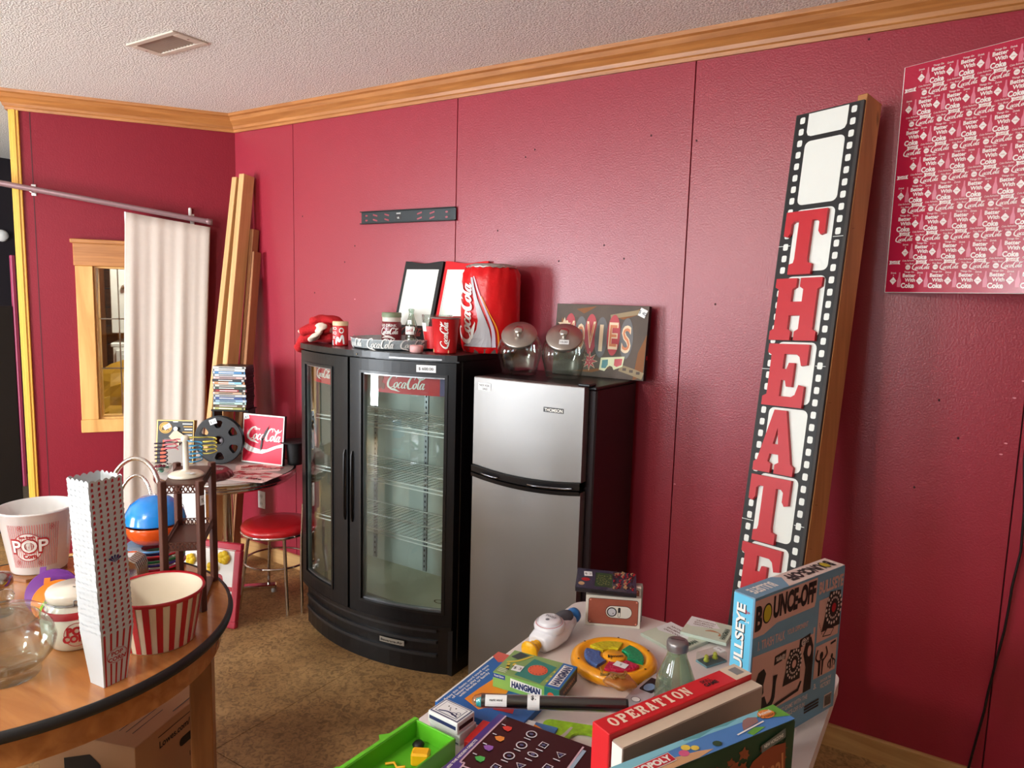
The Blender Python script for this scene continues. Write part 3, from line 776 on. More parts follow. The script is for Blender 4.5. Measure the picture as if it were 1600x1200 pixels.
for x0, x1 in ((-.43, -.15), (.055, .45)):
    b = MB(); b.rect(frh, x0, 1.305, x1, 1.40, mat('header_red', (196, 28, 44), .4), 0, nx=8)
    for k in range(7): b.ell(frh, x0+.02+k*.008, 1.335+.02*(k % 3), .012, .016, mat('header_photo', (150, 90, 84), .5), .0008+.0001*k, n=10)
    if x0 < 0: b.logo(frh, -.315, 1.35, .145, m_inkw, .0022)
    else: b.logo(frh, .235, 1.352, .2, m_inkw, .0022); b.rect(frh, .40, 1.306, .449, 1.399, mat('header_blue', (96, 90, 130), .5), .0016)
    b.build('header_sign', t)
def door(x0, x1, gl, gr, lab):
    b = MB()
    cbox(b, x0, gl, .245, 1.46, 0, .035, m_frame, 4); cbox(b, gr, x1, .245, 1.46, 0, .035, m_frame, 4)
    cbox(b, gl, gr, .245, .315, 0, .035, m_frame); cbox(b, gl, gr, 1.395, 1.46, 0, .035, m_frame)
    # raised inner bead
    for q in ((gl-.012, gl, .303, 1.407), (gr, gr+.012, .303, 1.407)): cbox(b, *q, -.005, .004, m_black, 2)
    for q in ((gl, gr, .303, .315), (gl, gr, 1.395, 1.407)): cbox(b, *q, -.005, .004, m_black, 8)
    o = b.build('door', t); o['label'] = lab
    g = MB(); cbox(g, gl, gr, .315, 1.395, .012, .016, m_pglass, 10); g.build('glass_pane', o)
    g = MB()
    for q in ((gl, gl+.007, .315, 1.395), (gr-.006, gr, .315, 1.395)): cbox(g, *q, .008, .03, m_steel, 1)
    for q in ((gl, gr, .315, .322), (gl, gr, 1.388, 1.395)): cbox(g, *q, .008, .03, m_steel, 8)
    g.build('glass_edging', o)
    return o
d1 = door(-.495, -.045, -.43, -.165, 'left glass door'); d2 = door(-.03, .495, .045, .452, 'right glass door')
for d, x in ((d1, -.062), (d2, -.012)):
    b = MB(); pts = [(x, yf(x)-.001, 1.02), (x, yf(x)-.008, 1.0), (x, yf(x)-.009, .85), (x, yf(x)-.008, .7), (x, yf(x)-.001, .68)]
    b.tube(pts, .0055, m_black, 8); b.build('handle', d)
sticker('price_sticker', d2, lambda u, v, dd: V(u, yf(u)-dd, v), .37, 1.432, .085, .032, 0, '$ 600.00')
b = MB()
cbox(b, -.485, .485, .0, .235, .03, .05, m_black, 16); b.box((-.47, -.45, 0), (.47, -.1, .1), m_black); b.box((.44, -.47, .0), (.49, -.1, .235), m_black)
for z in (.085, .15, .205): cbox(b, -.47, .42, z, z+.014, .018, .034, mat('grille_ridge', (44, 44, 46), .35), 16)
cbox(b, -.49, .495, .228, .245, -.002, .04, m_black, 16)
b.build('kick_panel', t)
b = MB(); frk = lambda u, v, d: V(u, yf(u)+.017-d, v)
b.rect(frk, .14, .118, .27, .143, mat('badge_silver', (176, 170, 156), .4, metal=.4), .0, nx=5); b.text(frk, 'Beverage-Air', .205, .130, .012, m_inkb, w=.115, bold=.02)
b.build('badge', t)
b = MB(); n = 20
pl = [(x, yf(x)-.004) for x in [-.5+1.0*i/n for i in range(n+1)]]+[(.5, -.02), (-.5, -.02)]
b.poly(pl, lambda u, v, d: V(u, v, 1.468+d), m_black, 0, .027)
cbox(b, .2, .44, 1.471, 1.478, -.006, .004, m_steel, 8)
for x in (.02,): b.tube([(x, yf(x)-.008, 1.478), (x, yf(x), 1.478)], .004, m_chrome, 8)
b.build('top_panel', t)
CT = 1.4955

# things standing on the cooler
t = thing('can_shaped_cooler', 'giant puffy red soda can shaped cooler bag', 'cooler bag', (2.105, -.17, CT))
b = MB(); r = .138
wr = lambda rr_, z, a: rr_+(.004*sin(a*9+z*60)+.003*sin(a*17-z*31))*(1 if z > .33 or z < .05 else .35)
m_can = mat('quilted_red_vinyl', (214, 10, 20), .34, bump=.25, bs=30)
b.lathe([(r*.86, .0), (r*.96, .018), (r, .05), (r*1.01, .2), (r, .33), (r*.97, .365), (r*.84, .395), (r*.80, .40)], m_can, n=72, fn=wr)
b.build('body', t)
b = MB(); b.lathe([(r*.82, .398), (r*.8, .405), (r*.6, .412), (0, .414)], mat('grey_lid_fabric', (160, 150, 145), .6), n=40); b.build('lid', t)
b = MB(); b.tube([(r*.845*cos(a*PI/24), r*.845*sin(a*PI/24), .396+.003*sin(a*2.6)) for a in range(48)], .005, mat('silver_zip', (190, 186, 180), .3, metal=.7), 6, closed=True); b.build('zip', t)
b = MB(); b.lathe([(r*.86, -.0), (r*.9, .012), (r*.94, .02)], mat('silver_vinyl', (150, 146, 140), .3, metal=.6), n=48, fn=lambda q, z, a: q+.004*sin(a*30)); b.build('base_band', t)
b = MB(); cf = cyl((0, 0, 0), r*1.03, r*1.03, .4, math.radians(226))
rotf = lambda u, v, d: cf(v, u, d)      # text runs up the can
m_sil = mat('silver_swoosh', (176, 172, 176), .35)
sw = [(.05, .2, .03), (.075, .2, .045), (.108, .198, .07), (.13, .19, .11), (.136, .174, .15), (.126, .152, .20), (.112, .13, .25), (.1, .114, .30), (.092, .104, .345)]
vs = [cf(a+(c-a)*k/6, z, .003) for a, c, z in sw for k in range(7)]; b.add(vs, [[j*7+k, j*7+k+1, j*7+k+8, j*7+k+7] for j in range(8) for k in range(6)], m_sil)
b.stroke(cf, [(.11, .35, .005), (.135, .28, .007), (.17, .2, .009), (.205, .11, .014), (.212, .03, .018)], mat('lilac_swoosh', (206, 190, 206), .4), .0035, 8)
b.stroke(cf, [(.15, .26, .002), (.185, .19, .004), (.225, .11, .007), (.235, .03, .008)], mat('orange_swoosh', (240, 150, 40), .4), .004, 8)
b.logo(lambda u, v, d: cf(-v, u, d), .175, -.068, .29, m_inkw, .0045, 0, n=6, wk=1.25)
b.build('printed_logo', t)

t = thing('paper_cup', 'tall red soda cup with white script standing beside the giant can', 'cup', (2.03, -.42, CT))
b = MB(); cup = [(.0, .002), (.048, .002), (.05, 0), (.051, .008), (.062, .155), (.0655, .157), (.0655, .162), (.060, .162), (.049, .012)]
b.lathe(cup, mat('cup_red', (206, 34, 38), .4), n=40); b.build('body', t)
cf2 = cyl((0, 0, 0), .0512, .0625, .155, math.radians(300))
b = MB(); b.lathe([(.0635, .1555), (.0665, .157), (.0665, .162), (.0605, .163)], mat('cup_rim_grey', (120, 104, 100), .4), n=40); b.build('rim', t)
b = MB(); b.logo(lambda u, v, d: cf2(-v+.008, u, d), .08, .0, .125, m_inkw, .001, 0, n=5, wk=1.2)
b.poly([(-.075, .004), (-.03, .012), (.03, .004), (.03, .016), (-.02, .024), (-.075, .02)], cf2, mat('tan_swoosh', (226, 170, 120), .5), .0012)
b.build('printed_logo', t)

t = thing('plastic_cup', 'clear flared cup with a red and white soda print behind the tall red cup', 'cup', (1.895, -.31, CT))
b = MB(); b.lathe([(0, .003), (.05, .003), (.051, 0), (.072, .15), (.073, .168), (.0705, .168), (.049, .006)], m_glass, n=40); b.build('body', t)
cf2 = cyl((0, 0, 0), .0515, .0725, .15, math.radians(285))
b = MB(); b.rect(cf2, -.10, .01, .14, .115, mat('cup_red', (206, 34, 38)), .0008, nx=20, ny=2); b.rect(cf2, -.1, .09, -.03, .13, m_inkw, .0014, nx=8)
b.poly([(-.09, .05), (-.02, .09), (-.02, .115), (-.09, .09)], cf2, m_inkw, .0015); b.build('print_band', t)
t2 = thing('plastic_cup', 'clear red cup half hidden between the tall red cup and the giant can', 'cup', (1.955, -.17, CT))
b = MB(); b.lathe([(0, .003), (.045, .003), (.046, 0), (.062, .15), (.063, .16), (.0605, .16), (.044, .006)], glass('red_clear_plastic', (226, 70, 70), op=.35), n=36); b.build('body', t2)

# galvanised tray with jar and bottle in it
t = thing('metal_tray', 'round galvanised tray with embossed script round its rim', 'tray', (1.665, -.335, CT))
b = MB(); m_galv = mat('galvanised_metal', (196, 204, 206), .4, metal=.2, var=.25, vs=90)
b.lathe([(0, .004), (.20, .004), (.212, .008), (.218, .044), (.222, .046), (.222, .049), (.216, .049), (.209, .006), (0, .001)], m_galv, n=72)
cf2 = cyl((0, 0, 0), .213, .2205, .046, math.radians(270))
b.logo(cf2, .075, .026, .145, m_inkw, .0016); b.logo(cf2, -.085, .026, .125, m_inkw, .0016); b.logo(cf2, -.23, .026, .14, m_inkw, .0016); b.logo(cf2, .235, .026, .13, m_inkw, .0016)
b.build('body', t)
b = MB(); b.lathe([(.022, 0), (.03, .004), (.03, .03), (.026, .034), (0, .034)], mat('pink_label_roll', (226, 170, 168), .5), n=20); 
o = b.build('small_roll'); o.location = (1.93, -.50, CT); tag(o, 'little pale roll with pink print lying by the tray', 'roll')

t = thing('glass_jar', 'dark red printed soda jar with a green lid in the tray', 'jar', (1.555, -.25, CT+.0055))
b = MB(); b.lathe([(0, 0), (.045, 0), (.05, .006), (.05, .105), (.046, .116)], mat('jar_dark_red', (120, 24, 34), .3, coat=.3), n=36)
b.lathe([(.0455, .115), (.047, .12), (.047, .138), (.0455, .14)], mat('jar_cream', (214, 208, 196), .4), n=36); b.build('body', t)
b = MB(); b.lathe([(.0495, .138), (.0495, .158), (.046, .162), (0, .162)], mat('sage_lid', (128, 142, 112), .45), n=36, fn=lambda q, z, a: q+.0006*sin(a*40)); b.build('lid', t)
cf2 = cyl((0, 0, 0), .0505, .0505, .11, math.radians(292))
b = MB(); b.text(cf2, 'GO DRINK', 0, .098, .013, m_inkw, w=.085); b.logo(cf2, .0, .066, .105, m_inkw, .001, wk=1.4); b.stroke(cf2, [(-.04, .034, .004), (0, .042, .012), (.035, .03, .004)], m_inkw, .001)
b.text(cf2, 'DELICIOUS', 0, .02, .008, m_inkw); b.build('printed_label', t)
t = thing('soda_bottle', 'small empty glass soda bottle with a white label in the tray', 'bottle', (1.685, -.25, CT+.0055))
b = MB(); pb = [(.0, .004), (.026, .002), (.029, .012), (.027, .04), (.024, .055), (.029, .08), (.028, .105), (.016, .14), (.012, .16), (.0125, .172), (.0145, .174), (.0145, .182), (.011, .184)]
b.lathe(pb, glass('bottle_glass_green', (214, 230, 220), edge=.5), n=28, fn=lambda q, z, a: q+(.0008*cos(a*10) if .01 < z < .12 else 0)); b.build('body', t)
cf2 = cyl((0, 0, 0), .0295, .0285, .1, math.radians(292)); b = MB(); b.rect(cf2, -.028, .058, .024, .098, m_inkw, .0008, nx=8); b.logo(cf2, -.002, .078, .04, m_inkr, .0014); b.build('label', t)
cf2 = cyl((0, 0, 0), .022, .0175, .14, math.radians(292)); sticker('price_sticker', t, cyl((0, 0, 0), .026, .026, .14, math.radians(290)), 0, .118, .02, .022, .1, '7')

t = thing('small_tin', 'little red printed tin with a cream lid at the left of the tray', 'tin', (1.405, -.455, CT))
b = MB(); b.lathe([(0, 0), (.036, 0), (.0375, .004), (.0375, .095), (.035, .1)], mat('tin_red', (206, 26, 34), .4), n=32); b.build('body', t)
b = MB(); b.lathe([(.038, .098), (.0385, .101), (.0385, .116), (.036, .119), (0, .119)], mat('cream_lid', (226, 202, 160), .4), n=32); b.build('lid', t)
cf2 = cyl((0, 0, 0), .038, .038, .1, math.radians(295)); b = MB()
for i, s in enumerate(('XO', 'XO', 'IX')): b.text(cf2, s, -.022, .085-i*.022, .015, m_inkw)
b.ell(cf2, .018, .075, .012, .014, m_inkw, .001, inner=.6); b.stroke(cf2, [(-.01, .01, .008), (.0, .04, .012), (.008, .02, .008), (.022, .05, .01), (.03, .008, .008)], m_inkw)
b.build('printed_label', t); sticker('price_sticker', t, cf2, -.02, .016, .03, .024, .1, '$ 5')

# folded towels
m_tr = mat('towel_red', (188, 22, 30), .9, bump=.4, bs=150); m_tw = mat('towel_cream', (232, 214, 196), .9, bump=.3, bs=150)
def towel(name, pts, wd, th, m, label, trim=None, cz=CT):
    th *= 1.3; wd *= 1.1; b = MB(); n = 12; vs = []; fs = []; L_ = len(pts)
    P = [Vector(p) for p in pts]
    Q = []
    for i in range(L_-1):
        for k in range(4): Q.append(P[i].lerp(P[i+1], k/4))
    Q.append(P[-1]); N_ = len(Q)
    for i, q in enumerate(Q):
        tt = (Q[min(i+1, N_-1)]-Q[max(0, i-1)]).normalized(); sd = tt.cross(V(0, 0, 1)).normalized(); nn_ = sd.cross(tt)
        for k in range(n):
            a = 2*PI*k/n; e_ = min(1, .55+.45*min(i, N_-1-i)); vs.append(q+sd*cos(a)*wd*e_*(1+.08*sin(i*.9))+nn_*(sin(a)*th*e_+.004*sin(i*1.3+k*1.7)))
    for i in range(N_-1):
        for k in range(n): l = (k+1) % n; fs.append([i*n+k, i*n+l, (i+1)*n+l, (i+1)*n+k])
    b.add(vs, fs, m, True); b.add(vs[:n], [list(range(n))[::-1]], trim or m); b.add(vs[-n:], [list(range(n))], trim or m)
    o = b.build(name, sub=1); return tag(o, label, 'towel')
towel('folded_towel', [(1.29, -.36, CT+.03), (1.22, -.40, CT+.036), (1.15, -.42, CT+.03), (1.11, -.43, CT-.0), (1.09, -.44, CT-.05)], .05, .026, m_tr, 'red towel drooping over the left front edge of the cooler top, lowest of the pile')
towel('folded_towel', [(1.29, -.40, CT+.068), (1.23, -.42, CT+.08), (1.16, -.44, CT+.066), (1.13, -.45, CT+.04)], .05, .024, m_tr, 'red towel folded in the middle of the pile on the cooler', m_tw)
towel('folded_towel', [(1.30, -.34, CT+.105), (1.25, -.38, CT+.12), (1.20, -.41, CT+.118), (1.165, -.43, CT+.10)], .05, .02, m_tr, 'red towel on top of the pile on the cooler', m_tw)
towel('folded_towel', [(1.22, -.485, CT+.016), (1.262, -.475, CT+.045), (1.268, -.46, CT+.08), (1.262, -.44, CT+.10)], .03, .012, m_tw, 'cream striped towel edge curling over in front of the red towels')
towel('folded_towel', [(1.105, -.435, CT+.052), (1.14, -.44, CT+.06), (1.19, -.44, CT+.052)], .03, .013, m_tw, 'cream towel roll poking out of the left of the towel pile')
towel('folded_towel', [(1.155, -.40, CT+.10), (1.19, -.41, CT+.098), (1.22, -.42, CT+.085)], .022, .012, m_tw, 'cream towel fold showing between the two upper red towels')

# two menu boards leaning on the wall
def menu_board(x0, wdt, m, label, prints, yb, yt, ht=.435):
    o0 = V(x0, yb, CT); up_ = V(0.0, yt-yb, ht).normalized(); nrm = V(1, 0, 0).cross(up_)
    t = thing('menu_board', label, 'menu board', o0)
    F = lambda a, c, d=0: V(1, 0, 0)*a+up_*c+nrm*d
    hh = V(0, yt-yb, ht).length; b = MB()
    topc = [(wdt*i/16, hh-.012*(.5-.5*cos(2*PI*i/16))*1.0+.0) for i in range(17)]
    b.poly([(0, 0), (wdt, 0)]+topc[::-1], F, m, -.014, .014)
    b.build('board', t)
    b = MB(); b.poly([(.02, .105), (wdt-.02, .105), (wdt-.02, hh-.045), (.02, hh-.045)], F, mat('dry_erase_white', (232, 236, 228), .3), .0006, .001)
    b.rect(F, .026, .11, .028, hh-.05, mat('thin_grey_line', (160, 160, 170), .5), .0022); b.build('writing_panel', t)
    b = MB(); prints(b, F); b.build('printed_logo', t)
    return t
menu_board(1.455, .255, m_blackm, 'black menu board with a blank white panel leaning above the tray', lambda b, F: (b.logo(F, .12, .065, .15, mat('dull_red_ink', (150, 50, 44), .5), .001), b.text(F, 'ZERO', .15, .025, .02, m_inkw)), -.15, -.03)
menu_board(1.722, .265, m_red, 'red menu board with a blank white panel next to the black one', lambda b, F: b.logo(F, .13, .06, .19, m_inkw, .001), -.145, -.025)

# ================================================================ fridge
t = thing('refrigerator', 'tall two-door refrigerator with steel doors and black sides', 'refrigerator', (2.238, 0, 0))
b = MB(); m_fb = mat('fridge_side_black', (30, 14, 20), .42)
b.box((.004, -.43, .03), (.562, -.03, 1.40), m_fb, .006); b.box((.0, -.44, 1.398), (.565, -.03, 1.412), m_black, .004)
for x in (.03, .53): b.box((x-.02, -.41, 0), (x+.02, -.37, .035), m_black)
for x in (.03, .53): b.box((x-.02, -.1, 0), (x+.02, -.06, .035), m_black)
b.build('body', t)
m_sd = mat('brushed_door_steel', (142, 140, 138), .42, metal=.8, var=.05, vs=2.5, bump=.03, bs=260)
def fdoor(z0, z1, lab, bow):
    b = MB(); n = 12; vs = []; fs = []
    w_ = .53
    for i in range(n+1):
        x = w_*i/n; u = (i/n-.5)*2; y = -.478-.012*(1-u*u); bz = bow*(1-u*u)
        a0, a1 = (z0-(bz if bow < 0 and 0 else 0), z1)
        if bow > 0: a0 = z0-bz
        if bow < 0: a1 = z1+bz
        vs += [(x, y, a0), (x, y, a1), (x, -.435, a1), (x, -.435, a0)]
    for i in range(n):
        a = 4*i
        for k in range(4): fs.append([a+k, a+4+k, a+4+(k+1) % 4, a+(k+1) % 4])
    b.add(vs, fs, m_sd); b.add(vs[:4], [[3, 2, 1, 0]], m_sd); b.add(vs[-4:], [[0, 1, 2, 3]], m_sd)
    o = b.build('door', t, bevel=.004); o['label'] = lab; return o
du = fdoor(1.026, 1.412, 'upper freezer door', .018); dl = fdoor(.012, .985, 'lower fridge door', -.018)
for k, (o, z0, z1, s) in enumerate(((du, .998, 1.026, 1), (dl, .975, .992, 1))):
    b = MB(); n = 12; vs = []; fs = []
    for i in range(n+1):
        x = .53*i/n; u = (i/n-.5)*2; y = -.487-.012*(1-u*u); q = .018*(1-u*u)
        vs += [(x, y, z0-q), (x, y-.003, z1-q), (x, -.44, z1-q), (x, -.44, z0-q)]
    for i in range(n):
        a = 4*i
        for j in range(4): fs.append([a+j, a+4+j, a+4+(j+1) % 4, a+(j+1) % 4])
    b.add(vs, fs, m_black)
    q = b.build('handle_strip', o)
for x0, x1 in ((.06, .15), (.30, .50)):
    b = MB()
    def hy(x): u = (x/.53-.5)*2; return -.4995-.012*(1-u*u)
    def hz(x): u = (x/.53-.5)*2; return 1.006-.018*(1-u*u)
    pts = [(x0+(x1-x0)*i/8, hy(x0+(x1-x0)*i/8)+(.006 if i in (0, 8) else 0), hz(x0+(x1-x0)*i/8)) for i in range(9)]
    b.tube(pts, .0055, mat('dark_chrome', (110, 110, 114), .15, metal=1), 8); b.build('handle', du)
b = MB(); fr = lambda u, v, d: V(u, -.478-.012*(1-((u/.53-.5)*2)**2)-.0008-d, v)
b.rect(fr, .355, 1.298, .445, 1.318, m_inkb, 0, nx=4); b.text(fr, 'THOMSON', .40, 1.308, .013, m_inkw, w=.082, bold=.03); b.build('brand_plate', du)
sticker('note_sticker', du, fr, .058, 1.372, .068, .032, 0, '').__setitem__('label', 'white note')
b = MB(); b.text(fr, 'NOT FOR', .058, 1.378, .009, m_inkb, d=.0022, bold=0); b.text(fr, 'SALE', .062, 1.364, .009, m_inkb, d=.0022, bold=0); b.build('handwriting', du)
b = MB(); b.box((.49, -.46, 1.412), (.545, -.40, 1.424), m_black, .004); b.build('hinge_cap', t)
FT = 1.4125
# glass jars with steel lids set on a slanted mouth
def slant_jar(x, y, label, tagged):
    t = thing('candy_jar', label, 'jar', (x, y, FT), math.radians(24))
    b = MB(); n = 32
    def ring(rx_, ry_, z, p=2.8, tilt=0, cy=0):
        out = []
        for k in range(n):
            a = 2*PI*k/n; ca, sa = cos(a), sin(a)
            q = (abs(ca)**p+abs(sa)**p)**(-1/p)
            yy = ry_*q*sa; out.append(V(rx_*q*ca, yy+cy, z+tilt*yy))
        return out
    R_ = [ring(.066, .055, .002), ring(.076, .06, .004), ring(.082, .066, .03), ring(.098, .082, .09), ring(.098, .085, .125, 2.6, .1), ring(.086, .078, .158, 2.2, .35, -.004), ring(.073, .06, .166, 2, .85, -.022), ring(.071, .056, .172, 2, .95, -.027)]
    vs = [p for r_ in R_ for p in r_]; fs = []
    for i in range(len(R_)-1):
        for k in range(n): l = (k+1) % n; fs.append([i*n+k, i*n+l, (i+1)*n+l, (i+1)*n+k])
    b.add(vs, fs, m_glass, True); b.add([v*.97+V(0, 0, .002) for v in vs[:n*5]], [f for f in fs if max(f) < n*5], m_glass, True)
    b.add(vs[:n], [list(range(n))[::-1]], m_glass); b.build('body', t)
    b = MB(); tl = math.atan(.95); c0 = V(0, -.03, .178)
    nx_ = V(0, -sin(tl), cos(tl)); ys = V(0, cos(tl), sin(tl))
    F = lambda u, v, z: c0+V(1, 0, 0)*u+ys*v+nx_*z
    b.lathe([(.068, -.01), (.076, -.008), (.079, -.003), (.079, .003), (.076, .007), (.02, .010), (0, .010)], mat('lid_brushed', (186, 178, 170), .28, metal=.85), n=44, fr=F)
    ld = b.build('lid', t)
    b = MB(); b.lathe([(.012, .009), (.010, .016), (.014, .024), (.022, .03), (.022, .036), (.015, .041), (0, .042)], m_chrome, n=24, fr=F); b.build('knob', ld)
    if tagged: sticker('price_sticker', ld, lambda u, v, d: F(u, v, .0102+d), .002, -.038, .042, .026, 0, '10.00')
slant_jar(2.335, -.27, 'glass candy jar with a plain steel lid on the fridge, left of the pair', False)
slant_jar(2.545, -.24, 'glass candy jar with a price sticker on its steel lid, before the movies sign', True)

# movies sign
t = thing('movies_sign', 'dark rustic canvas sign reading MOVIES on top of the fridge', 'sign', (2.415, -.11, FT))
F0 = V(2.41, 0, 0); up_ = V(0, .03, .325).normalized(); rt_ = V(1, .02, 0).normalized(); nrm = rt_.cross(up_)
F = lambda a, c, d=0: rt_*a+up_*c+nrm*d
m_mov = mat('rustic_brown_print', (82, 66, 54), .6, var=.5, vs=9)
b = MB(); b.box((0, 0, 0), (.445, .03, .322), mat('canvas_edge_black', (24, 16, 14), .7), .001, fr=lambda x, y, z: F(x, z, -y)); b.rect(F, .001, .001, .444, .321, m_mov, .0006); b.build('canvas', t)
b = MB(); m_mr = mat('sign_red', (176, 34, 44), .5); m_mg = mat('sign_grey', (96, 92, 92), .5); m_mc = mat('sign_cream', (230, 204, 168), .5); m_rst = mat('rust_brown', (136, 84, 44), .7)
for pts in ([(.1, .30), (.2, .315), (.14, .28)], [(.30, .27), (.42, .315), (.40, .285), (.33, .26)], [(.395, .0), (.44, .02), (.444, .2), (.41, .12)], [(.02, .08), (.07, .2), (.03, .26)], [(.1, .02), (.3, .05), (.2, .02)]): b.poly(pts, F, m_rst, .0009)
b.stroke(F, [(.27, .27, .018), (.35, .285, .02), (.43, .30, .02)], mat('print_film', (150, 130, 96), .6), .001)
b.stroke(F, [(.33, .05, .03), (.39, .035, .03), (.44, .02, .03)], mat('print_film', (150, 130, 96), .6), .001)
for k in range(3): b.rect(F, .345+k*.032, .038-k*.006, .362+k*.032, .05-k*.006, m_mov, .0014)
rows = [('M', .075, m_mr), ('O', .13, m_mg), ('V', .18, m_mr), ('I', .232, m_mg), ('E', .29, m_mr), ('S', .352, m_mg)]
for i, (chh_, x, m) in enumerate(rows):
    zc = .18+(.01 if i % 2 == 0 else -.002)
    b.poly([(x+.031*cos(a), zc+.09*sin(a)*1.0) for a in [2*PI*k/28 for k in range(28)]], F, m, .0014+.0001*i)
    b.text(F, chh_, x, zc, .115, m_mc, w=.044 if chh_ != 'I' else .018, d=.0024, bold=.03)
    if chh_ != 'I': b.text(F, chh_, x, zc, .10, mat('bulb_dots', (206, 120, 70), .5), w=.034, d=.0028, bold=.0)
def star(cx, cz, R0, R1, n, m, d, a0=PI/2, sx=1):
    b.poly([(cx+(R0 if k % 2 == 0 else R1)*cos(a0+PI*k/n)*sx, cz+(R0 if k % 2 == 0 else R1)*sin(a0+PI*k/n)) for k in range(2*n)], F, m, d)
star(.045, .225, .036, .015, 5, m_mc, .003); star(.185, .07, .045, .02, 8, m_mc, .003, sx=.9); star(.185, .07, .04, .017, 8, m_mr, .0034, sx=.9)
for k in range(9): b.ell(F, .185+.018*cos(k*.7)*(k % 3)/2, .07+.018*sin(k*.7)*(k % 3)/2, .0022, .0022, m_mc, .0038, n=8)
b.poly([(.235, .035), (.262, .03), (.275, .048), (.285, .055), (.297, .052), (.305, .038), (.345, .055), (.352, .10), (.24, .088)], F, mat('glasses_cream', (222, 222, 180), .5), .004)
b.poly([(.246, .043), (.266, .042), (.276, .06), (.275, .082), (.248, .078)], F, mat('lens_teal', (40, 116, 120), .4), .0045)
b.poly([(.305, .058), (.318, .052), (.34, .062), (.343, .09), (.306, .086)], F, mat('lens_red', (196, 44, 54), .4), .0045)
b.build('printed_picture', t)
b = MB(); fs_ = flat(F(.4455, .1, -.014), -nrm, up_); b.ell(fs_, 0, 0, .009, .009, m_red, .001, inner=.5); b.build('edge_button', t)
sticker('price_sticker', t, F, .418, .292, .034, .036, -.4, '$ 40', d=.003)
# ================================================================ games table
TZ = .73
t = thing('folding_table', 'white folding table with rounded corners covered in games', 'table', (3.383, -1.53, 0))
X0, X1, Y0, Y1 = -.415, .415, -.78, .68
m_tab = mat('white_table_plastic', (226, 218, 214), .35, var=.03)
b = MB(); out = rrect(X0, Y0, X1, Y1, .06, 6)
b.poly(out, lambda u, v, d: V(u, v, TZ-.04+d), m_tab, 0, .04)
b.build('tabletop', t, bevel=.006)
b = MB(); ins = rrect(X0+.03, Y0+.03, X1-.03, Y1-.03, .05, 4)
b.poly([ins, rrect(X0+.045, Y0+.045, X1-.045, Y1-.045, .04, 4)], lambda u, v, d: V(u, v, TZ-.075+d), m_white, 0, .036); b.build('apron', t)
for sx in (-1, 1):
    for y in (Y0+.12, Y1-.12):
        b = MB(); b.tube([(sx*.33, y, TZ-.045), (sx*.34, y, .35), (sx*.355, y, 0)], .013, mat('grey_tube', (150, 150, 152), .4, metal=.3), 10); b.build('leg', t)

def obox(name, label, cat, o, xd, w, d, h, m, deco=None, part='body', group=None, tilt=None):
    """box thing: o = front-left-bottom corner, xd = direction along its front, d goes back, h up"""
    x = Vector(xd).normalized(); z = V(0, 0, 1) if tilt is None else Vector(tilt).normalized(); y = z.cross(x).normalized()
    t = thing(name, label, cat, o, 0, group)
    B = lambda a, c, e: x*a+y*c+z*e
    b = MB(); b.box((0, 0, 0), (w, d, h), m, .0012, fr=B)
    F = {'front': lambda u, v, q=0: B(u, -q, v), 'top': lambda u, v, q=0: B(u, v, h+q), 'left': lambda u, v, q=0: B(-q, d-u, v), 'right': lambda u, v, q=0: B(w+q, u, v)}
    if deco: deco(b, F, t)
    b.build(part, t)
    return t, F, B

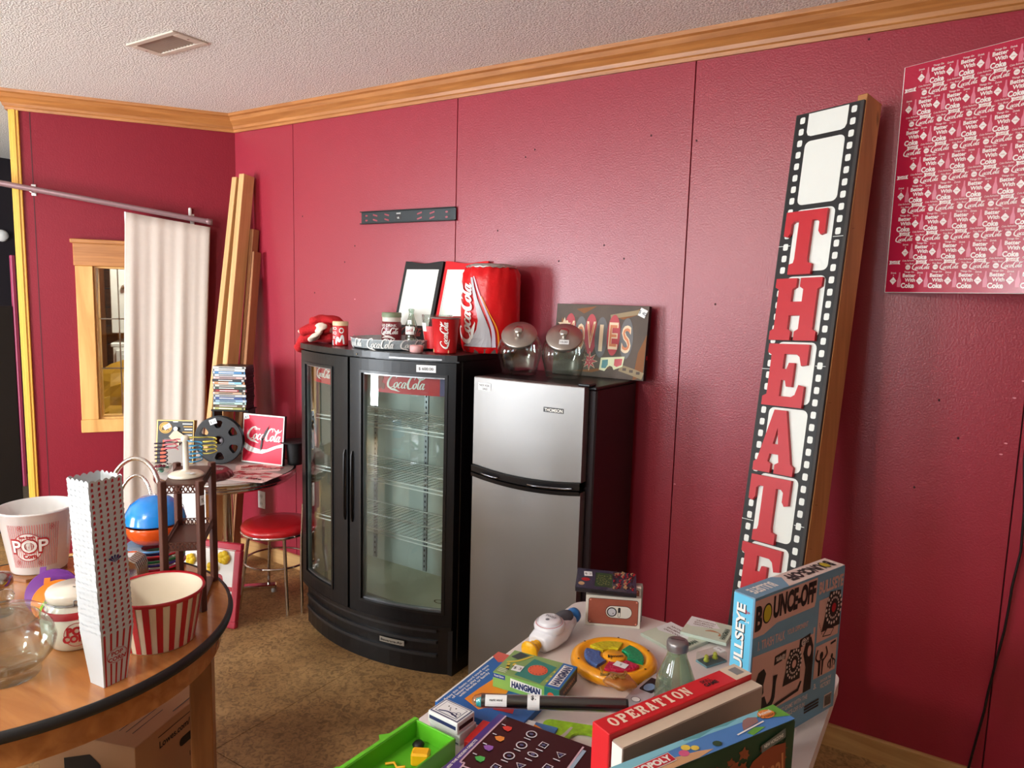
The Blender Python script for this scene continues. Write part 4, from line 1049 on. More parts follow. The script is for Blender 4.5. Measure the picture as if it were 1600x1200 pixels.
# bullseye bounce game box
m_bo_bl = mat('box_light_blue', (98, 190, 226), .5); m_bo_pk = mat('box_salmon', (214, 168, 156), .55); m_bo_wh = mat('box_offwhite_pink', (226, 206, 198), .55)
m_bo_b2 = mat('box_front_blue', (112, 156, 184), .5)
def deco_bo(b, F, t):
    f = F['front']; W, H = .375, .375
    b.rect(f, 0, 0, W, H, m_bo_b2, .0004)
    b.poly([(0, .372), (0, .285), (.04, .285), (.09, .30), (.245, .30), (.25, .315), (.25, .373)], f, m_bo_pk, .0008)
    b.rect(f, .004, .085, .258, .245, m_bo_pk, .0008); b.poly([(.004, .24), (.004, .262), (.245, .288), (.25, .23)], f, m_bo_b2, .0012)
    b.text(f, 'B', .017, .33, .055, m_inkb, w=.026, d=.0014, bold=.05)
    b.ell(f, .048, .333, .018, .024, m_inkb, .0014); b.ell(f, .048, .333, .014, .02, mat('ball_yellow', (196, 176, 40), .5), .0018)
    b.text(f, 'UNCE-OFF', .158, .342, .05, m_inkb, w=.175, d=.0014, bold=.05, rot=.0)
    b.text(f, 'BULLSEYE', .315, .343, .03, m_bo_pk, w=.11, d=.0014, bold=.04)
    b.text(f, '1. TRASH TALK', .073, .262, .022, m_bo_pk, w=.105, d=.0016, bold=.02); b.text(f, 'YOUR OPPONENT', .178, .264, .013, m_bo_pk, w=.088, d=.0016)
    # dart board panel
    b.rect(f, .266, .2, .365, .31, m_bo_pk, .0012)
    def target(cx, cz, s, mc=m_inkr):
        b.poly([(cx-.036*s, cz-.04*s), (cx+.04*s, cz-.04*s), (cx+.034*s, cz+.045*s), (cx-.012*s, cz+.05*s)], f, m_inkb, .0018)
        b.ell(f, cx+.008*s, cz+.008*s, .034*s, .04*s, m_inkb, .002)
        for k in range(18):
            a = 2*PI*k/18
            b.ell(f, cx+.008*s+.031*s*cos(a), cz+.008*s+.036*s*sin(a), .0035*s, .004*s, m_bo_wh, .0024, n=8)
            b.ell(f, cx+.008*s+.02*s*cos(a), cz+.008*s+.024*s*sin(a), .0025*s, .003*s, m_bo_wh, .0024, n=8)
        b.ell(f, cx+.008*s, cz+.008*s, .009*s, .011*s, mc, .0024)
    target(.325, .268, 1.1); target(.165, .168, .95, m_bo_pk)
    b.poly([(.29, .21), (.33, .205), (.345, .222), (.31, .23)], f, m_inkb, .0016); b.poly([(.295, .212), (.328, .208), (.34, .221), (.312, .227)], f, m_bo_pk, .002)
    for k in range(6): b.ell(f, .272+k*.003, .25-k*.006, .0012, .002, m_inkb, .002, n=6)
    b.rect(f, .266, .105, .365, .19, m_bo_pk, .0012)
    def man(x, z, s, arms):
        b.poly([(x-.012*s, z), (x+.012*s, z), (x+.014*s, z+.05*s), (x-.014*s, z+.05*s)], f, m_inkb, .0018); b.ell(f, x, z+.062*s, .009*s, .012*s, m_inkb, .002)
        for q in (-1, 1): b.stroke(f, [(x+q*.012*s, z+.045*s, .006*s), (x+q*.03*s, z+(.06 if arms else .03)*s, .006*s), (x+q*.022*s, z+(.085 if arms else .01)*s, .005*s)], m_inkb, .0021)
        b.stroke(f, [(x-.002*s, z+.048*s, .001), (x, z+.02*s, .001), (x-.001*s, z, .001)], m_bo_pk, .0025)
    man(.295, .108, .85, True); man(.345, .112, .55, False)
    b.poly([(.335, .178), (.358, .181), (.357, .187), (.334, .184)], f, m_inkb, .0018)
    b.poly([(.09, .195), (.135, .2), (.137, .222), (.092, .217)], f, m_inkb, .0014); b.text(f, '%#&@!', .114, .2085, .011, m_bo_wh, w=.036, d=.002)
    b.poly([(.19, .208), (.235, .214), (.237, .236), (.192, .23)], f, m_inkb, .0014); b.text(f, '@?!', .214, .222, .013, m_bo_wh, w=.03, d=.002)
    # seated player left, standing player right, table
    b.poly([(.018, .13), (.02, .175), (.03, .195), (.05, .2), (.06, .185), (.052, .16), (.055, .14), (.045, .13)], f, m_inkb, .0018)
    b.poly([(.03, .085), (.038, .13), (.06, .13), (.075, .1), (.085, .085)], f, m_inkb, .0018); b.stroke(f, [(.065, .095, .016), (.092, .11, .014), (.096, .15, .012), (.098, .17, .018)], m_inkb, .002)
    b.poly([(.222, .085), (.226, .15), (.21, .19), (.222, .222), (.24, .226), (.252, .2), (.256, .16), (.256, .085)], f, m_inkb, .0018); b.ell(f, .236, .19, .008, .014, m_bo_pk, .0022)
    b.poly([(.09, .088), (.2, .098), (.212, .12), (.205, .122), (.196, .106), (.09, .096)], f, m_inkb, .0022)
    b.text(f, '3.', .277, .085, .014, m_bo_wh, d=.0014, bold=.03); b.text(f, 'SAVOUR THE', .325, .09, .008, m_bo_wh, w=.05, d=.0014); b.text(f, 'VICTORY!', .325, .076, .012, m_bo_wh, w=.048, d=.0014)
    b.text(f, 'ART DART GAME WITH THE', .165, .07, .012, m_bo_wh, w=.16, d=.0014, bold=.01); b.text(f, 'CLASSIC BOUNCE-OFF FUN', .16, .052, .012, m_bo_wh, w=.15, d=.0014, bold=.01)
    for k in range(3): b.rect(f, .235, .025+k*.008, .3, .030+k*.008, m_inkb, .0014)
    b.rect(f, .325, .01, .36, .045, m_bo_wh, .0014)
    for k in range(12): b.rect(f, .328+k*.0026, .013, .3292+k*.0026+.0006*(k % 2), .042, m_inkb, .0018)
    b.rect(f, .07, .0, .16, .035, m_bo_pk, .0014); b.text(f, 'BOUNCE', .11, .018, .007, m_inkb, d=.0018)
    g = F['left']; b.rect(g, 0, 0, .05, H, m_bo_bl, .0004)
    b.poly([(0, .0), (.03, .0), (.0, .06)], g, m_inkw, .0008)
    b.text(lambda u, v, q=0: g(v, u, q) if 0 else g(.05-v, u, q), 'BULLSEYE', .265, .028, .022, m_inkb, w=.18, d=.0009, bold=.05); b.text(lambda u, v, q=0: g(.05-v, u, q), 'BULLSEYE', .266, .0295, .022, m_inkw, w=.18, d=.0013, bold=.03)
    b.text(g, '8+', .038, .34, .009, m_inkr, d=.001); b.text(g, '2-4', .038, .318, .006, m_inkw, d=.001)
    k_ = F['top']; b.rect(k_, 0, 0, .375, .055, m_bo_wh, .0004); b.poly([(0, 0), (.13, 0), (.16, .04), (.14, .055), (0, .055)], k_, m_bo_b2, .0008)
    rv = lambda u, v, q=0: k_(.375-u, .055-v, q)
    b.text(rv, 'BULLSEYE', .31, .028, .026, m_inkw, w=.09, d=.0014, bold=.04); b.text(rv, 'BOUNCE-OFF', .115, .028, .03, m_inkb, w=.19, d=.0014, bold=.05); b.ell(rv, .048, .028, .011, .014, mat('ball_yellow', (196, 176, 40), .5), .0018)
obox('dart_game_box', 'tall blue and salmon bounce-off dart game box standing at the back right of the table', 'board game', (3.668, -1.402, TZ), (.36, .93, 0), .375, .055, .378, m_bo_b2, deco_bo)

# operation box standing on its long edge: red lid, cream tray pulled toward the room
m_opr = mat('operation_red', (214, 32, 40), .4); m_opc = mat('operation_cream', (222, 204, 182), .6); m_opg = mat('tray_brown_grey', (176, 150, 136), .6)
xd = V(.4, .92, 0).normalized()
t = thing('operation_game_box', 'red lidded operation game box standing on edge with its cream tray sliding out', 'board game', (3.562, -1.885, TZ))
yd = V(0, 0, 1).cross(xd)
B = lambda a, c, e: xd*a+yd*c+V(0, 0, e)
b = MB(); b.box((0, .026, 0), (.395, .072, .262), m_opr, .0015, fr=B)
tpf = lambda u, v, q=0: B(u, .026+v, .262+q)
b.rect(tpf, .345, 0, .395, .046, m_opc, .0005); b.rect(tpf, .362, .012, .385, .036, mat('grey_label', (140, 136, 134), .6), .0009)
slabtext(b, tpf, 'OPERATION', .022, .011, .026, .019, .0048, mat('cream_letters', (244, 222, 200), .5), .001)
b.text(tpf, 'SKILL', .288, .031, .009, m_inkb, d=.001, bold=.02); b.text(tpf, 'GAME', .29, .019, .010, m_inkb, d=.001, bold=.04)
lf = lambda u, v, q=0: B(-q, .072-u, v)
b.text(lf, 'SKILL', .022, .15, .008, m_inkb, d=.001, rot=.35); b.text(lf, 'GAME', .024, .137, .01, m_inkb, d=.001, rot=.35, bold=.04)
b.build('lid', t)
b = MB(); b.box((.006, -.004, .003), (.392, .024, .25), m_opg, .0015, fr=B); b.rect(lambda u, v, q=0: B(u, v-.004, .25+q), .007, .001, .391, .028, m_opc, .0008)
b.rect(lambda u, v, q=0: B(.006-q, .024-u, v), .001, .004, .027, .249, m_inkw, .0008); b.build('tray', t)

# monopoly box
m_mg = mat('monopoly_green', (34, 70, 44), .45, var=.15, vs=8); m_mb = mat('scene_blue', (74, 130, 196), .5, var=.2, vs=15)
xm = V(.46, .888, 0).normalized()
def deco_mo(b, F, t):
    f, k_ = F['front'], F['top']; W, D_, H = .40, .05, .268
    b.rect(f, 0, 0, W, H, m_mg, .0004)
    m_lf = mat('autumn_leaf_orange', (150, 74, 40), .5, var=.3, vs=30)
    rq = random.Random(5)
    for k in range(46):
        cx = .17+rq.random()*.21; cz = .212+.036*rq.random()-abs(cx-.26)*.12; s = .007+.008*rq.random()
        b.poly([(cx+s*(1 if i % 2 else .55)*cos(i*PI/5+k), cz+s*(1 if i % 2 else .55)*sin(i*PI/5+k)) for i in range(10)], f, m_lf if k % 3 else m_mg, .0006+.00004*k)
    b.poly([(.255, .1), (.27, .20), (.29, .225), (.33, .24), (.375, .235), (.38, .16), (.36, .11), (.31, .085)], f, mat('sign_wood_orange', (148, 66, 36), .5), .003)
    m_tan = mat('tan_letters', (206, 134, 84), .5)
    b.text(f, 'Animal', .322, .192, .042, m_tan, w=.10, d=.0036, bold=.02, rot=.12); b.text(f, 'Crossing', .318, .135, .04, m_tan, w=.118, d=.0036, bold=.02, rot=.12)
    b.poly([(.31, .235), (.372, .247), (.37, .265), (.308, .25)], f, mat('grey_ribbon', (110, 116, 110), .5), .004); b.text(f, 'NEW HORIZONS', .34, .25, .007, m_inkw, w=.05, d=.0044, rot=.16)
    b.poly([(.0, .08), (.205, .11), (.205, .205), (.0, .175)], f, m_inkw, .003); b.poly([(.0, .085), (.201, .114), (.201, .2), (.0, .171)], f, mat('monopoly_maroon', (136, 22, 40), .45), .0034)
    b.text(f, 'MONOPOLY', .09, .145, .055, m_inkw, w=.2, d=.0038, bold=.04, rot=.14)
    # top spine picture
    b.rect(k_, 0, 0, W, D_, m_mb, .0004); b.poly([(0, .05), (0, .03), (.1, .036), (.22, .04), (.4, .034), (.4, .05)], k_, mat('sky_cyan', (130, 196, 214), .5), .0008)
    b.poly([(.17, .045), (.2, .04), (.24, .047), (.27, .043), (.3, .048), (.3, .05), (.17, .05)], k_, mat('hill_teal', (92, 160, 170), .5), .001)
    b.poly([(0, 0), (.16, 0), (.2, .006), (.17, .014), (.1, .022), (0, .02)], k_, mat('sand_tan', (206, 160, 118), .5), .001)
    b.poly([(.29, 0), (.33, .008), (.31, .016), (.285, .01)], k_, mat('leaf_green', (96, 160, 60), .5), .0012); b.poly([(.34, .035), (.37, .02), (.4, .01), (.4, .05), (.36, .05)], k_, mat('leaf_green', (96, 160, 60), .5), .0012)
    for cx, cz, r, m in ((.145, .02, .01, mat('blossom_pink', (206, 90, 130), .5)), (.158, .03, .009, mat('flower_yellow', (228, 200, 80), .5)), (.172, .022, .008, mat('flower_yellow', (228, 200, 80), .5)), (.03, .01, .01, mat('leaf_green', (96, 160, 60), .5)), (.07, .006, .012, mat('leaf_green', (96, 160, 60), .5)), (.215, .013, .009, m_mg)): b.ell(k_, cx, cz, r, r*.8, m, .0016, n=12)
    b.poly([(.285, .018), (.33, .024), (.338, .036), (.322, .042), (.308, .04), (.295, .03)], k_, mat('house_mauve', (150, 112, 110), .5), .0014)
    b.poly([(.265, .012), (.34, .019), (.34, .022), (.265, .015)], k_, m_inkw, .0018)
    b.ell(k_, .362, .034, .019, .012, mat('badge_orange', (226, 134, 54), .5), .0018); b.text(k_, 'Animal', .362, .038, .008, m_inkw, d=.0022, bold=.02); b.text(k_, 'Crossing', .362, .029, .008, mat('badge_brown', (120, 60, 20), .5), d=.0022, bold=.02)
    b.poly([(.004, .008), (.122, .012), (.122, .034), (.004, .03)], k_, m_inkw, .002); b.poly([(.0055, .0095), (.1205, .0135), (.1205, .0325), (.0055, .0285)], k_, mat('monopoly_red', (196, 26, 44), .45), .0024)
    b.text(k_, 'MONOPOLY', .063, .021, .013, m_inkw, w=.108, d=.0028, bold=.05, rot=.03)
obox('monopoly_game_box', 'dark green island monopoly box standing on edge nearest the camera', 'board game', V(3.622, -2.004, TZ), xm, .40, .05, .272, m_mg, deco_mo)

# case stack: retro camera print holder with a dvd case on top
m_leather = mat('leather_print', (158, 82, 62), .5, var=.15, vs=25); m_hold = mat('cream_card', (226, 220, 206), .5)
cx_ = V(.155, .075, 0).normalized()
def deco_cam(b, F, t):
    f = F['front']; b.poly(rrect(.008, .008, .164, .092, .008), f, m_inkb, .0006); b.poly(rrect(.009, .009, .163, .091, .008), f, m_leather, .001)
    b.poly(rrect(.062, .03, .145, .071, .02, 6), f, m_inkb, .0014); b.poly(rrect(.0635, .0315, .1435, .0695, .019, 6), f, m_hold, .0018)
    b.ell(f, .082, .05, .0155, .0155, m_inkb, .0022); b.ell(f, .082, .05, .012, .012, mat('dial_grey', (200, 200, 204), .4), .0026); b.ell(f, .086, .046, .0018, .0018, m_inkb, .003, n=8)
    b.poly(rrect(.101, .034, .109, .066, .0038, 3), f, m_inkb, .0022); b.poly(rrect(.1022, .0355, .1078, .0495, .0028, 3), f, m_hold, .0026)
    for i in range(8):
        for j in range(9): b.ell(f, .115+i*.0031, .037+j*.0031, .0008, .0008, mat('dial_grey', (200, 200, 204)), .0022, n=5)
    for x, z in ((.014, .014), (.158, .014), (.014, .086), (.158, .086)): b.ell(f, x, z, .0028, .0028, mat('rivet_pink', (226, 150, 130), .4), .0014, n=10)
obox('card_case', 'brown leather-look retro camera printed case, front of two standing at the table corner', 'case', (3.072, -1.018, TZ), cx_, .172, .018, .1, m_hold, deco_cam, group=None)
def deco_c2(b, F, t):
    f = F['front']; b.poly(rrect(.006, .06, .166, .117, .006), f, m_leather, .0008)
    for x in (.012, .16): b.ell(f, x, .111, .0026, .0026, mat('rivet_pink', (226, 150, 130), .4), .0012, n=10)
obox('card_case', 'taller brown and cream case standing right behind the retro camera case', 'case', V(3.072, -1.018, TZ)+V(-.0105, .022, 0)*1.0, cx_, .172, .02, .124, m_hold, deco_c2)
obox('card_case', 'pale grey case at the back of the standing cases', 'case', V(3.072, -1.018, TZ)+V(-.02, .045, 0), cx_, .178, .03, .118, mat('grey_card', (170, 168, 160), .5), None)
def deco_dvd(b, F, t):
    k_ = F['top']; b.rect(k_, .0, .0, .19, .135, mat('dvd_dark_art', (64, 62, 84), .25, coat=.8, var=.5, vs=40), .0004)
    b.rect(k_, .06, .02, .115, .115, mat('dvd_green_art', (46, 72, 48), .3, coat=.6, var=.4, vs=60), .0008)
    rq = random.Random(2)
    for k in range(60):
        u, v = .118+rq.random()*.065, .01+rq.random()*.11; b.stroke(k_, [(u, v, .003), (u+.008-.016*rq.random(), v+.012, .003), (u+.004, v+.018, .002)], (m_inkr, mat('dvd_tan', (190, 150, 110), .4), mat('dvd_dark', (60, 30, 34), .4))[k % 3], .001+.00002*k, n=2)
        u, v = .065+rq.random()*.045, .03+rq.random()*.07; b.ell(k_, u, v, .002, .002, mat('dvd_gold', (150, 150, 90), .4), .0012, n=5)
    b.ell(k_, .03, .06, .014, .012, m_inkr, .001, n=10); b.ell(k_, .018, .03, .01, .012, mat('dvd_tan', (190, 150, 110), .4), .001, n=10)
    b.rect(F['front'], .05, .004, .13, .011, m_inkb, .0006)
    sticker('price_sticker', t, k_, .036, .098, .026, .03, .1, '$ 2', d=.002)
xdv = V(.19, .035, 0).normalized(); tl_ = V(-.02, .12, 1).normalized()
obox('dvd_case', 'glossy dark dvd case lying on top of the standing retro cases', 'dvd case', (3.049, -1.052, TZ+.117), V(.155, .068, -.004), .19, .133, .014, mat('case_black', (32, 34, 42), .3), deco_dvd, tilt=(0, -.09, 1))

# handheld twist toy
t = thing('twist_toy', 'white handheld action toy with a yellow crank and a blue knob', 'toy', (3.045, -1.165, TZ+.034))
ax = V(.08, .97, .10).normalized(); sd = V(1, -.08, 0).normalized(); uz = sd.cross(ax)
T_ = lambda a, c, e: sd*a+ax*c+uz*e
m_tw_ = mat('toy_white', (232, 232, 238), .25, coat=.4); m_ty = mat('toy_yellow', (242, 178, 20), .35); m_tb = mat('toy_blue', (36, 106, 176), .35)
b = MB(); vs = []; fs = []; prof = [(-.092, .026, .02), (-.09, .034, .028), (-.05, .043, .034), (0, .046, .036), (.04, .036, .028), (.075, .028, .02), (.078, .02, .014)]
n = 20
for y, a, h in prof:
    for k in range(n):
        an = 2*PI*k/n; q = (abs(cos(an))**3+abs(sin(an))**3)**(-1/3); vs.append(T_(a*q*cos(an), y, h*q*sin(an)*.9))
for i in range(len(prof)-1):
    for k in range(n): l = (k+1) % n; fs.append([i*n+k, i*n+l, (i+1)*n+l, (i+1)*n+k])
b.add(vs, fs, m_tw_, True); b.add(vs[:n], [list(range(n))[::-1]], m_tw_); b.add(vs[-n:], [list(range(n))], m_tw_); b.build('body', t)
b = MB(); b.lathe([(.045, .02), (.047, .034), (.042, .042), (.034, .042), (.034, .048), (.03, .052), (0, .053)], m_tw_, n=32, fr=lambda x, y, z: T_(x, y-.03, z)); b.lathe([(.0415, .037), (.043, .04), (.04, .043)], mat('toy_red_ring', (190, 50, 60), .3), n=32, fr=lambda x, y, z: T_(x, y-.03, z))
b.text(lambda u, v, d=0: T_(u, v-.03, .0535+d), 'TWIST', 0, .008, .009, mat('toy_grey', (110, 112, 120), .4), d=.0006); b.ell(lambda u, v, d=0: T_(u, v-.03, .0535+d), 0, -.01, .006, .006, mat('toy_grey', (110, 112, 120)), .0004); b.build('button', t)
b = MB(); b.lathe([(.028, .0), (.024, .01), (0, .012)], mat('toy_dark_grip', (70, 72, 80), .6), n=24, sy=1.5, fr=lambda x, y, z: T_(x, y+.042, z+.018)); b.build('grip', t)
b = MB(); b.lathe([(.008, -.0), (.014, .004), (.014, .008), (.009, .01), (.010, .014), (.018, .018), (.018, .022), (.013, .025), (.013, .029), (.023, .034), (.029, .044), (.026, .048), (0, .049)], m_ty, n=26, fr=lambda x, y, z: T_(x, -.09-z, y)); b.build('crank', t)
b = MB(); b.lathe([(.008, 0), (.01, .01), (.02, .014), (.024, .026), (.021, .038), (.01, .044), (0, .045)], m_tb, n=26, fr=lambda x, y, z: T_(x, .074+z, y)); b.build('knob', t)

# round yellow memory game
t = thing('memory_game', 'round orange-yellow light game with four coloured pads', 'electronic game', (3.258, -1.212, TZ), math.radians(150))
m_sy = mat('simon_yellow', (246, 166, 14), .32, coat=.3)
b = MB(); b.lathe([(.098, 0), (.112, .006), (.121, .018), (.118, .032), (.105, .04), (.092, .038), (.086, .031), (0, .031)], m_sy, n=64, capb=True)
for k in range(6): a = 2*PI*k/6+.3; b.ell(lambda u, v, d: V(u, v, .0402+d), .105*cos(a), .105*sin(a), .0035, .003, m_inkb, .0006, n=10)
b.build('body', t)
b = MB(); b.lathe([(.032, .031), (.032, .037), (.03, .039), (0, .040)], m_sy, n=36); zf = lambda u, v, d=0: V(u, v, .0402+d)
b.text(lambda u, v, d=0: V(cos(-1.9)*u-sin(-1.9)*v, sin(-1.9)*u+cos(-1.9)*v, .0402+d), 'Simon', .0, -.008, .013, m_inkb, d=.0005, bold=.03, shear=.3)
for x, y in ((-.01, .014), (-.004, .019), (-.016, .018), (.004, .014)): b.ell(zf, x, y+.002, .0022, .0022, m_inkb, .0005, n=8)
b.build('centre_hub', t)
for k, (nm, c) in enumerate((('yellow pad', (206, 190, 30)), ('blue pad', (70, 100, 160)), ('crimson pad', (190, 26, 70)), ('green pad', (0, 140, 90)))):
    b = MB(); a0 = math.radians(90*k+8-62); a1 = math.radians(90*k+82-62); m = mat(nm.replace(' ', '_'), c, .3, bump=.5, bs=120); vs = []; n = 14
    for r_, z in ((.038, .031), (.038, .038), (.042, .0405), (.079, .0405), (.083, .038), (.083, .031)):
        for i in range(n+1): a = a0+(a1-a0)*i/n; vs.append((r_*cos(a), r_*sin(a), z))
    fs = [[j*(n+1)+i, j*(n+1)+i+1, (j+1)*(n+1)+i+1, (j+1)*(n+1)+i] for j in range(5) for i in range(n)]
    for e in (0, n): fs.append([j*(n+1)+e for j in range(6)])
    b.add(vs, fs, m)
    for q in range(5): b.ell(zf, 0, 0, .048+q*.007, .048+q*.007, m, .0004, n=14, inner=.97, a0=a0+.05, a1=a1-.05)
    o = b.build('pad', t); o['label'] = nm
    if k == 2: sticker('price_sticker', o, lambda u, v, d=0: zf(u, v, d), .058*cos((a0+a1)/2), .058*sin((a0+a1)/2), .036, .026, .5, '5', d=.0016)

# gold pouch with cord
t = thing('mesh_pouch', 'see-through gold mesh pouch with tangled cord on the round yellow game', 'pouch', (3.337, -1.352, TZ+.042))
b = MB(); m_g1 = glass('gold_mesh', (226, 176, 90), rough=.3, op=.25)
b.lathe([(0, .0), (.03, .002), (.036, .01), (.03, .018), (.012, .02), (.008, .022), (.0, .022)], m_g1, n=24, sx=1.2, fn=lambda q, z, a: q*(1+.12*sin(a*5+1)))
b.build('bag', t)
b = MB(); rq = random.Random(9); pts = [(-.03+.014*rq.random()+k*.0045*(1 if k < 9 else -1)+(.08 if k > 8 else 0)*.5, .05*(rq.random()-.5), .024+.006*rq.random()) for k in range(16)]
sm = []
for i in range(len(pts)-1):
    for k in range(5): sm.append(Vector(pts[i]).lerp(Vector(pts[i+1]), k/5)+V(.006*sin(i+k), .006*cos(i*2+k), 0))
b.tube(sm, .0016, mat('gold_cord', (150, 110, 40), .5), 6); b.build('cord', t)

# silver handheld
t = thing('handheld_toy', 'silver handheld electronic toy with a dark screen beside the bottle', 'electronic toy', (3.392, -1.30, TZ), math.radians(-6))
b = MB(); b.poly([(-.022, -.1), (.022, -.1), (.027, -.02), (.027, .06), (.018, .105), (-.018, .105), (-.027, .06), (-.027, -.02)], lambda u, v, d: V(u, v, d+.001), mat('silver_plastic', (196, 198, 204), .25, metal=.3), 0, .022); b.build('body', t, bevel=.004)
zt = lambda u, v, d=0: V(u, v, .0232+d)
b = MB(); b.poly(rrect(-.018, -.01, .018, .06, .004), zt, m_inkb, .0004, .001); b.ell(zt, 0, .012, .013, .02, mat('screen_blue', (120, 160, 200), .2), .0018); b.build('screen', t)
b = MB(); b.ell(zt, 0, -.06, .012, .012, m_inkb, .0005, inner=.88); b.ell(zt, 0, -.06, .0105, .0105, m_white, .0004); b.build('button', t)
b = MB(); b.lathe([(.016, 0), (.014, .006), (0, .008)], m_chrome, c=(0, .085, .022), n=20); b.build('dome', t)
b = MB(); b.tube([(-.029, -.0, .012), (-.032, .04, .014), (-.029, .07, .012)], .004, m_tb, 8); b.build('side_trim', t)

# notepads
def deco_pad(b, F, t, a='HANGMAN'):
    k_ = F['top']; b.rect(k_, .002, .002, .148, .138, mat('pad_pale_green', (208, 220, 200), .6), .0004)
    b.poly([(.002, .138), (.08, .138), (.11, .09), (.02, .06), (.002, .07)], k_, m_paper, .0006)
    for j, s in enumerate(('ABCDEFGH', 'IJKLMNOP', 'QRSTUVW')): b.text(k_, s, .055, .115-j*.016, .008, mat('pad_brown_ink', (110, 70, 60), .5), w=.066, d=.001, bold=.02)
    b.stroke(k_, [(.07, .05, .004), (.09, .06, .012), (.115, .055, .004), (.12, .035, .01)], mat('pad_tan', (196, 140, 96), .5), .001)
    rv = lambda u, v, d=0: k_(.148-v, u, d)
    b.text(rv, a, .06, .016, .016, mat('pad_dark_green', (30, 70, 56), .5), w=.085, d=.001, bold=.04)
rzp = V(.87, -.35, 0)
obox('note_pad', 'pale green hangman writing pad in front, partly behind the glass bottle', 'notepad', (3.245, -.985, TZ), V(.93, -.36, 0), .15, .14, .01, mat('pad_edge', (190, 204, 190), .6), deco_pad, part='pages')
obox('note_pad', 'pale green hangman writing pad farther back, near the table edge', 'notepad', (3.350, -.925, TZ+.0105), V(.99, .05, 0), .14, .128, .01, mat('pad_edge', (190, 204, 190), .6), lambda b, F, t: deco_pad(b, lambda: 0 or F, t) if 0 else deco_pad(b, {'top': lambda u, v, q=0: F['top'](u*.93, v*.91, q)}, t), part='pages')

# big glass soda bottle bank
t = thing('bottle_bank', 'pale green glass bottle bank with a slotted silver cap', 'bottle', (3.462, -1.288, TZ))
b = MB(); pf = [(0, .003), (.044, .0), (.051, .006), (.052, .04), (.047, .075), (.036, .105), (.0265, .13), (.0235, .142), (.025, .147), (.0235, .15), (.0235, .16)]
b.lathe(pf, glass('green_bottle_glass', (196, 214, 190), edge=.35, op=.14), n=40, fn=lambda q, z, a: q*(1+(.012*cos(a*12) if z < .13 else 0))); b.build('body', t)
b = MB(); b.lathe([(.0265, .15), (.0272, .153), (.0272, .168), (.0255, .173), (0, .175)], mat('cap_grey', (150, 146, 146), .35, metal=.7), n=40, fn=lambda q, z, a: q*(1+.012*abs(sin(a*14)) if z < .17 else 1))
b.rect(lambda u, v, d=0: V(u*cos(.3)-v*sin(.3), u*sin(.3)+v*cos(.3), .1752+d), -.017, -.0012, .017, .0012, m_inkb, .0004); b.build('cap', t)

# little clear pack
t = thing('clear_pack', 'small clear blister box holding yellow-green pieces behind the glass bottle', 'pack', (3.475, -1.015, TZ), math.radians(62))
b = MB(); b.box((-.04, -.022, .0), (.04, .022, .006), mat('pack_teal', (110, 150, 160), .4), .001); b.build('tray', t)
b = MB(); b.box((-.04, -.022, .006), (.04, .022, .03), m_glass, .002); b.build('clear_cover', t)
for x in (-.02, .014):
    b = MB(); b.lathe([(.0, .006), (.008, .007), (.0085, .012), (.005, .016), (.007, .02), (.004, .026), (0, .027)], mat('figure_lime', (190, 200, 50), .4), c=(x, 0, 0), n=12); b.build('playing_piece', t)
sticker('price_sticker', t, lambda u, v, d=0: V(u, v, .0305+d), .03, 0, .022, .03, 0, '2')

# flat travel game beneath the hangman box
def deco_blue(b, F, t):
    k_ = F['top']; b.rect(k_, 0, 0, .23, .3, mat('game_blue', (20, 96, 170), .4), .0004)
    b.rect(k_, .0, .0, .005, .3, m_inkw, .0008)
    up9 = lambda u, v, d=0: k_(.05-v, u, d)
    for i, s in enumerate(('Enjoy this classic word travel game', 'of letters to play on the go', 'with friends or family')): b.text(up9, s, .12, .034-i*.011, .008, m_inkw, w=.2-.03*i, d=.001, bold=.02)
    b.poly([(.055, .05), (.11, .03), (.14, .07), (.12, .2), (.07, .2), (.06, .12)], k_, mat('game_orange', (232, 138, 30), .4), .0008)
    for i, s in enumerate('NO'): b.poly([(.085+i*.024, .05+i*.01), (.106+i*.024, .058+i*.01), (.1+i*.024, .08+i*.01), (.079+i*.024, .072+i*.01)], k_, m_inkb, .001); b.poly([(.087+i*.024, .053+i*.01), (.103+i*.024, .0595+i*.01), (.098+i*.024, .0775+i*.01), (.082+i*.024, .071+i*.01)], k_, m_inkw, .0014); b.text(k_, s, .0925+i*.024, .065+i*.01, .012, m_inkb, d=.0018, bold=.03)
    b.poly([(.14, .05), (.19, .06), (.18, .09), (.13, .08)], k_, m_inkr, .001)
    b.poly([(.0, .27), (.03, .25), (.1, .3), (.0, .3)], k_, mat('game_coral', (206, 90, 76), .4), .001)
obox('travel_game_box', 'flat blue travel game box under the hangman box at the table edge', 'board game', (2.972, -1.652, TZ), (1, .03, 0), .23, .3, .018, mat('game_blue', (20, 96, 170), .4), deco_blue)
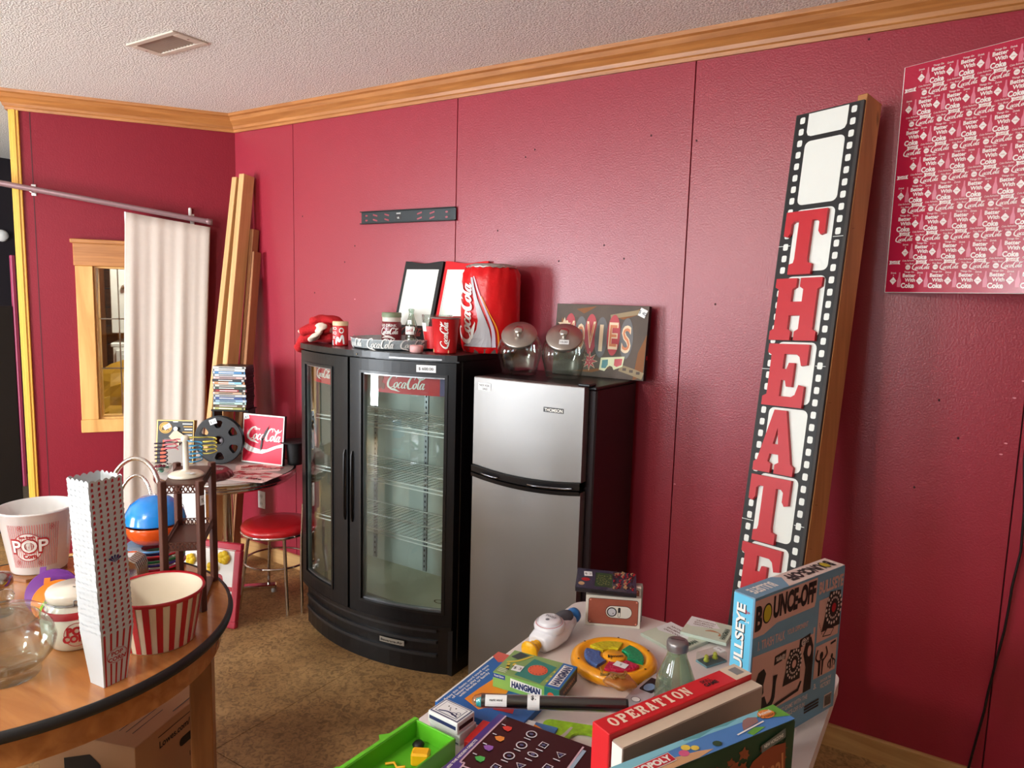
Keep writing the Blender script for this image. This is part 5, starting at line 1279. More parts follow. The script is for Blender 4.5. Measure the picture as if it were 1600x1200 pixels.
# hangman box
m_hg = mat('hangman_green', (130, 178, 84), .45)
def deco_hang(b, F, t):
    k_, f, r = F['top'], F['front'], F['right']; W, D_, H = .185, .128, .04
    b.rect(k_, 0, 0, W, D_, mat('hangman_olive', (132, 164, 96), .45), .0004); b.rect(k_, W-.04, 0, W, D_, mat('hangman_blue', (24, 100, 170), .4), .0008)
    b.poly([(.055, .012), (.13, .004), (.138, .098), (.068, .11)], k_, mat('board_teal', (40, 128, 116), .4, var=.2, vs=40), .001)
    m_o = mat('dial_orange', (226, 96, 60), .4); b.ell(k_, .1, .06, .026, .026, m_o, .0016)
    for k in range(14): b.ell(k_, .1+.021*cos(k*.449), .06+.021*sin(k*.449), .002, .002, mat('dial_dark', (130, 40, 30), .4), .002, n=6)
    b.stroke(k_, [(.01, .06, .006), (.035, .08, .006), (.06, .122, .006)], mat('hang_yellow', (216, 190, 70), .5), .0016)
    b.poly([(.008, .09), (.03, .085), (.05, .118), (.02, .124)], k_, mat('board_dark', (50, 60, 60), .5), .0018)
    for u, v in ((.02, .03), (.03, .05), (.045, .04), (.015, .045)): b.rect(k_, u, v, u+.008, v+.012, mat('hang_yellow', (216, 190, 70), .5), .002); b.rect(k_, u+.004, v-.006, u+.012, v, m_inkb, .002)
    for j in range(3): b.rect(k_, .006, .01+j*.007, .03, .012+j*.007, m_inkw, .001)
    for v in (.02, .045, .07): b.rect(k_, .139, v, .144, v+.008, mat('hang_yellow', (216, 190, 70)), .001)
    s9 = lambda u, v, d=0: k_(W-.04+.02-v, u, d)
    b.poly([(.012, -.014), (.116, -.012), (.118, .014), (.01, .015)], s9, m_inkw, .0012); b.text(s9, 'HANGMAN', .064, .0, .02, mat('hang_navy', (24, 40, 90), .4), w=.098, d=.0016, bold=.05)
    b.rect(f, 0, 0, W, H, m_hg, .0004); b.rect(f, .0, .026, .035, H-.002, mat('hang_navy2', (30, 70, 140), .4), .0008); b.text(f, 'Travel Game', .017, .033, .005, m_inkw, w=.028, d=.0012)
    b.poly([(.05, .012), (.138, .008), (.138, .03), (.05, .036)], f, m_inkw, .0008); b.text(f, 'HANGMAN', .094, .0215, .016, mat('hang_navy', (24, 40, 90)), w=.08, d=.0012, bold=.05)
    b.rect(f, W-.04, 0, W, H, mat('board_teal', (40, 128, 116)), .0008); b.ell(f, W-.022, .02, .009, .009, m_o, .0012)
    b.rect(r, .003, .003, D_-.003, H-.003, mat('box_end_dark', (70, 66, 60), .5, var=.5, vs=60), .0006); b.text(r, 'HANGMAN', .065, .02, .012, mat('pad_tan', (196, 140, 96)), w=.08, d=.001)
    sticker('price_sticker', t, k_, .05, .042, .026, .03, .05, '$ 3', d=.0026)
obox('hangman_game_box', 'small green and blue hangman travel game box lying on the blue one', 'board game', (3.052, -1.512, TZ+.0195), V(.178, .02, 0), .185, .128, .04, m_hg, deco_hang)

# two decks of cards
def deco_deck(b, F, t):
    k_ = F['top']; m_db = mat('deck_navy', (40, 50, 96), .4); b.rect(k_, .003, .003, .086, .06, m_db, .0004); b.rect(k_, .006, .006, .083, .057, m_paper, .0008); b.rect(k_, .012, .01, .077, .053, m_db, .001); b.rect(k_, .0135, .0115, .0755, .0515, m_paper, .0014)
    for u, v in ((.03, .04), (.038, .036), (.05, .042), (.042, .03)): b.ell(k_, u, v, .0018, .0024, m_inkb, .0018, n=8)
    b.stroke(k_, [(.02, .014, .002), (.045, .022, .002), (.074, .016, .002)], m_db, .0018); b.ell(k_, .06, .022, .008, .006, m_db, .0018, n=14, inner=.7); b.ell(k_, .068, .03, .006, .005, m_db, .0018, n=14, inner=.7)
    b.rect(F['front'], .004, .010, .085, .019, m_db, .0006); b.rect(F['right'], .006, .008, .057, .018, m_inkb, .0006)
obox('card_deck', 'white and navy deck of playing cards on top of the other deck', 'playing cards', (3.022, -1.740, TZ+.0298), V(.99, -.06, 0), .089, .063, .028, m_paper, deco_deck, part='carton')
obox('card_deck', 'white deck of playing cards under the navy printed deck', 'playing cards', (3.026, -1.738, TZ), V(.99, -.02, 0), .089, .063, .029, m_paper, lambda b, F, t: b.rect(F['front'], .004, .004, .085, .007, mat('deck_navy', (40, 50, 96)), .0006), part='carton')

# black game box lying flat
def deco_ult(b, F, t):
    k_ = F['top']; W, D_ = .285, .34
    m_bk = mat('ultimate_black', (26, 18, 18), .25, coat=.4); m_pu = mat('ultimate_purple', (66, 50, 124), .35); m_rd = mat('burst_red', (206, 34, 26), .35, var=.3, vs=8)
    b.rect(k_, 0, 0, W, D_, m_bk, .0004)
    b.poly([(.02, .0), (.02, .12), (.06, .15), (.2, .155), (.215, .11), (.24, .06), (.24, 0)], k_, m_rd, .0007)
    b.poly([(0, D_), (.018, D_), (.018, .16), (.03, .14), (.03, 0), (0, 0)], k_, m_pu, .001)
    b.stroke(k_, [(.018, D_, .0015), (.018, .17, .0015), (.022, .15, .0015), (.03, .14, .0015), (.03, 0, .0015)], mat('pale_line', (200, 170, 180), .4), .0014)
    b.stroke(k_, [(.03, .142, .002), (.12, .146, .002), (.19, .146, .002), (.215, .16, .002), (.215, .33, .002)], mat('pale_line', (200, 170, 180)), .0016)
    m_ln = mat('icon_line', (206, 206, 214), .4)
    cols = [(210, 60, 50), (226, 140, 60), (140, 90, 170), (70, 170, 80)]
    for i, c in enumerate(cols): b.poly([(.045+.004*(i % 2)+.010*cos(a*PI/3)*(1+.3*(a % 2)), .30-i*.04+.009*sin(a*PI/3)*(1+.2*(a % 2))) for a in range(6)], k_, mat('token_colour_%s' % 'abcd'[i], c, .4), .0018); b.rect(k_, .026, .306-i*.04, .036, .309-i*.04, m_ln, .0018)
    for i, (u, v, s) in enumerate(((.1, .31, 6), (.14, .29, 4), (.185, .28, 3), (.1, .265, 6), (.135, .25, 2), (.18, .23, 4), (.095, .22, 6), (.13, .205, 3), (.18, .2, 4), (.09, .175, 4), (.12, .17, 3), (.2, .175, 4))):
        n_ = 20 if s in (6, 2) else s
        R_ = .0125
        b.poly([[(u+R_*cos(a*2*PI/n_+.7), v+R_*(.6 if s == 2 else 1)*sin(a*2*PI/n_+.7)) for a in range(n_)], [(u+R_*.78*cos(a*2*PI/n_+.7), v+R_*.78*(.5 if s == 2 else 1)*sin(a*2*PI/n_+.7)) for a in range(n_)]], k_, m_ln, .0018)
        b.ell(k_, u, v, .005, .004, mat('icon_navy', (70, 74, 110), .4), .002, n=8); b.rect(k_, u-.008, v-.021, u+.008, v-.018, m_ln, .0018)
    b.poly([(.218, .12), (.226, .12), (.226, .32), (.218, .32)], k_, mat('pale_blue_bar', (150, 176, 196), .4), .0018)
    u9 = lambda u, v, d=0: k_(.025-v, u, d)
    b.text(u9, 'ULTIMATE', .085, .001, .016, mat('gold_print', (226, 206, 150), .4), w=.08, d=.0016, bold=.05); b.text(lambda u, v, d=0: k_(.008-v, u, d), 'GUESS THE HIDDEN OBJECTS', .17, 0, .006, m_inkw, w=.12, d=.0016, bold=.03)
    b.ell(k_, .262, .25, .024, .018, mat('seal_orange', (226, 130, 60), .4), .0018); b.ell(k_, .262, .25, .018, .013, mat('seal_yellow', (232, 190, 110), .4), .0022, inner=.85); b.text(k_, 'Ages 8', .262, .25, .007, m_inkw, d=.0024)
    b.poly([(.09, .08), (.13, .11), (.175, .09), (.17, .02), (.1, .02)], k_, mat('die_silver', (180, 180, 186), .3), .0018); b.poly([(.13, .11), (.175, .09), (.17, .04), (.135, .05)], k_, mat('die_tan', (150, 120, 90), .4), .0022)
    b.poly(rrect(.2, .02, .28, .1, .02), k_, m_inkw, .002); b.poly(rrect(.205, .025, .275, .095, .016), k_, m_bk, .0024)
    sticker('price_sticker', t, k_, .27, .215, .026, .04, .1, '10', d=.003)
obox('deduction_game_box', 'large black box game with a red burst and purple edge lying flat', 'board game', (3.199, -2.02, TZ+.0245), V(1, .05, 0), .285, .34, .05, mat('ultimate_side', (60, 40, 70), .4), deco_ult)
def deco_red(b, F, t):
    k_ = F['top']; b.rect(k_, 0, 0, .09, .09, mat('small_box_red', (206, 40, 36), .4), .0004); b.text(lambda u, v, d=0: k_(.03-v*.8, u, d), 'RINGO', .045, 0, .014, m_inkw, w=.05, d=.001, bold=.05)
    b.stroke(k_, [(.03, .09, .004), (.05, .075, .004), (.085, .08, .004)], mat('game_orange', (232, 138, 30)), .001)
obox('small_red_box', 'small red game box tucked between the card decks and the black box', 'box', (3.128, -1.742, TZ), (1, .1, 0), .09, .09, .022, mat('small_box_red', (206, 40, 36), .4), deco_red)
# camo board
b = MB(); fr = lambda u, v, d: V(u, v, d)
b.poly([rrect(-.08, -.065, .08, .065, .02), rrect(-.01, -.035, .058, .03, .028)], fr, mat('camo_lime', (150, 200, 40), .5, var=.6, vs=55), 0, .006)
b.stroke(fr, [(-.07, -.03, .008), (-.03, .0, .01), (-.01, .045, .006)], mat('camo_grey', (196, 190, 180), .5), .0064)
o = b.build('camouflage_tray'); o.location = (3.322, -1.575, TZ+.002); o.rotation_euler = (0, 0, .35); tag(o, 'lime camouflage tray with an oval hole between the black box and the operation box', 'tray')
b = MB(); b.box((-.045, -.03, 0), (.045, .03, .012), mat('booklet_blue', (70, 120, 180), .5), .001); zq = lambda u, v, d=0: V(u, v, .012+d)
b.stroke(zq, [(-.04, .0, .01), (-.01, .012, .012), (.03, -.01, .01)], mat('game_orange', (232, 138, 30)), .0008); b.rect(zq, -.044, .008, -.01, .03, m_paper, .001)
o = b.build('booklet'); o.location = (3.235, -1.60, TZ); o.rotation_euler = (0, 0, .2); tag(o, 'blue and orange booklet under the black wand', 'booklet')

# black wand in clear sleeve
t = thing('magic_wand', 'black tube in a clear sleeve with a turquoise tip lying across the boxes', 'wand', (0, 0, 0))
w0 = V(3.128, -1.675, TZ+.086); w1 = V(3.425, -1.508, TZ+.094); wa = (w1-w0).normalized(); ws = V(0, 0, 1).cross(wa).normalized(); wu = wa.cross(ws)
WF = lambda a, c, e: w0+wa*a+ws*c+wu*e
b = MB(); b.tube([WF(0, 0, 0), WF((w1-w0).length, 0, 0)], .0145, m_black, 20); b.build('tube', t)
b = MB(); b.tube([WF(-.022, 0, 0), WF(-.016, 0, 0), WF(0, 0, 0), WF(.335, 0, 0)], [.004, .012, .0165, .0165], glass('sleeve_film', (236, 236, 240), rough=.1, edge=.4), 16); b.build('sleeve', t)
b = MB(); b.tube([WF(-.012, 0, -.004), WF(-.002, 0, -.004), WF(.004, 0, -.004)], [.008, .012, .009], mat('turquoise_cap', (40, 206, 206), .35), 14); b.build('tip', t)
cw_ = lambda u, v, d=0: WF(u, -sin(v/.0165+.2)*(.0172+d), cos(v/.0165+.2)*(.0172+d)) if 0 else WF(u, -sin(-v/.0165+.9)*(.0172+d), cos(-v/.0165+.9)*(.0172+d))
b = MB(); b.rect(cw_, .01, -.014, .06, .012, m_paper, .0004, ny=6); b.text(cw_, 'magic wand', .035, 0, .005, m_inkb, d=.0008, w=.03); b.build('label', t)
b = MB(); b.rect(cw_, .108, -.026, .136, .02, m_paper, .0004, ny=10); b.text(cw_, '$1', .122, .008, .01, m_inkb, d=.0008); o = b.build('price_sticker', t); o['label'] = 'white price sticker'

# green tray with little things in it
t = thing('green_tray', 'bright green plastic tray at the near left edge of the games table', 'tray', (3.062, -1.895, TZ), math.radians(-3))
m_gn = mat('tray_green', (96, 190, 40), .35)
b = MB(); b.box((-.055, -.14, 0), (.055, .12, .004), m_gn)
for q in ((-.06, -.14, -.055, .125), (.055, -.14, .06, .125), (-.06, .12, .06, .125), (-.06, -.145, .06, -.14)): b.box((q[0], q[1], 0), (q[2], q[3], .045), m_gn, .0015)
b.box((-.07, -.15, .041), (-.055, .13, .045), m_gn, .001); b.poly([(-.085, .03), (-.06, .01), (-.06, .06)], lambda u, v, d: V(u, v, .04+d), m_gn, 0, .004)
b.poly([(-.085, -.15), (-.05, -.15), (-.05, -.09), (-.075, -.1)], lambda u, v, d: V(u, v, .041+d), m_gn, 0, .003)
b.build('body', t)
o = MB(); o.box((-.02, -.015, 0), (.02, .015, .03), m_ty, .004); o = o.build('sponge_block'); o.location = (3.083, -1.84, TZ+.0045); o.rotation_euler = (0, 0, .5); tag(o, 'plain yellow block lying in the green tray', 'toy')
b = MB(); b.tube([(-.02, 0, .004), (-.005, .012, .006), (.01, .004, .005), (.025, .014, .007)], .003, m_ty, 8)
o = b.build('toy_stick'); o.location = (3.045, -1.89, TZ+.005); tag(o, 'thin yellow bent stick in the green tray', 'toy')
b = MB(); b.lathe([(0, .0), (.012, .001), (.014, .008), (.009, .014), (0, .015)], m_inkb, n=16); o = b.build('toy_ball'); o.location = (3.043, -1.80, TZ+.0045); tag(o, 'small dark round piece at the back of the green tray', 'toy')
b = MB(); b.lathe([(0, .0), (.016, .001), (.018, .02), (.015, .021), (.014, .003)], glass('grey_clear', (200, 206, 204), op=.15), n=20); b.tube([(.017, 0, .018), (.028, 0, .016), (.028, 0, .006), (.017, 0, .004)], .002, m_glass, 6)
o = b.build('toy_mug'); o.location = (3.035, -1.955, TZ+.0045); tag(o, 'tiny clear grey mug in the green tray', 'toy')
b = MB(); b.box((-.02, -.02, 0), (.02, .02, .02), mat('toy_brown', (136, 72, 46), .5), .002); o = b.build('toy_block'); o.location = (3.095, -1.93, TZ+.0045); o.rotation_euler = (0, 0, .3); tag(o, 'plain brown block in the green tray', 'toy')
b = MB(); b.poly([(-.02, -.014), (.02, -.014), (.02, .014), (-.02, .014)], lambda u, v, d: V(u, v, d), m_paper, 0, .0006); b.text(lambda u, v, d=0: V(u, v, .0008+d), '$ 5', 0, 0, .01, m_inkb, d=.0004)
o = b.build('price_tag'); o.location = (2.998, -1.735, TZ+.0005); o.rotation_euler = (0, 0, .2); tag(o, 'loose white price tag at the table edge by the green tray', 'price tag')
# ================================================================ cafe table in the corner
m_chr = m_chrome
t = thing('cafe_table', 'round chrome-edged cafe table in the corner loaded with soda memorabilia', 'table', (.55, -.50, 0))
t.scale = (.955, .955, 1)
b = MB(); b.lathe([(0, .722), (.375, .722), (.38, .728), (.38, .746), (.376, .75), (0, .75)], mat('cafe_top_grey', (196, 186, 182), .3), n=64); b.build('tabletop', t)
b = MB(); b.lathe([(.378, .715), (.392, .717), (.394, .725), (.389, .732), (.394, .739), (.392, .749), (.38, .751)], m_chr, n=72)
b.lathe([(.34, .695), (.36, .69), (.37, .70), (.365, .712), (.34, .715)], m_chr, n=64); b.build('rim', t)
b = MB(); b.lathe([(.035, .03), (.03, .06), (.028, .68), (.09, .70), (.09, .716)], m_chr, n=24); b.build('pedestal', t)
for k in range(4):
    a = math.radians(50+90*k-2.5); b = MB(); f = lambda x, y, z, a=a: V(cos(a)*x-sin(a)*y, sin(a)*x+cos(a)*y, z)
    b.box((.0, -.025, .025), (.27, .025, .05), m_chr, .006, fr=f); b.build('foot_bar', t)
    b = MB(); b.lathe([(.0, 0), (.016, 0), (.016, .026)], m_white, c=(.255, 0, 0), n=14, fr=f); b.build('glide', t)
TT = .7515
# red stool-chair
def chrome_chair(x, y, rz, label, seat_z, back, hoop_h=.88, seat_r=.19):
    t = thing('cafe_chair', label, 'chair', (x, y, 0), rz)
    b = MB(); b.lathe([(0, seat_z-.03), (seat_r*.93, seat_z-.03), (seat_r, seat_z-.018), (seat_r*1.01, seat_z-.002), (seat_r*.96, seat_z+.012), (seat_r*.6, seat_z+.019), (0, seat_z+.02)], mat('red_vinyl_seat', (196, 26, 34), .32, coat=.3), n=56); b.build('seat', t)
    b = MB(); b.lathe([(seat_r*.98, seat_z-.035), (seat_r*1.02, seat_z-.03), (seat_r*1.02, seat_z-.022), (seat_r*.98, seat_z-.018)], m_chr, n=56); b.build('seat_band', t)
    b = MB(); rr_ = seat_r*.93; b.tube([(rr_*cos(2*PI*k/40), rr_*sin(2*PI*k/40), seat_z-.20) for k in range(40)], .006, m_chr, 8, closed=True); b.build('foot_ring', t)
    for k in range(4):
        a = PI/4+PI/2*k; b = MB()
        b.tube([(seat_r*.8*cos(a), seat_r*.8*sin(a), seat_z-.035), (seat_r*.88*cos(a), seat_r*.88*sin(a), seat_z-.14), (seat_r*.97*cos(a), seat_r*.97*sin(a), seat_z*.4), (seat_r*1.1*cos(a), seat_r*1.1*sin(a), 0)], .0095, m_chr, 10); b.build('leg', t)
    if back:
        for q, (wd, hh) in enumerate(((1.0, hoop_h), (.66, hoop_h-.085))):
            b = MB(); pts = []
            for k in range(25):
                a = PI*k/24; pts.append((-seat_r*.92-.05*(sin(a)), seat_r*.86*wd*cos(a), seat_z-.03+(hh-seat_z)*(sin(a)**.55 if sin(a) > 0 else 0)))
            b.tube(pts, .011 if q == 0 else .008, m_chr, 12); b.build('back_hoop', t)
    return t
chrome_chair(.845, -.40, math.radians(200), 'round red vinyl stool chair between the cafe table and the drinks cooler', .455, False)
b = MB()
t = bpy.data.objects['cafe_chair']
b.tube([(.0, 0, 0), (.003, 0, .2), (.0, 0, .42), (-.012, 0, .62)], .009, m_chr, 10); o = b.build('back_post', t); o.location = (-.21, .0, .0); o.location = (-.205, .095, 0)
chrome_chair(.735, -1.255, math.radians(-62), 'chrome chair with a looped double hoop back standing before the curtain', .455, True, hoop_h=.95, seat_r=.18)

# bottle opener package
t = thing('bottle_opener_set', 'black and gold boxed wall bottle opener leaning at the left of the cafe table', 'gift box', (.232, -.62, TT), math.radians(36))
bf = flat((0, 0, 0), (1, 0, 0), (0, .16, 1)); Bf = lambda x, y, z: bf(x, z, -y)
m_gd = mat('gold_carton', (214, 180, 110), .4, metal=.3)
b = MB(); b.box((-.105, 0, 0), (.105, .045, .25), m_gd, .001, fr=Bf)
b.rect(bf, -.098, .004, .1, .244, mat('opener_black', (26, 20, 18), .35), .0006)
b.poly([(-.05, .0), (.075, .0), (.1, .14), (-.06, .14)], bf, mat('opener_grey', (150, 140, 132), .5), .001)
b.poly([(-.078, .004), (-.048, .004), (-.046, .07), (-.056, .1), (-.058, .135), (-.067, .135), (-.069, .1), (-.08, .07)], bf, mat('bottle_orange', (206, 76, 28), .3), .0014)
b.ell(bf, -.055, .205, .036, .033, mat('label_gold', (214, 160, 50), .4), .0014); b.ell(bf, -.055, .205, .031, .028, m_inkb, .0016, inner=.93)
b.text(bf, 'BAR', -.055, .198, .016, m_inkb, d=.002, bold=.03)
for i in range(8): b.rect(bf, .04+.006*(i % 3), .225-i*.016, .096, .231-i*.016, (m_inkw, mat('label_gold', (214, 160, 50)))[i % 2], .0012)
b.ell(bf, .0, .24, .016, .003, m_inkw, .0012); b.build('carton', t)
b = MB(); b.poly([(-.03, .155), (.0, .19), (.015, .19), (.06, .16), (.055, .13), (.03, .12), (.03, .105), (-.01, .105), (-.01, .135)], bf, mat('bronze_cast', (150, 130, 110), .3, metal=.8), .001, .015); b.ell(bf, .008, .2, .012, .012, m_inkw, .018); b.build('opener', t)
sticker('price_sticker', t, bf, -.045, .212, .04, .026, .5, '10', d=.003)

# film reel
t = thing('film_reel', 'black plastic film reel standing on the cafe table below the case stack', 'film reel', (.425, -.455, TT), math.radians(33))
m_rl = mat('reel_black', (30, 30, 32), .45); b = MB(); R0 = .139; cfz = lambda u, v, d=0: V(u, -d, v+R0)
cut = []
for k in range(6):
    a = 2*PI*k/6+.55; c_ = (.093*cos(a), .093*sin(a)); ta = a+PI/2
    cut.append([(c_[0]+cos(a)*x+cos(ta)*y, c_[1]+sin(a)*x+sin(ta)*y) for x, y in ((-.022, -.010), (-.012, -.018), (.012, -.027), (.022, -.02), (.024, 0), (.022, .02), (.012, .027), (-.012, .018), (-.022, .010))])
hub = [(.028*cos(2*PI*k/20), .028*sin(2*PI*k/20)) for k in range(20)]
outr = [(R0*cos(2*PI*k/56), R0*sin(2*PI*k/56)) for k in range(56)]
b.poly([outr]+cut+[hub], cfz, m_rl, .014, .003); b.build('flange', t)
b = MB(); b.poly([outr]+cut+[hub], cfz, m_rl, -.017, .003); b.build('flange', t)
b = MB(); b.lathe([(.03, -.014), (.03, .019), (.024, .019), (.024, -.014)], m_rl, n=30, fr=lambda x, y, z: cfz(x, y, z)); b.lathe([(R0-.004, .014), (R0+.001, .0155), (R0+.001, .018), (R0-.003, .0185)], m_rl, n=56, fr=lambda x, y, z: cfz(x, y, z)); b.lathe([(.012, -.005), (.012, .008), (.0, .008)], mat('hub_grey', (110, 100, 104), .4), n=12, fr=lambda x, y, z: cfz(x+.012, y-.004, z)); b.build('hub', t)
sticker('price_sticker', t, cfz, -.03, .108, .042, .03, .35, '$ 15', d=.0185)

# black stand and stack of cases
sx_, sy_ = .335, -.445
t = thing('black_stand', 'black metal stand on the cafe table carrying the stack of disc cases', 'stand', (sx_+.035, sy_+.13, TT), math.radians(33))
b = MB(); b.box((-.11, -.07, .292), (.11, .07, .302), m_black, .002); b.build('shelf', t)
for x in (-.1, .1):
    b = MB(); b.box((x-.006, -.06, 0), (x+.006, .06, .292), m_black, .001); b.build('side_panel', t)
m_case = mat('case_edge_black', (30, 30, 34), .4)
cols = [('light grey spine', (206, 204, 200)), ('white spine', (232, 232, 228)), ('bright blue spine', (70, 130, 180)), ('pale grey spine', (206, 210, 212)), ('pinkish spine', (206, 170, 166)), ('black spine', (40, 40, 44)), ('orange and sky blue spine', (206, 136, 84)), ('cream spine', (214, 204, 190)), ('dark green spine', (50, 72, 60)), ('red and black spine', (150, 34, 40)), ('tan spine', (190, 160, 130)), ('silver spine', (186, 190, 196)), ('navy blue spine', (44, 70, 130)), ('pale blue spine', (150, 180, 206)), ('mint spine', (190, 220, 210)), ('brown spine', (110, 84, 60)), ('yellow-green spine', (170, 170, 96))]
rq = random.Random(11)
nz_ = len(cols)
names_ = {0: 'topmost', nz_-1: 'lowest'}
for i in range(nz_):
    k = nz_-1-i; lab, c = cols[i]
    lab2 = 'disc case with a %s, %s in the tall corner stack' % (lab, 'topmost' if i == 0 else 'lowest' if i == nz_-1 else 'upper half' if i < 8 else 'lower half')
    t = thing('disc_case', lab2, 'disc case', (sx_+.035+.004*(rq.random()-.5), sy_+.13+.004*(rq.random()-.5), TT+.3022+k*.0151), math.radians(33)+.06*(rq.random()-.5), 'disc cases in the corner stack')
    b = MB(); b.box((-.097, -.068, 0), (.097, .068, .0148), m_case, .0015)
    b.build('case', t)
    b = MB(); f = flat((0, -.0685, 0), (1, 0, 0), (0, 0, 1)); m = mat('spine_%s' % lab.replace(' ', '_'), c, .4)
    b.rect(f, -.095, .001, .095, .0138, m, .0004); b.rect(f, -.06, .005, .02+.03*rq.random(), .0095, m_inkb if sum(c) > 450 else m_inkw, .0007)
    if i == 6: b.rect(f, .0, .001, .08, .0138, mat('sky_blue', (130, 190, 220), .4), .0006)
    if i == 9: b.rect(f, -.03, .001, .03, .0138, m_inkr, .0006); b.rect(f, .05, .001, .09, .0138, m_inkb, .0006)
    b.rect(f, .075, .003, .088, .012, m_inkw if i % 2 else m_inkb, .0008); b.rect(f, -.092, .003, -.084, .012, m_inkb if i % 2 else m_inkw, .0008)
    b.build('sleeve', t)

# clock
t = thing('wall_clock', 'square red soda clock with white border and black hands standing on the cafe table', 'clock', (.62, -.32, TT), math.radians(14))
f = flat((0, 0, 0), (1, 0, 0), (0, .10, 1)); W2, H2 = .143, .288
b = MB(); b.box((-W2, 0, 0), (W2, .02, H2), m_inkb, .001, fr=lambda x, y, z: f(x, z, -y)); b.rect(f, -W2+.001, .001, W2-.001, H2-.001, m_inkw, .0006); b.rect(f, -W2+.008, .009, W2-.008, H2-.009, m_redp, .001)
b.logo(f, .0, .165, .245, m_inkw, .0016, rot=-.03, n=6, wk=1.15); b.text(f, 'Enjoy', -.04, .205, .013, m_inkw, d=.0016)
b.poly([(-W2+.008, .125), (-.08, .097), (-.02, .084), (.03, .088), (.08, .11), (W2-.008, .128), (W2-.008, .108), (.1, .1), (.05, .078), (.0, .06), (-.05, .06), (-.1, .07), (-W2+.008, .09)], f, m_inkw, .0016)
b.build('face', t)
for ang, ln in ((math.radians(-27), .095), (math.radians(172), .075)):
    b = MB(); ca, sa = cos(ang), sin(ang); q = [(0, -.01), (.0045, .0), (.006, ln*.55), (.0, ln), (-.006, ln*.55), (-.0045, 0)]
    b.poly([(x*ca-y*sa, .145+x*sa+y*ca) for x, y in q], f, m_inkb, .006, .001); b.build('clock_hand', t)
b = MB(); b.lathe([(.006, .001), (.006, .008), (0, .009)], m_inkb, n=12, fr=lambda x, y, z: f(x, y+.145, z)); b.build('spindle', t)
sticker('price_sticker', t, f, -.118, .268, .034, .028, .25, '$ 5', d=.003)
t = thing('flared_hat', 'black brimmed cylinder shaped object half hidden behind the red clock', 'decoration', (.765, -.20, TT))
b = MB(); b.lathe([(0, 0), (.04, 0), (.042, .02), (.05, .12), (.052, .13)], m_blackm, n=28); b.build('body', t)
b = MB(); b.lathe([(.05, .13), (.083, .132), (.086, .135), (.083, .138), (0, .14)], m_blackm, n=32); b.build('brim', t)
# bottle cap sign
t = thing('bottle_cap_sign', 'big dark red bottle cap sign lying on the front of the cafe table', 'sign', (.645, -.68, TT+.0))
b = MB(); wv = lambda q, z, a: q*(1+(.022*cos(a*21) if z < .03 else .004*cos(a*21)))
b.lathe([(.118, .0), (.125, .001), (.118, .022), (.103, .036)], mat('cap_skirt', (96, 50, 50), .35, metal=.4), n=168, fn=wv); b.build('crimped_skirt', t)
b = MB(); b.lathe([(.103, .036), (.098, .04), (0, .041)], mat('cap_face_red', (136, 20, 40), .35), n=84); zf = lambda u, v, d=0: V(u*cos(.75)-v*sin(.75), u*sin(.75)+v*cos(.75), .0412+d)
b.logo(zf, .0, .0, .15, m_inkw, .0008, wk=.9); b.build('face', t)
# placemats
def mat_print(b, F, s):
    rq = random.Random(s)
    for k in range(16):
        u, v = .02+rq.random()*.22, .02+rq.random()*.14
        b.poly([(u, v), (u+.05, v+.004), (u+.055, v+.026), (u+.004, v+.03)], F, (m_inkr, mat('mat_pink', (214, 90, 96), .5), mat('mat_grey', (190, 160, 150), .5))[k % 3], .0006+.00003*k)
    b.text(F, 'Coke', .20, .05, .03, m_inkb, d=.0016, bold=.03); b.text(F, 'Refreshing', .2, .085, .014, m_inkr, d=.0016); b.logo(F, .1, .05, .12, m_inkw, .0016); b.logo(F, .08, .13, .13, m_inkr, .0016)
    b.ell(F, .24, .03, .03, .012, m_inkb, .0016, inner=.9)
for k, (x, y, rz, lb) in enumerate(((.80, -.545, .32, 'pale paper placemat with red soda prints sticking out over the cafe table edge'),)):
    b = MB(); F = lambda u, v, d=0: V(u-.14, v-.09, .002+d)
    b.poly(rrect(-.15, -.10, .15, .10, .015), lambda u, v, d: V(u, v, d), mat('placemat_pink_white', (236, 206, 200), .5), 0, .002)
    mat_print(b, F, 3+k)
    o = b.build('placemat'); o.location = (x, y, TT+.0005); o.rotation_euler = (0, 0, rz); tag(o, lb, 'placemat')
b = MB(); b.poly(rrect(-.12, -.09, .12, .09, .015), lambda u, v, d: V(u, v, d), mat('placemat_pink_white', (236, 206, 200), .5), 0, .0015); mat_print(b, lambda u, v, d=0: V((u-.13)*.85, (v-.09)*.85, .0015+d), 8)
o = b.build('placemat'); o.location = (.69, -.40, TT+.0004); o.rotation_euler = (0, 0, .9); tag(o, 'soda printed placemat lying flat under the front of the clock', 'placemat')
# glass bowl with sweets
t = thing('glass_bowl', 'small clear glass dish with green and dark red sweets left of the brown shelf', 'bowl', (.395, -.795, TT), 0)
b = MB(); b.lathe([(.03, .0), (.032, .006), (.05, .03), (.055, .05), (.053, .05), (.048, .03), (.0, .008)], m_glass, n=32, sx=1.1); b.tube([(-.055, 0, .046), (-.075, 0, .05), (-.095, 0, .048)], .004, m_glass, 8); b.build('dish', t)
rq = random.Random(4)
for k in range(12):
    a = rq.random()*6.28; r_ = rq.random()*.032
    b = MB(); m = (mat('sweet_green', (30, 110, 84), .3, coat=.5), mat('sweet_wine', (120, 20, 50), .3, coat=.5))[k % 3 == 2]
    b.lathe([(0, -.008), (.008, -.005), (.011, 0), (.008, .005), (0, .008)], m, n=10); o = b.build('wrapped_sweet'); o.location = (.395+r_*cos(a), -.795+r_*sin(a), TT+.02+.012*(k % 3)); tag(o, 'green wrapped sweet in the small glass dish' if k % 3 != 2 else 'dark red wrapped sweet in the small glass dish', 'sweet', 'sweets in the glass dish')
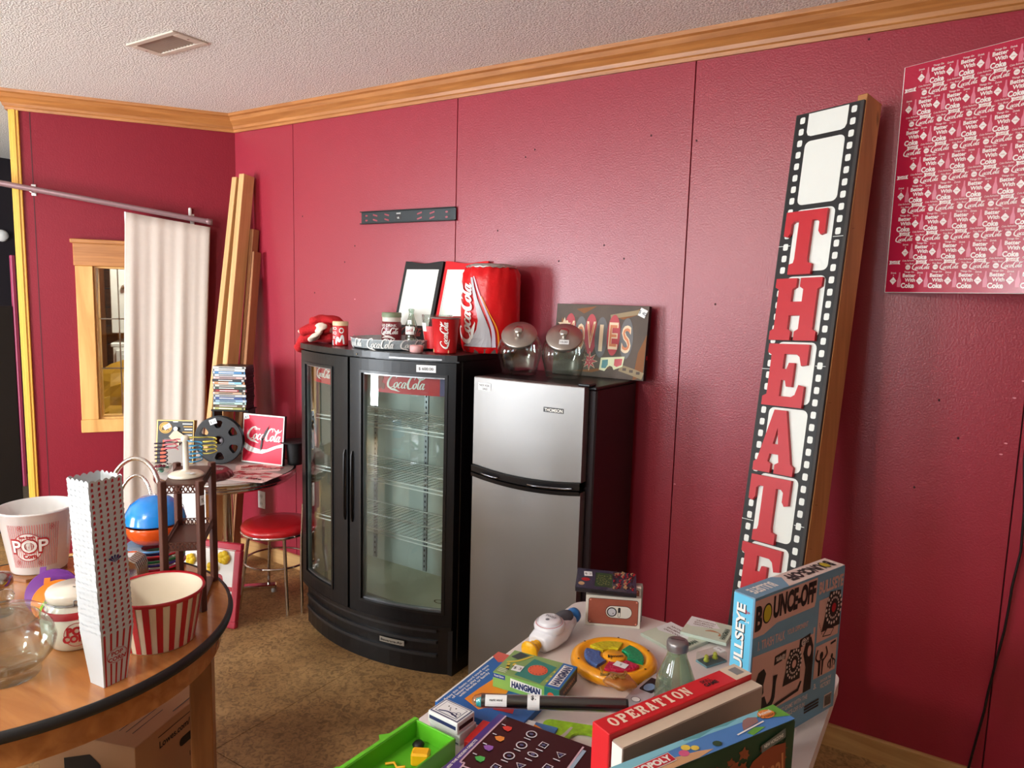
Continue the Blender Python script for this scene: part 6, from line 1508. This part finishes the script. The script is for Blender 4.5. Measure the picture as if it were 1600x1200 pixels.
# handwritten sign hanging off the table edge
b = MB(); f = flat((.545, -.905, .585), (.93, .10, 0), (0, .0, 1)); b.rect(f, 0, 0, .345, .175, m_paper, 0, nx=6)
b.text(f, 'Set', .145, .125, .04, m_inkb, bold=-.01, d=.0008); b.text(f, '$ 100', .125, .06, .042, m_inkb, bold=-.01, d=.0008)
tag(b.build('paper_sign', solid=.0008), 'white handwritten Set 100 paper taped to the cafe table edge', 'sign')

# framed popcorn sign on the floor
t = thing('popcorn_sign', 'red framed white popcorn sign leaning at floor level right of the round table', 'sign', (.56, -.87, 0), math.radians(18))
f = flat((0, 0, .0), (1, 0, 0), (0, .16, 1)); W3, H3 = .40, .44; m_fr = mat('frame_pink_red', (186, 36, 62), .35, coat=.3)
for q in ((0, 0, W3, .035), (0, H3-.035, W3, H3), (0, .035, .035, H3-.035), (W3-.035, .035, W3, H3-.035)):
    b = MB(); b.box((q[0], -.012, q[1]), (q[2], .02, q[3]), m_fr, .004, fr=lambda x, y, z: f(x, z, -y)); b.build('frame_rail', t)
b = MB(); b.box((.03, .0, .03), (W3-.03, .015, H3-.03), m_white, fr=lambda x, y, z: f(x, z, -y)); b.rect(f, .04, .04, W3-.04, H3-.04, m_inkr, .0006, ); b.rect(f, .043, .043, W3-.043, H3-.043, m_inkw, .001)
slabtext(b, f, 'POP', .1, .17, .1, .06, .01, m_inkr, .0016)
b.text(f, 'T', .33, .16, .1, m_inkr, d=.0016, bold=.04)
b.build('panel', t)
for x, z, s in ((.30, .36, 1.2), (.235, .30, 1.1), (.33, .09, 1.1), (.1, .33, 1), (.07, .1, 1)):
    b = MB(); m = mat('popcorn_yellow', (236, 200, 40), .4)
    for k in range(5): b.lathe([(0, -.012*s), (.014*s, -.006*s), (.018*s, 0), (.013*s, .008*s), (0, .012*s)], m, n=12, fr=lambda X, Y, Z, k=k: f(x+.014*s*cos(k*1.3)+X, z+.014*s*sin(k*1.3)+Y, .010+Z))
    b.build('popcorn_kernel', t)

# ================================================================ round wooden table
RX, RY, RR = 1.725, -2.06, .59
t = thing('round_table', 'round wooden table with a black rubber edge at the left', 'table', (RX, RY, 0))
m_rt = wood('table_pine', (196, 130, 72), (160, 98, 48), (.12, 1, 1), 16, rough=.25, coat=.4)
b = MB(); b.lathe([(0, .725), (RR-.004, .725), (RR-.004, .75), (0, .75)], m_rt, n=96, smooth=False); b.build('tabletop', t)
b = MB(); b.lathe([(RR-.006, .722), (RR+.003, .724), (RR+.007, .737), (RR+.003, .75), (RR-.004, .7525), (RR-.008, .7505)], mat('rubber_edge', (26, 26, 28), .5), n=96); b.build('edge_band', t)
b = MB(); b.lathe([(RR-.05, .64), (RR-.03, .64), (RR-.03, .725), (RR-.05, .725), (RR-.05, .64)], m_rt, n=80, smooth=False); b.build('apron', t)
m_lg = wood('table_leg_wood', (160, 104, 58), (126, 76, 38), (1, 1, .12), 16, rough=.35)
for k in range(4):
    a = math.radians(47+90*k); b = MB(); f = lambda x, y, z, a=a: V(cos(a)*(RR-.085)+x*cos(a)-y*sin(a), sin(a)*(RR-.085)+x*sin(a)+y*cos(a), z)
    b.box((-.033, -.033, 0), (.033, .033, .725), m_lg, .004, fr=f); b.build('leg', t)
RT = .7505
# nested popcorn cartons
HC, WB, WT = .150, (.055, .062), (.088, .088)
def carton_mesh():
    b = MB(); n = 10; m = mat('carton_white', (205, 210, 213), .55, var=.01)
    def ringpt(i, z, extra=0):
        side, k = divmod(i, n); u = k/n
        fz = z/HC; wx = (WB[0]+(WT[0]-WB[0])*fz)/2+extra; wy = (WB[1]+(WT[1]-WB[1])*fz)/2+extra
        # order: front (-y), right (+x), back, left
        c = [(-wx, -wy), (wx, -wy), (wx, wy), (-wx, wy)]; a, e = c[side], c[(side+1) % 4]
        return (a[0]+(e[0]-a[0])*u, a[1]+(e[1]-a[1])*u)
    N4 = 4*n; vs = []
    def topz(i): k = i % n; return HC+.0055*abs(sin(PI*k/n*5)) if 0 else HC+.0055*abs(sin(PI*(k+.0)/2))
    nn_ = 20
    def P(side, u, z, e=0):
        fz = z/HC; wx = (WB[0]+(WT[0]-WB[0])*fz)/2; wy = (WB[1]+(WT[1]-WB[1])*fz)/2
        c = [(-wx, -wy), (wx, -wy), (wx, wy), (-wx, wy)]; a, q = c[side], c[(side+1) % 4]; nm = [(0, -1), (1, 0), (0, 1), (-1, 0)][side]
        return (a[0]+(q[0]-a[0])*u+nm[0]*e, a[1]+(q[1]-a[1])*u+nm[1]*e, z)
    def tz(u): return HC-.006+.006*abs(sin(PI*5*u))
    for s in range(4):
        vs = [P(s, k/nn_, 0) for k in range(nn_+1)]+[P(s, k/nn_, tz(k/nn_)) for k in range(nn_+1)]
        b.add(vs, [[k, k+1, nn_+2+k, nn_+1+k] for k in range(nn_)], m)
        if s in (1, 3):
            for j in range(5):
                u = .1+.2*j; hw_ = .034
                z0 = .0
                b.add([P(s, u-hw_, z0, .0004), P(s, u+hw_, z0, .0004), P(s, u+hw_, HC-.0085, .0004), P(s, u, HC-.0055, .0004), P(s, u-hw_, HC-.0085, .0004)], [[0, 1, 2, 3, 4]], m_inkr)
            f = lambda u, v, d=0, s=s: V(*P(s, .5+u/.07, v, d+.0006))
            b.ell(f, 0, .078, .026, .021, m, .0002); b.ell(f, 0, .078, .025, .02, m_inkr, .0005, inner=.94); b.ell(f, 0, .078, .0225, .0175, m_inkr, .0005, inner=.97)
            b.text(f, 'POP', 0, .085, .011, m_inkr, d=.0008, bold=.03); b.text(f, 'CORN', 0, .07, .011, m_inkr, d=.0008, bold=.03)
    b.add([P(s, 0, 0) for s in range(4)], [[0, 1, 2, 3]], m)
    return b
NC = 29; PIT = .0138
cx0, cy0 = 2.258-.0275, -2.089+.031
first = carton_mesh().build('popcorn_carton'); first.location = (cx0, cy0, RT)
first.rotation_euler = (0, 0, math.radians(5))
tag(first, 'striped popcorn carton at the bottom of the tall nested stack, standing on the table', 'popcorn carton', 'nested popcorn cartons')
for k in range(1, NC):
    o = first.copy(); C.objects.link(o); o.location = (cx0-.0006*k, cy0-.0002*k, RT+PIT*k); o.rotation_euler = (0, 0, math.radians(5)+.012*sin(k*2.3))
    o['label'] = 'topmost open popcorn carton of the tall nested stack' if k == NC-1 else 'popcorn carton in the middle of the nested stack, only its scalloped rim showing'
b = MB(); f = flat((0, 0, 0), (0, 1, 0), (0, 0, 1))
for k in range(5):
    a = math.radians(40+k*25); b.poly([(0, 0), (.018*cos(a-.16), .018*sin(a-.16)), (.02*cos(a), .02*sin(a)), (.018*cos(a+.16), .018*sin(a+.16))], f, mat('navy_fan', (24, 40, 96), .4), 0)
o = b.build('fan_sticker'); o.location = (cx0+.0485, cy0+.002, RT+.325); tag(o, 'dark blue fan shaped mark on the striped side of the carton stack', 'sticker')

# red striped bowl
t = thing('popcorn_bowl', 'red and white striped popcorn bowl on the round table beside the carton stack', 'bowl', (2.128, -1.862, RT))
m_bw = mat('bowl_cream', (236, 222, 196), .35, coat=.3); m_rs = mat('bowl_stripe_red', (186, 22, 36), .3, coat=.3)
b = MB(); b.lathe([(0, 0), (.094, 0), (.096, .004), (.122, .146), (.126, .152), (.12, .152), (.091, .008), (0, .006)], m_bw, n=64); b.build('body', t)
b = MB(); b.lathe([(.1215, .143), (.1275, .15), (.125, .1565), (.119, .152)], m_rs, n=64); b.build('rim', t)
cf = cyl((0, 0, 0), .0964, .1222, .145); n_ = 22; b = MB()
for k in range(n_):
    a0 = 2*PI*k/n_; a1 = a0+PI/n_
    vs = []
    for j in range(4):
        for a in (a0, a1): r_ = .0964+(.0262)*j/3+.0006; vs.append((r_*cos(a), r_*sin(a), .003+.142*j/3))
    b.add(vs, [[2*j, 2*j+1, 2*j+3, 2*j+2] for j in range(3)], m_rs)
b.build('stripe', t)

# white popcorn bucket
t = thing('popcorn_bucket', 'tall white popcorn bucket with red striped print at the back of the round table', 'bucket', (1.318, -1.812, RT+.012))
b = MB(); b.lathe([(0, 0), (.082, 0), (.085, .004), (.116, .215), (.121, .218), (.121, .223), (.114, .224), (.08, .008), (0, .006)], mat('bucket_white', (232, 230, 228), .3, coat=.3), n=60); b.build('body', t)
cfb = cyl((0, 0, 0), .0855, .1165, .215, math.radians(-36)); b = MB()
rd = mat('print_salmon', (206, 110, 110), .4)
for k in range(-10, 13):
    u = k*.0075; b.rect(cfb, u, .03, u+.0022, .185, rd, .0006, ny=3)
b.ell(cfb, -.01, .105, .052, .052, m_inkw, .001); b.ell(cfb, -.01, .105, .052, .052, m_inkr, .0014, inner=.95)
b.text(cfb, 'POP', -.003, .11, .05, m_inkr, d=.002, w=.13, bold=.06); b.text(cfb, 'POP', -.003, .11, .044, m_inkw, d=.0026, w=.122, bold=.02)
b.text(cfb, 'hot fresh', -.01, .143, .01, m_inkr, d=.002, bold=.04); b.text(cfb, 'Corn', -.005, .073, .016, m_inkr, d=.002, bold=.05)
for u, v in ((.07, .17), (-.03, .175), (.03, .045), (-.05, .05)):
    for q in range(4): b.ell(cfb, u+.005*cos(q*1.6), v+.005*sin(q*1.6), .005, .005, m_inkr, .0012+.0001*q, inner=.8, n=12)
b.build('printed_label', t)
b = MB(); pts = [(.075*cos(PI/3*k), .075*sin(PI/3*k)) for k in range(6)]
b.poly(pts, lambda u, v, d: V(u, v, d), m_lg, 0, .01); o = b.build('trivet'); o.location = (1.335, -1.83, RT+.0005); o.rotation_euler = (0, 0, .3); o.scale = (1.25, 1.25, 1)
tag(o, 'hexagonal wooden trivet under the white popcorn bucket', 'trivet')

# brown plastic tiered shelf
P4 = [V(1.99, -1.755, 0), V(2.067, -1.68, 0), V(1.885, -1.512, 0), V(1.803, -1.587, 0)]
t = thing('tiered_shelf', 'narrow brown plastic tiered shelf with lattice rails on the round table', 'shelf', (1.935, -1.635, RT))
O_ = V(1.935, -1.635, 0); Q4 = [p-O_ for p in P4]; m_br = mat('brown_plastic', (84, 46, 34), .4)
for p in Q4: b = MB(); b.box((p.x-.010, p.y-.010, 0), (p.x+.010, p.y+.010, .42), m_br, .002); b.build('post', t)
for z in (.012, .20, .404):
    b = MB(); b.poly([(p.x, p.y) for p in Q4], lambda u, v, d: V(u, v, z+d), m_br, 0, .004); b.build('tier', t)
    if z < .1: continue
    for k in range(4):
        a, c = Q4[k], Q4[(k+1) % 4]; d_ = (c-a); L_ = d_.length; d_.normalize(); h_ = .028
        b = MB(); f = lambda u, v, q=0: a+d_*u+V(d_.y, -d_.x, 0)*(q-.001)+V(0, 0, z-(.002 if z < .3 else .024)+v)
        b.rect(f, 0, 0, L_, .003, m_br); b.rect(f, 0, h_-.003, L_, h_, m_br)
        m_ = max(4, int(L_/.012))
        for j in range(m_):
            u0, u1 = L_*j/m_, L_*(j+1)/m_
            b.stroke(f, [(u0, .002, .0022), (u1, h_-.002, .0022)], m_br, .0004, n=1); b.stroke(f, [(u0, h_-.002, .0022), (u1, .002, .0022)], m_br, .0006, n=1)
        b.build('lattice_rail', t, solid=.0015)
sticker('price_sticker', t, flat(Q4[1]+V(.0105, 0, .36), (0, 1, 0), (0, 0, 1)), -.0, 0, .014, .03, 0, '5')

# white stand with spiral hangers
t = thing('spiral_stand', 'white pedestal stand with pink, yellow, blue and black spiral arms on the brown shelf', 'stand', (1.945, -1.645, RT+.4085))
b = MB(); b.lathe([(0, 0), (.052, 0), (.054, .004), (.047, .01), (.02, .016), (.009, .022), (.0085, .11), (.013, .114), (.013, .125), (.009, .13), (0, .132)], mat('stand_ivory', (236, 226, 206), .35), n=40); b.build('base', t)
for nm, c, ang, ln, tz_, r_, zz in (('pink spiral arm', (226, 110, 130), 205, .03, 3, .019, .118), ('yellow spiral arm', (214, 200, 84), 33, .058, 4, .02, .126), ('blue spiral arm', (60, 150, 196), 0, .035, 5, .019, .116), ('dark purple spiral arm', (48, 34, 52), 210, .062, 6, .018, .108)):
    a = math.radians(ang); dx = V(cos(a), sin(a), 0); b = MB(); pts = [dx*.012+V(0, 0, zz)]
    c_ = dx*(ln+r_)
    for k in range(tz_*14):
        q = 2*PI*k/14; pts.append(c_+V(-cos(a)*cos(q)*r_-sin(a)*sin(q)*r_, -sin(a)*cos(q)*r_+cos(a)*sin(q)*r_, zz-.0125*k/14))
    b.tube(pts, .0019, mat(nm.replace(' ', '_'), c, .35), 7); o = b.build('spiral_arm', t); o['label'] = nm
sticker('price_sticker', t, lambda u, v, d=0: V(.033+u, -.008+v, .0145+d), 0, 0, .03, .018, .3, '1')

# nested plastic bowls
bowls = [('royal red', (206, 26, 60), .0), ('indigo', (60, 50, 150), .016), ('green', (20, 130, 70), .03), ('red', (214, 40, 60), .048), ('light blue', (70, 150, 214), .066)]
bx, by = 1.60, -1.55
for i, (nm, c, z) in enumerate(bowls):
    b = MB(); r_ = .098-.002*(i % 2)
    b.lathe([(.05, z), (r_*.93, z+.008+.0), (r_, z+.014), (r_, z+.018), (r_*.97, z+.018), (.048, z+.004)], mat('plastic_%s' % nm.replace(' ', '_'), c, .25, coat=.4), n=48)
    o = b.build('plastic_plate'); o.location = (bx, by, RT+.001); tag(o, '%s plastic dish, %s in the stack under the orange and blue bowls' % (nm, ('lowest', 'second lowest', 'middle', 'second highest', 'highest')[i]), 'dish')
for nm, c, z, s in (('orange', (232, 90, 30), .088, 1), ('blue', (24, 140, 232), .168, -1)):
    b = MB(); h = .078
    if s > 0: pr_ = [(.04, 0), (.07, .008), (.09, .03), (.1, .06), (.102, .072), (.099, .074), (.087, .032), (.04, .004)]
    else: pr_ = [(.099, 0), (.104, .002), (.102, .006), (.097, .03), (.08, .062), (.05, .084), (.0, .092)]
    b.lathe(pr_, mat('plastic_%s' % nm, c, .18, coat=.6), n=52); o = b.build('plastic_bowl'); o.location = (bx, by, RT+z+.002)
    tag(o, '%s plastic bowl %s of the bowl stack behind the carton tower' % (nm, 'upright near the top' if s > 0 else 'upside down on top'), 'bowl')

# ceramic popcorn jar
t = thing('popcorn_jar', 'white ceramic popcorn jar with red band and clamp lid behind the glass cookie jar', 'jar', (1.962, -2.005, RT))
t.scale = (1.06, 1.06, 1.2)
m_cer = mat('ceramic_cream', (238, 230, 214), .2, coat=.5)
b = MB(); b.lathe([(0, 0), (.05, 0), (.058, .006), (.078, .04), (.08, .07), (.072, .095), (.062, .105), (.062, .112), (0, .112)], m_cer, n=52); b.lathe([(.0775, .083), (.0765, .0865), (.0725, .0955), (.0705, .098)], m_inkr, n=52); b.build('body', t)
b = MB(); b.lathe([(.061, .114), (.065, .117), (.066, .132), (.062, .138), (0, .141)], m_cer, n=52); ld = b.build('lid', t)
b = MB(); b.tube([(.066*cos(a), .066*sin(a), .113) for a in [2*PI*k/40 for k in range(40)]], .0016, m_steel, 6, closed=True)
b.build('wire_ring', t)
b = MB(); a_ = math.radians(-20); b.tube([(.068*cos(a_+q), .068*sin(a_+q), z) for q, z in ((-.12, .112), (-.12, .126), (.12, .126), (.12, .105), (0, .098))], .0018, m_steel, 6); b.build('clasp', t)
cfj = cyl((0, 0, 0), .0795, .0802, .08, math.radians(-24)); b = MB(); b.ell(cfj, 0, .05, .03, .028, m_inkr, .0012, inner=.94); b.text(cfj, 'POP', 0, .059, .018, m_inkr, d=.0012, bold=.06); b.text(cfj, 'CORN', 0, .041, .016, m_inkr, d=.0012, bold=.06); b.build('printed_logo', t)
b = MB(); b.text(lambda u, v, d=0: V(-v, u, .1395+d), '$ 5', 0, -.01, .009, m_inkb, d=.0016, bold=0); b.build('handwriting', ld)

# glass cookie jar
t = thing('cookie_jar', 'large clear glass cookie jar with a knobbed glass lid at the left edge', 'jar', (2.005, -2.195, RT))
b = MB(); b.lathe([(0, .004), (.07, .0), (.074, .006), (.072, .02), (.078, .028), (.105, .06), (.112, .09), (.104, .125), (.08, .148), (.078, .155), (.076, .155), (.078, .147), (.101, .124), (.109, .09), (.102, .062), (.076, .032), (.0, .024)], m_glass, n=64); b.build('body', t)
b = MB(); b.lathe([(.09, .156), (.094, .158), (.092, .163), (.078, .172), (.05, .184), (.018, .19), (.012, .196), (.02, .204), (.026, .215), (.02, .227), (0, .231)], m_glass, n=56); b.lathe([(.074, .15), (.076, .158), (.06, .172), (.012, .186)], m_glass, n=48); b.build('lid', t)

# glass sugar shakers with metal tops
for k, (x, y, lb) in enumerate(((1.60, -2.05, 'fluted glass shaker with a steel top at the left edge behind the cookie jar'),)):
    t = thing('glass_shaker', lb, 'shaker', (x, y, RT))
    b = MB(); b.lathe([(0, .002), (.034, 0), (.037, .006), (.038, .085), (.034, .098)], m_glass, n=60, fn=lambda q, z, a: q*(1+.02*cos(a*15))); b.build('body', t)
    b = MB(); b.lathe([(.036, .094), (.039, .098), (.039, .116), (.034, .126), (.014, .134), (0, .135)], mat('shaker_steel', (180, 176, 170), .2, metal=1), n=40); b.build('lid', t)
b = MB(); b.lathe([(0, 0), (.026, 0), (.03, .05), (.028, .054), (.0, .05)], m_white, n=30); o = b.build('white_cup'); o.location = (1.72, -2.145, RT); tag(o, 'small white cup at the left edge between the shaker and the cookie jar', 'cup')

# silicone lids leaning together
for nm, c, x, y, r_, lean in (('purple', (120, 50, 150), 1.70, -1.945, .07, .62), ('orange', (246, 130, 20), 1.745, -1.955, .063, .75), ('lime green', (140, 210, 20), 1.785, -1.965, .05, .85)):
    a_ = math.radians(-35); nx_ = V(cos(a_)*cos(lean), sin(a_)*cos(lean), sin(lean)); sd_ = V(-sin(a_), cos(a_), 0); up2 = nx_.cross(sd_)
    F = lambda X, Y, Z: V(0, 0, abs(up2.z)*r_+.004)+sd_*X+up2*Y+nx_*Z
    b = MB(); m = mat('silicone_%s' % nm.replace(' ', '_'), c, .5)
    b.lathe([(r_, -.004), (r_+.003, 0), (r_, .004), (r_*.93, .002), (r_*.9, .006), (r_*.74, .002), (r_*.7, .006), (r_*.52, .002), (r_*.48, .006), (r_*.3, .002), (r_*.26, .006), (0, .004)], m, n=48, fr=F)
    b.box((-.012, r_-.002, -.002), (.012, r_+.018, .002), m, .001, fr=lambda X, Y, Z: F(X*.7-.03, Y-.006, Z))
    o = b.build('silicone_lid'); o.location = (x, y, RT); tag(o, '%s ribbed silicone lid leaning among the coloured lids behind the carton stack' % nm, 'lid')
# chrome dispenser
t = thing('napkin_dispenser', 'ribbed chrome napkin dispenser between the carton stack and the striped bowl', 'dispenser', (1.685, -1.705, RT), math.radians(40))
b = MB(); vs = []; n = 16; prf = [(-.05, .0), (-.05, .07), (-.042, .09), (-.02, .102), (.02, .102), (.042, .09), (.05, .07), (.05, .0)]
b.poly(prf, lambda u, v, d: V(u, -.045+d, v), m_chr, 0, .09)
for k in range(7): b.tube([(.052, -.04+k*.013, .0), (.052, -.04+k*.013, .07), (.044, -.04+k*.013, .091), (.02, -.04+k*.013, .103)], .0025, m_chr, 6)
b.build('body', t); b = MB(); b.rect(lambda u, v, d=0: V(u, v, .1035+d), -.03, -.02, .02, .025, m_paper, 0); o = b.build('price_sticker', t); o['label'] = 'white price sticker'

# cardboard moving box beneath
m_cb = mat('cardboard', (186, 140, 100), .8, var=.08, vs=8)
t = thing('moving_box', 'cardboard moving box with printed writing and hand hole under the round table', 'box', (1.735, -1.883, 0), math.radians(109.6))
b = MB(); b.box((-.02, -.2, 0), (.36, .17, .32), m_cb, .002)
f = flat((-.02, -.2005, 0), (1, 0, 0), (0, 0, 1)); b.text(f, 'Lowes.com/Moving', .225, .262, .024, m_inkb, w=.24, d=.0006); b.poly(rrect(.2, .19, .3, .222, .016, 5), f, m_inkb, .0006)
b.rect(f, .1, .29, .36, .293, m_inkb, .0006); b.text(f, '16 in x 12 in', .31, .14, .018, m_inkb, d=.0006)
g = flat((-.0205, .17, 0), (0, -1, 0), (0, 0, 1)); b.poly([(.1, .12), (.24, .12), (.24, .24), (.2, .27), (.1, .24)], g, m_inkb, .0006); b.text(g, 'LOWES', .17, .17, .04, m_cb, w=.12, d=.001, bold=.04)
b.build('body', t)
b = MB(); tpz = lambda u, v, d=0: V(u-.02, v-.2, .3205+d); b.rect(tpz, 0, .18, .38, .183, mat('cardboard_gap', (70, 48, 32), .8), .0004)
rv = lambda u, v, d=0: tpz(.38-u, .37-v, d); b.text(rv, 'Recycle', .15, .08, .05, mat('print_rust', (150, 66, 40), .6), w=.26, d=.0006)
for k in range(3): b.rect(tpz, .06, .06+k*.025, .2, .063+k*.025, m_inkb, .0006)
b.rect(tpz, .2, .16, .25, .2, m_inkb, .0008); b.rect(tpz, .2, .02, .36, .024, m_inkb, .0006); b.build('top_flap', t)
b = MB(); b.box((-.15, -.02, 0), (.15, .02, .42), mat('dark_red_wood', (64, 26, 22), .5), .004); b.box((-.16, -.05, .40), (.16, .05, .42), mat('dark_red_wood', (64, 26, 22)), .003)
o = b.build('dark_stand'); o.location = (1.83, -2.27, 0); o.rotation_euler = (0, 0, .3); tag(o, 'dark reddish wooden piece standing under the round table', 'stand')
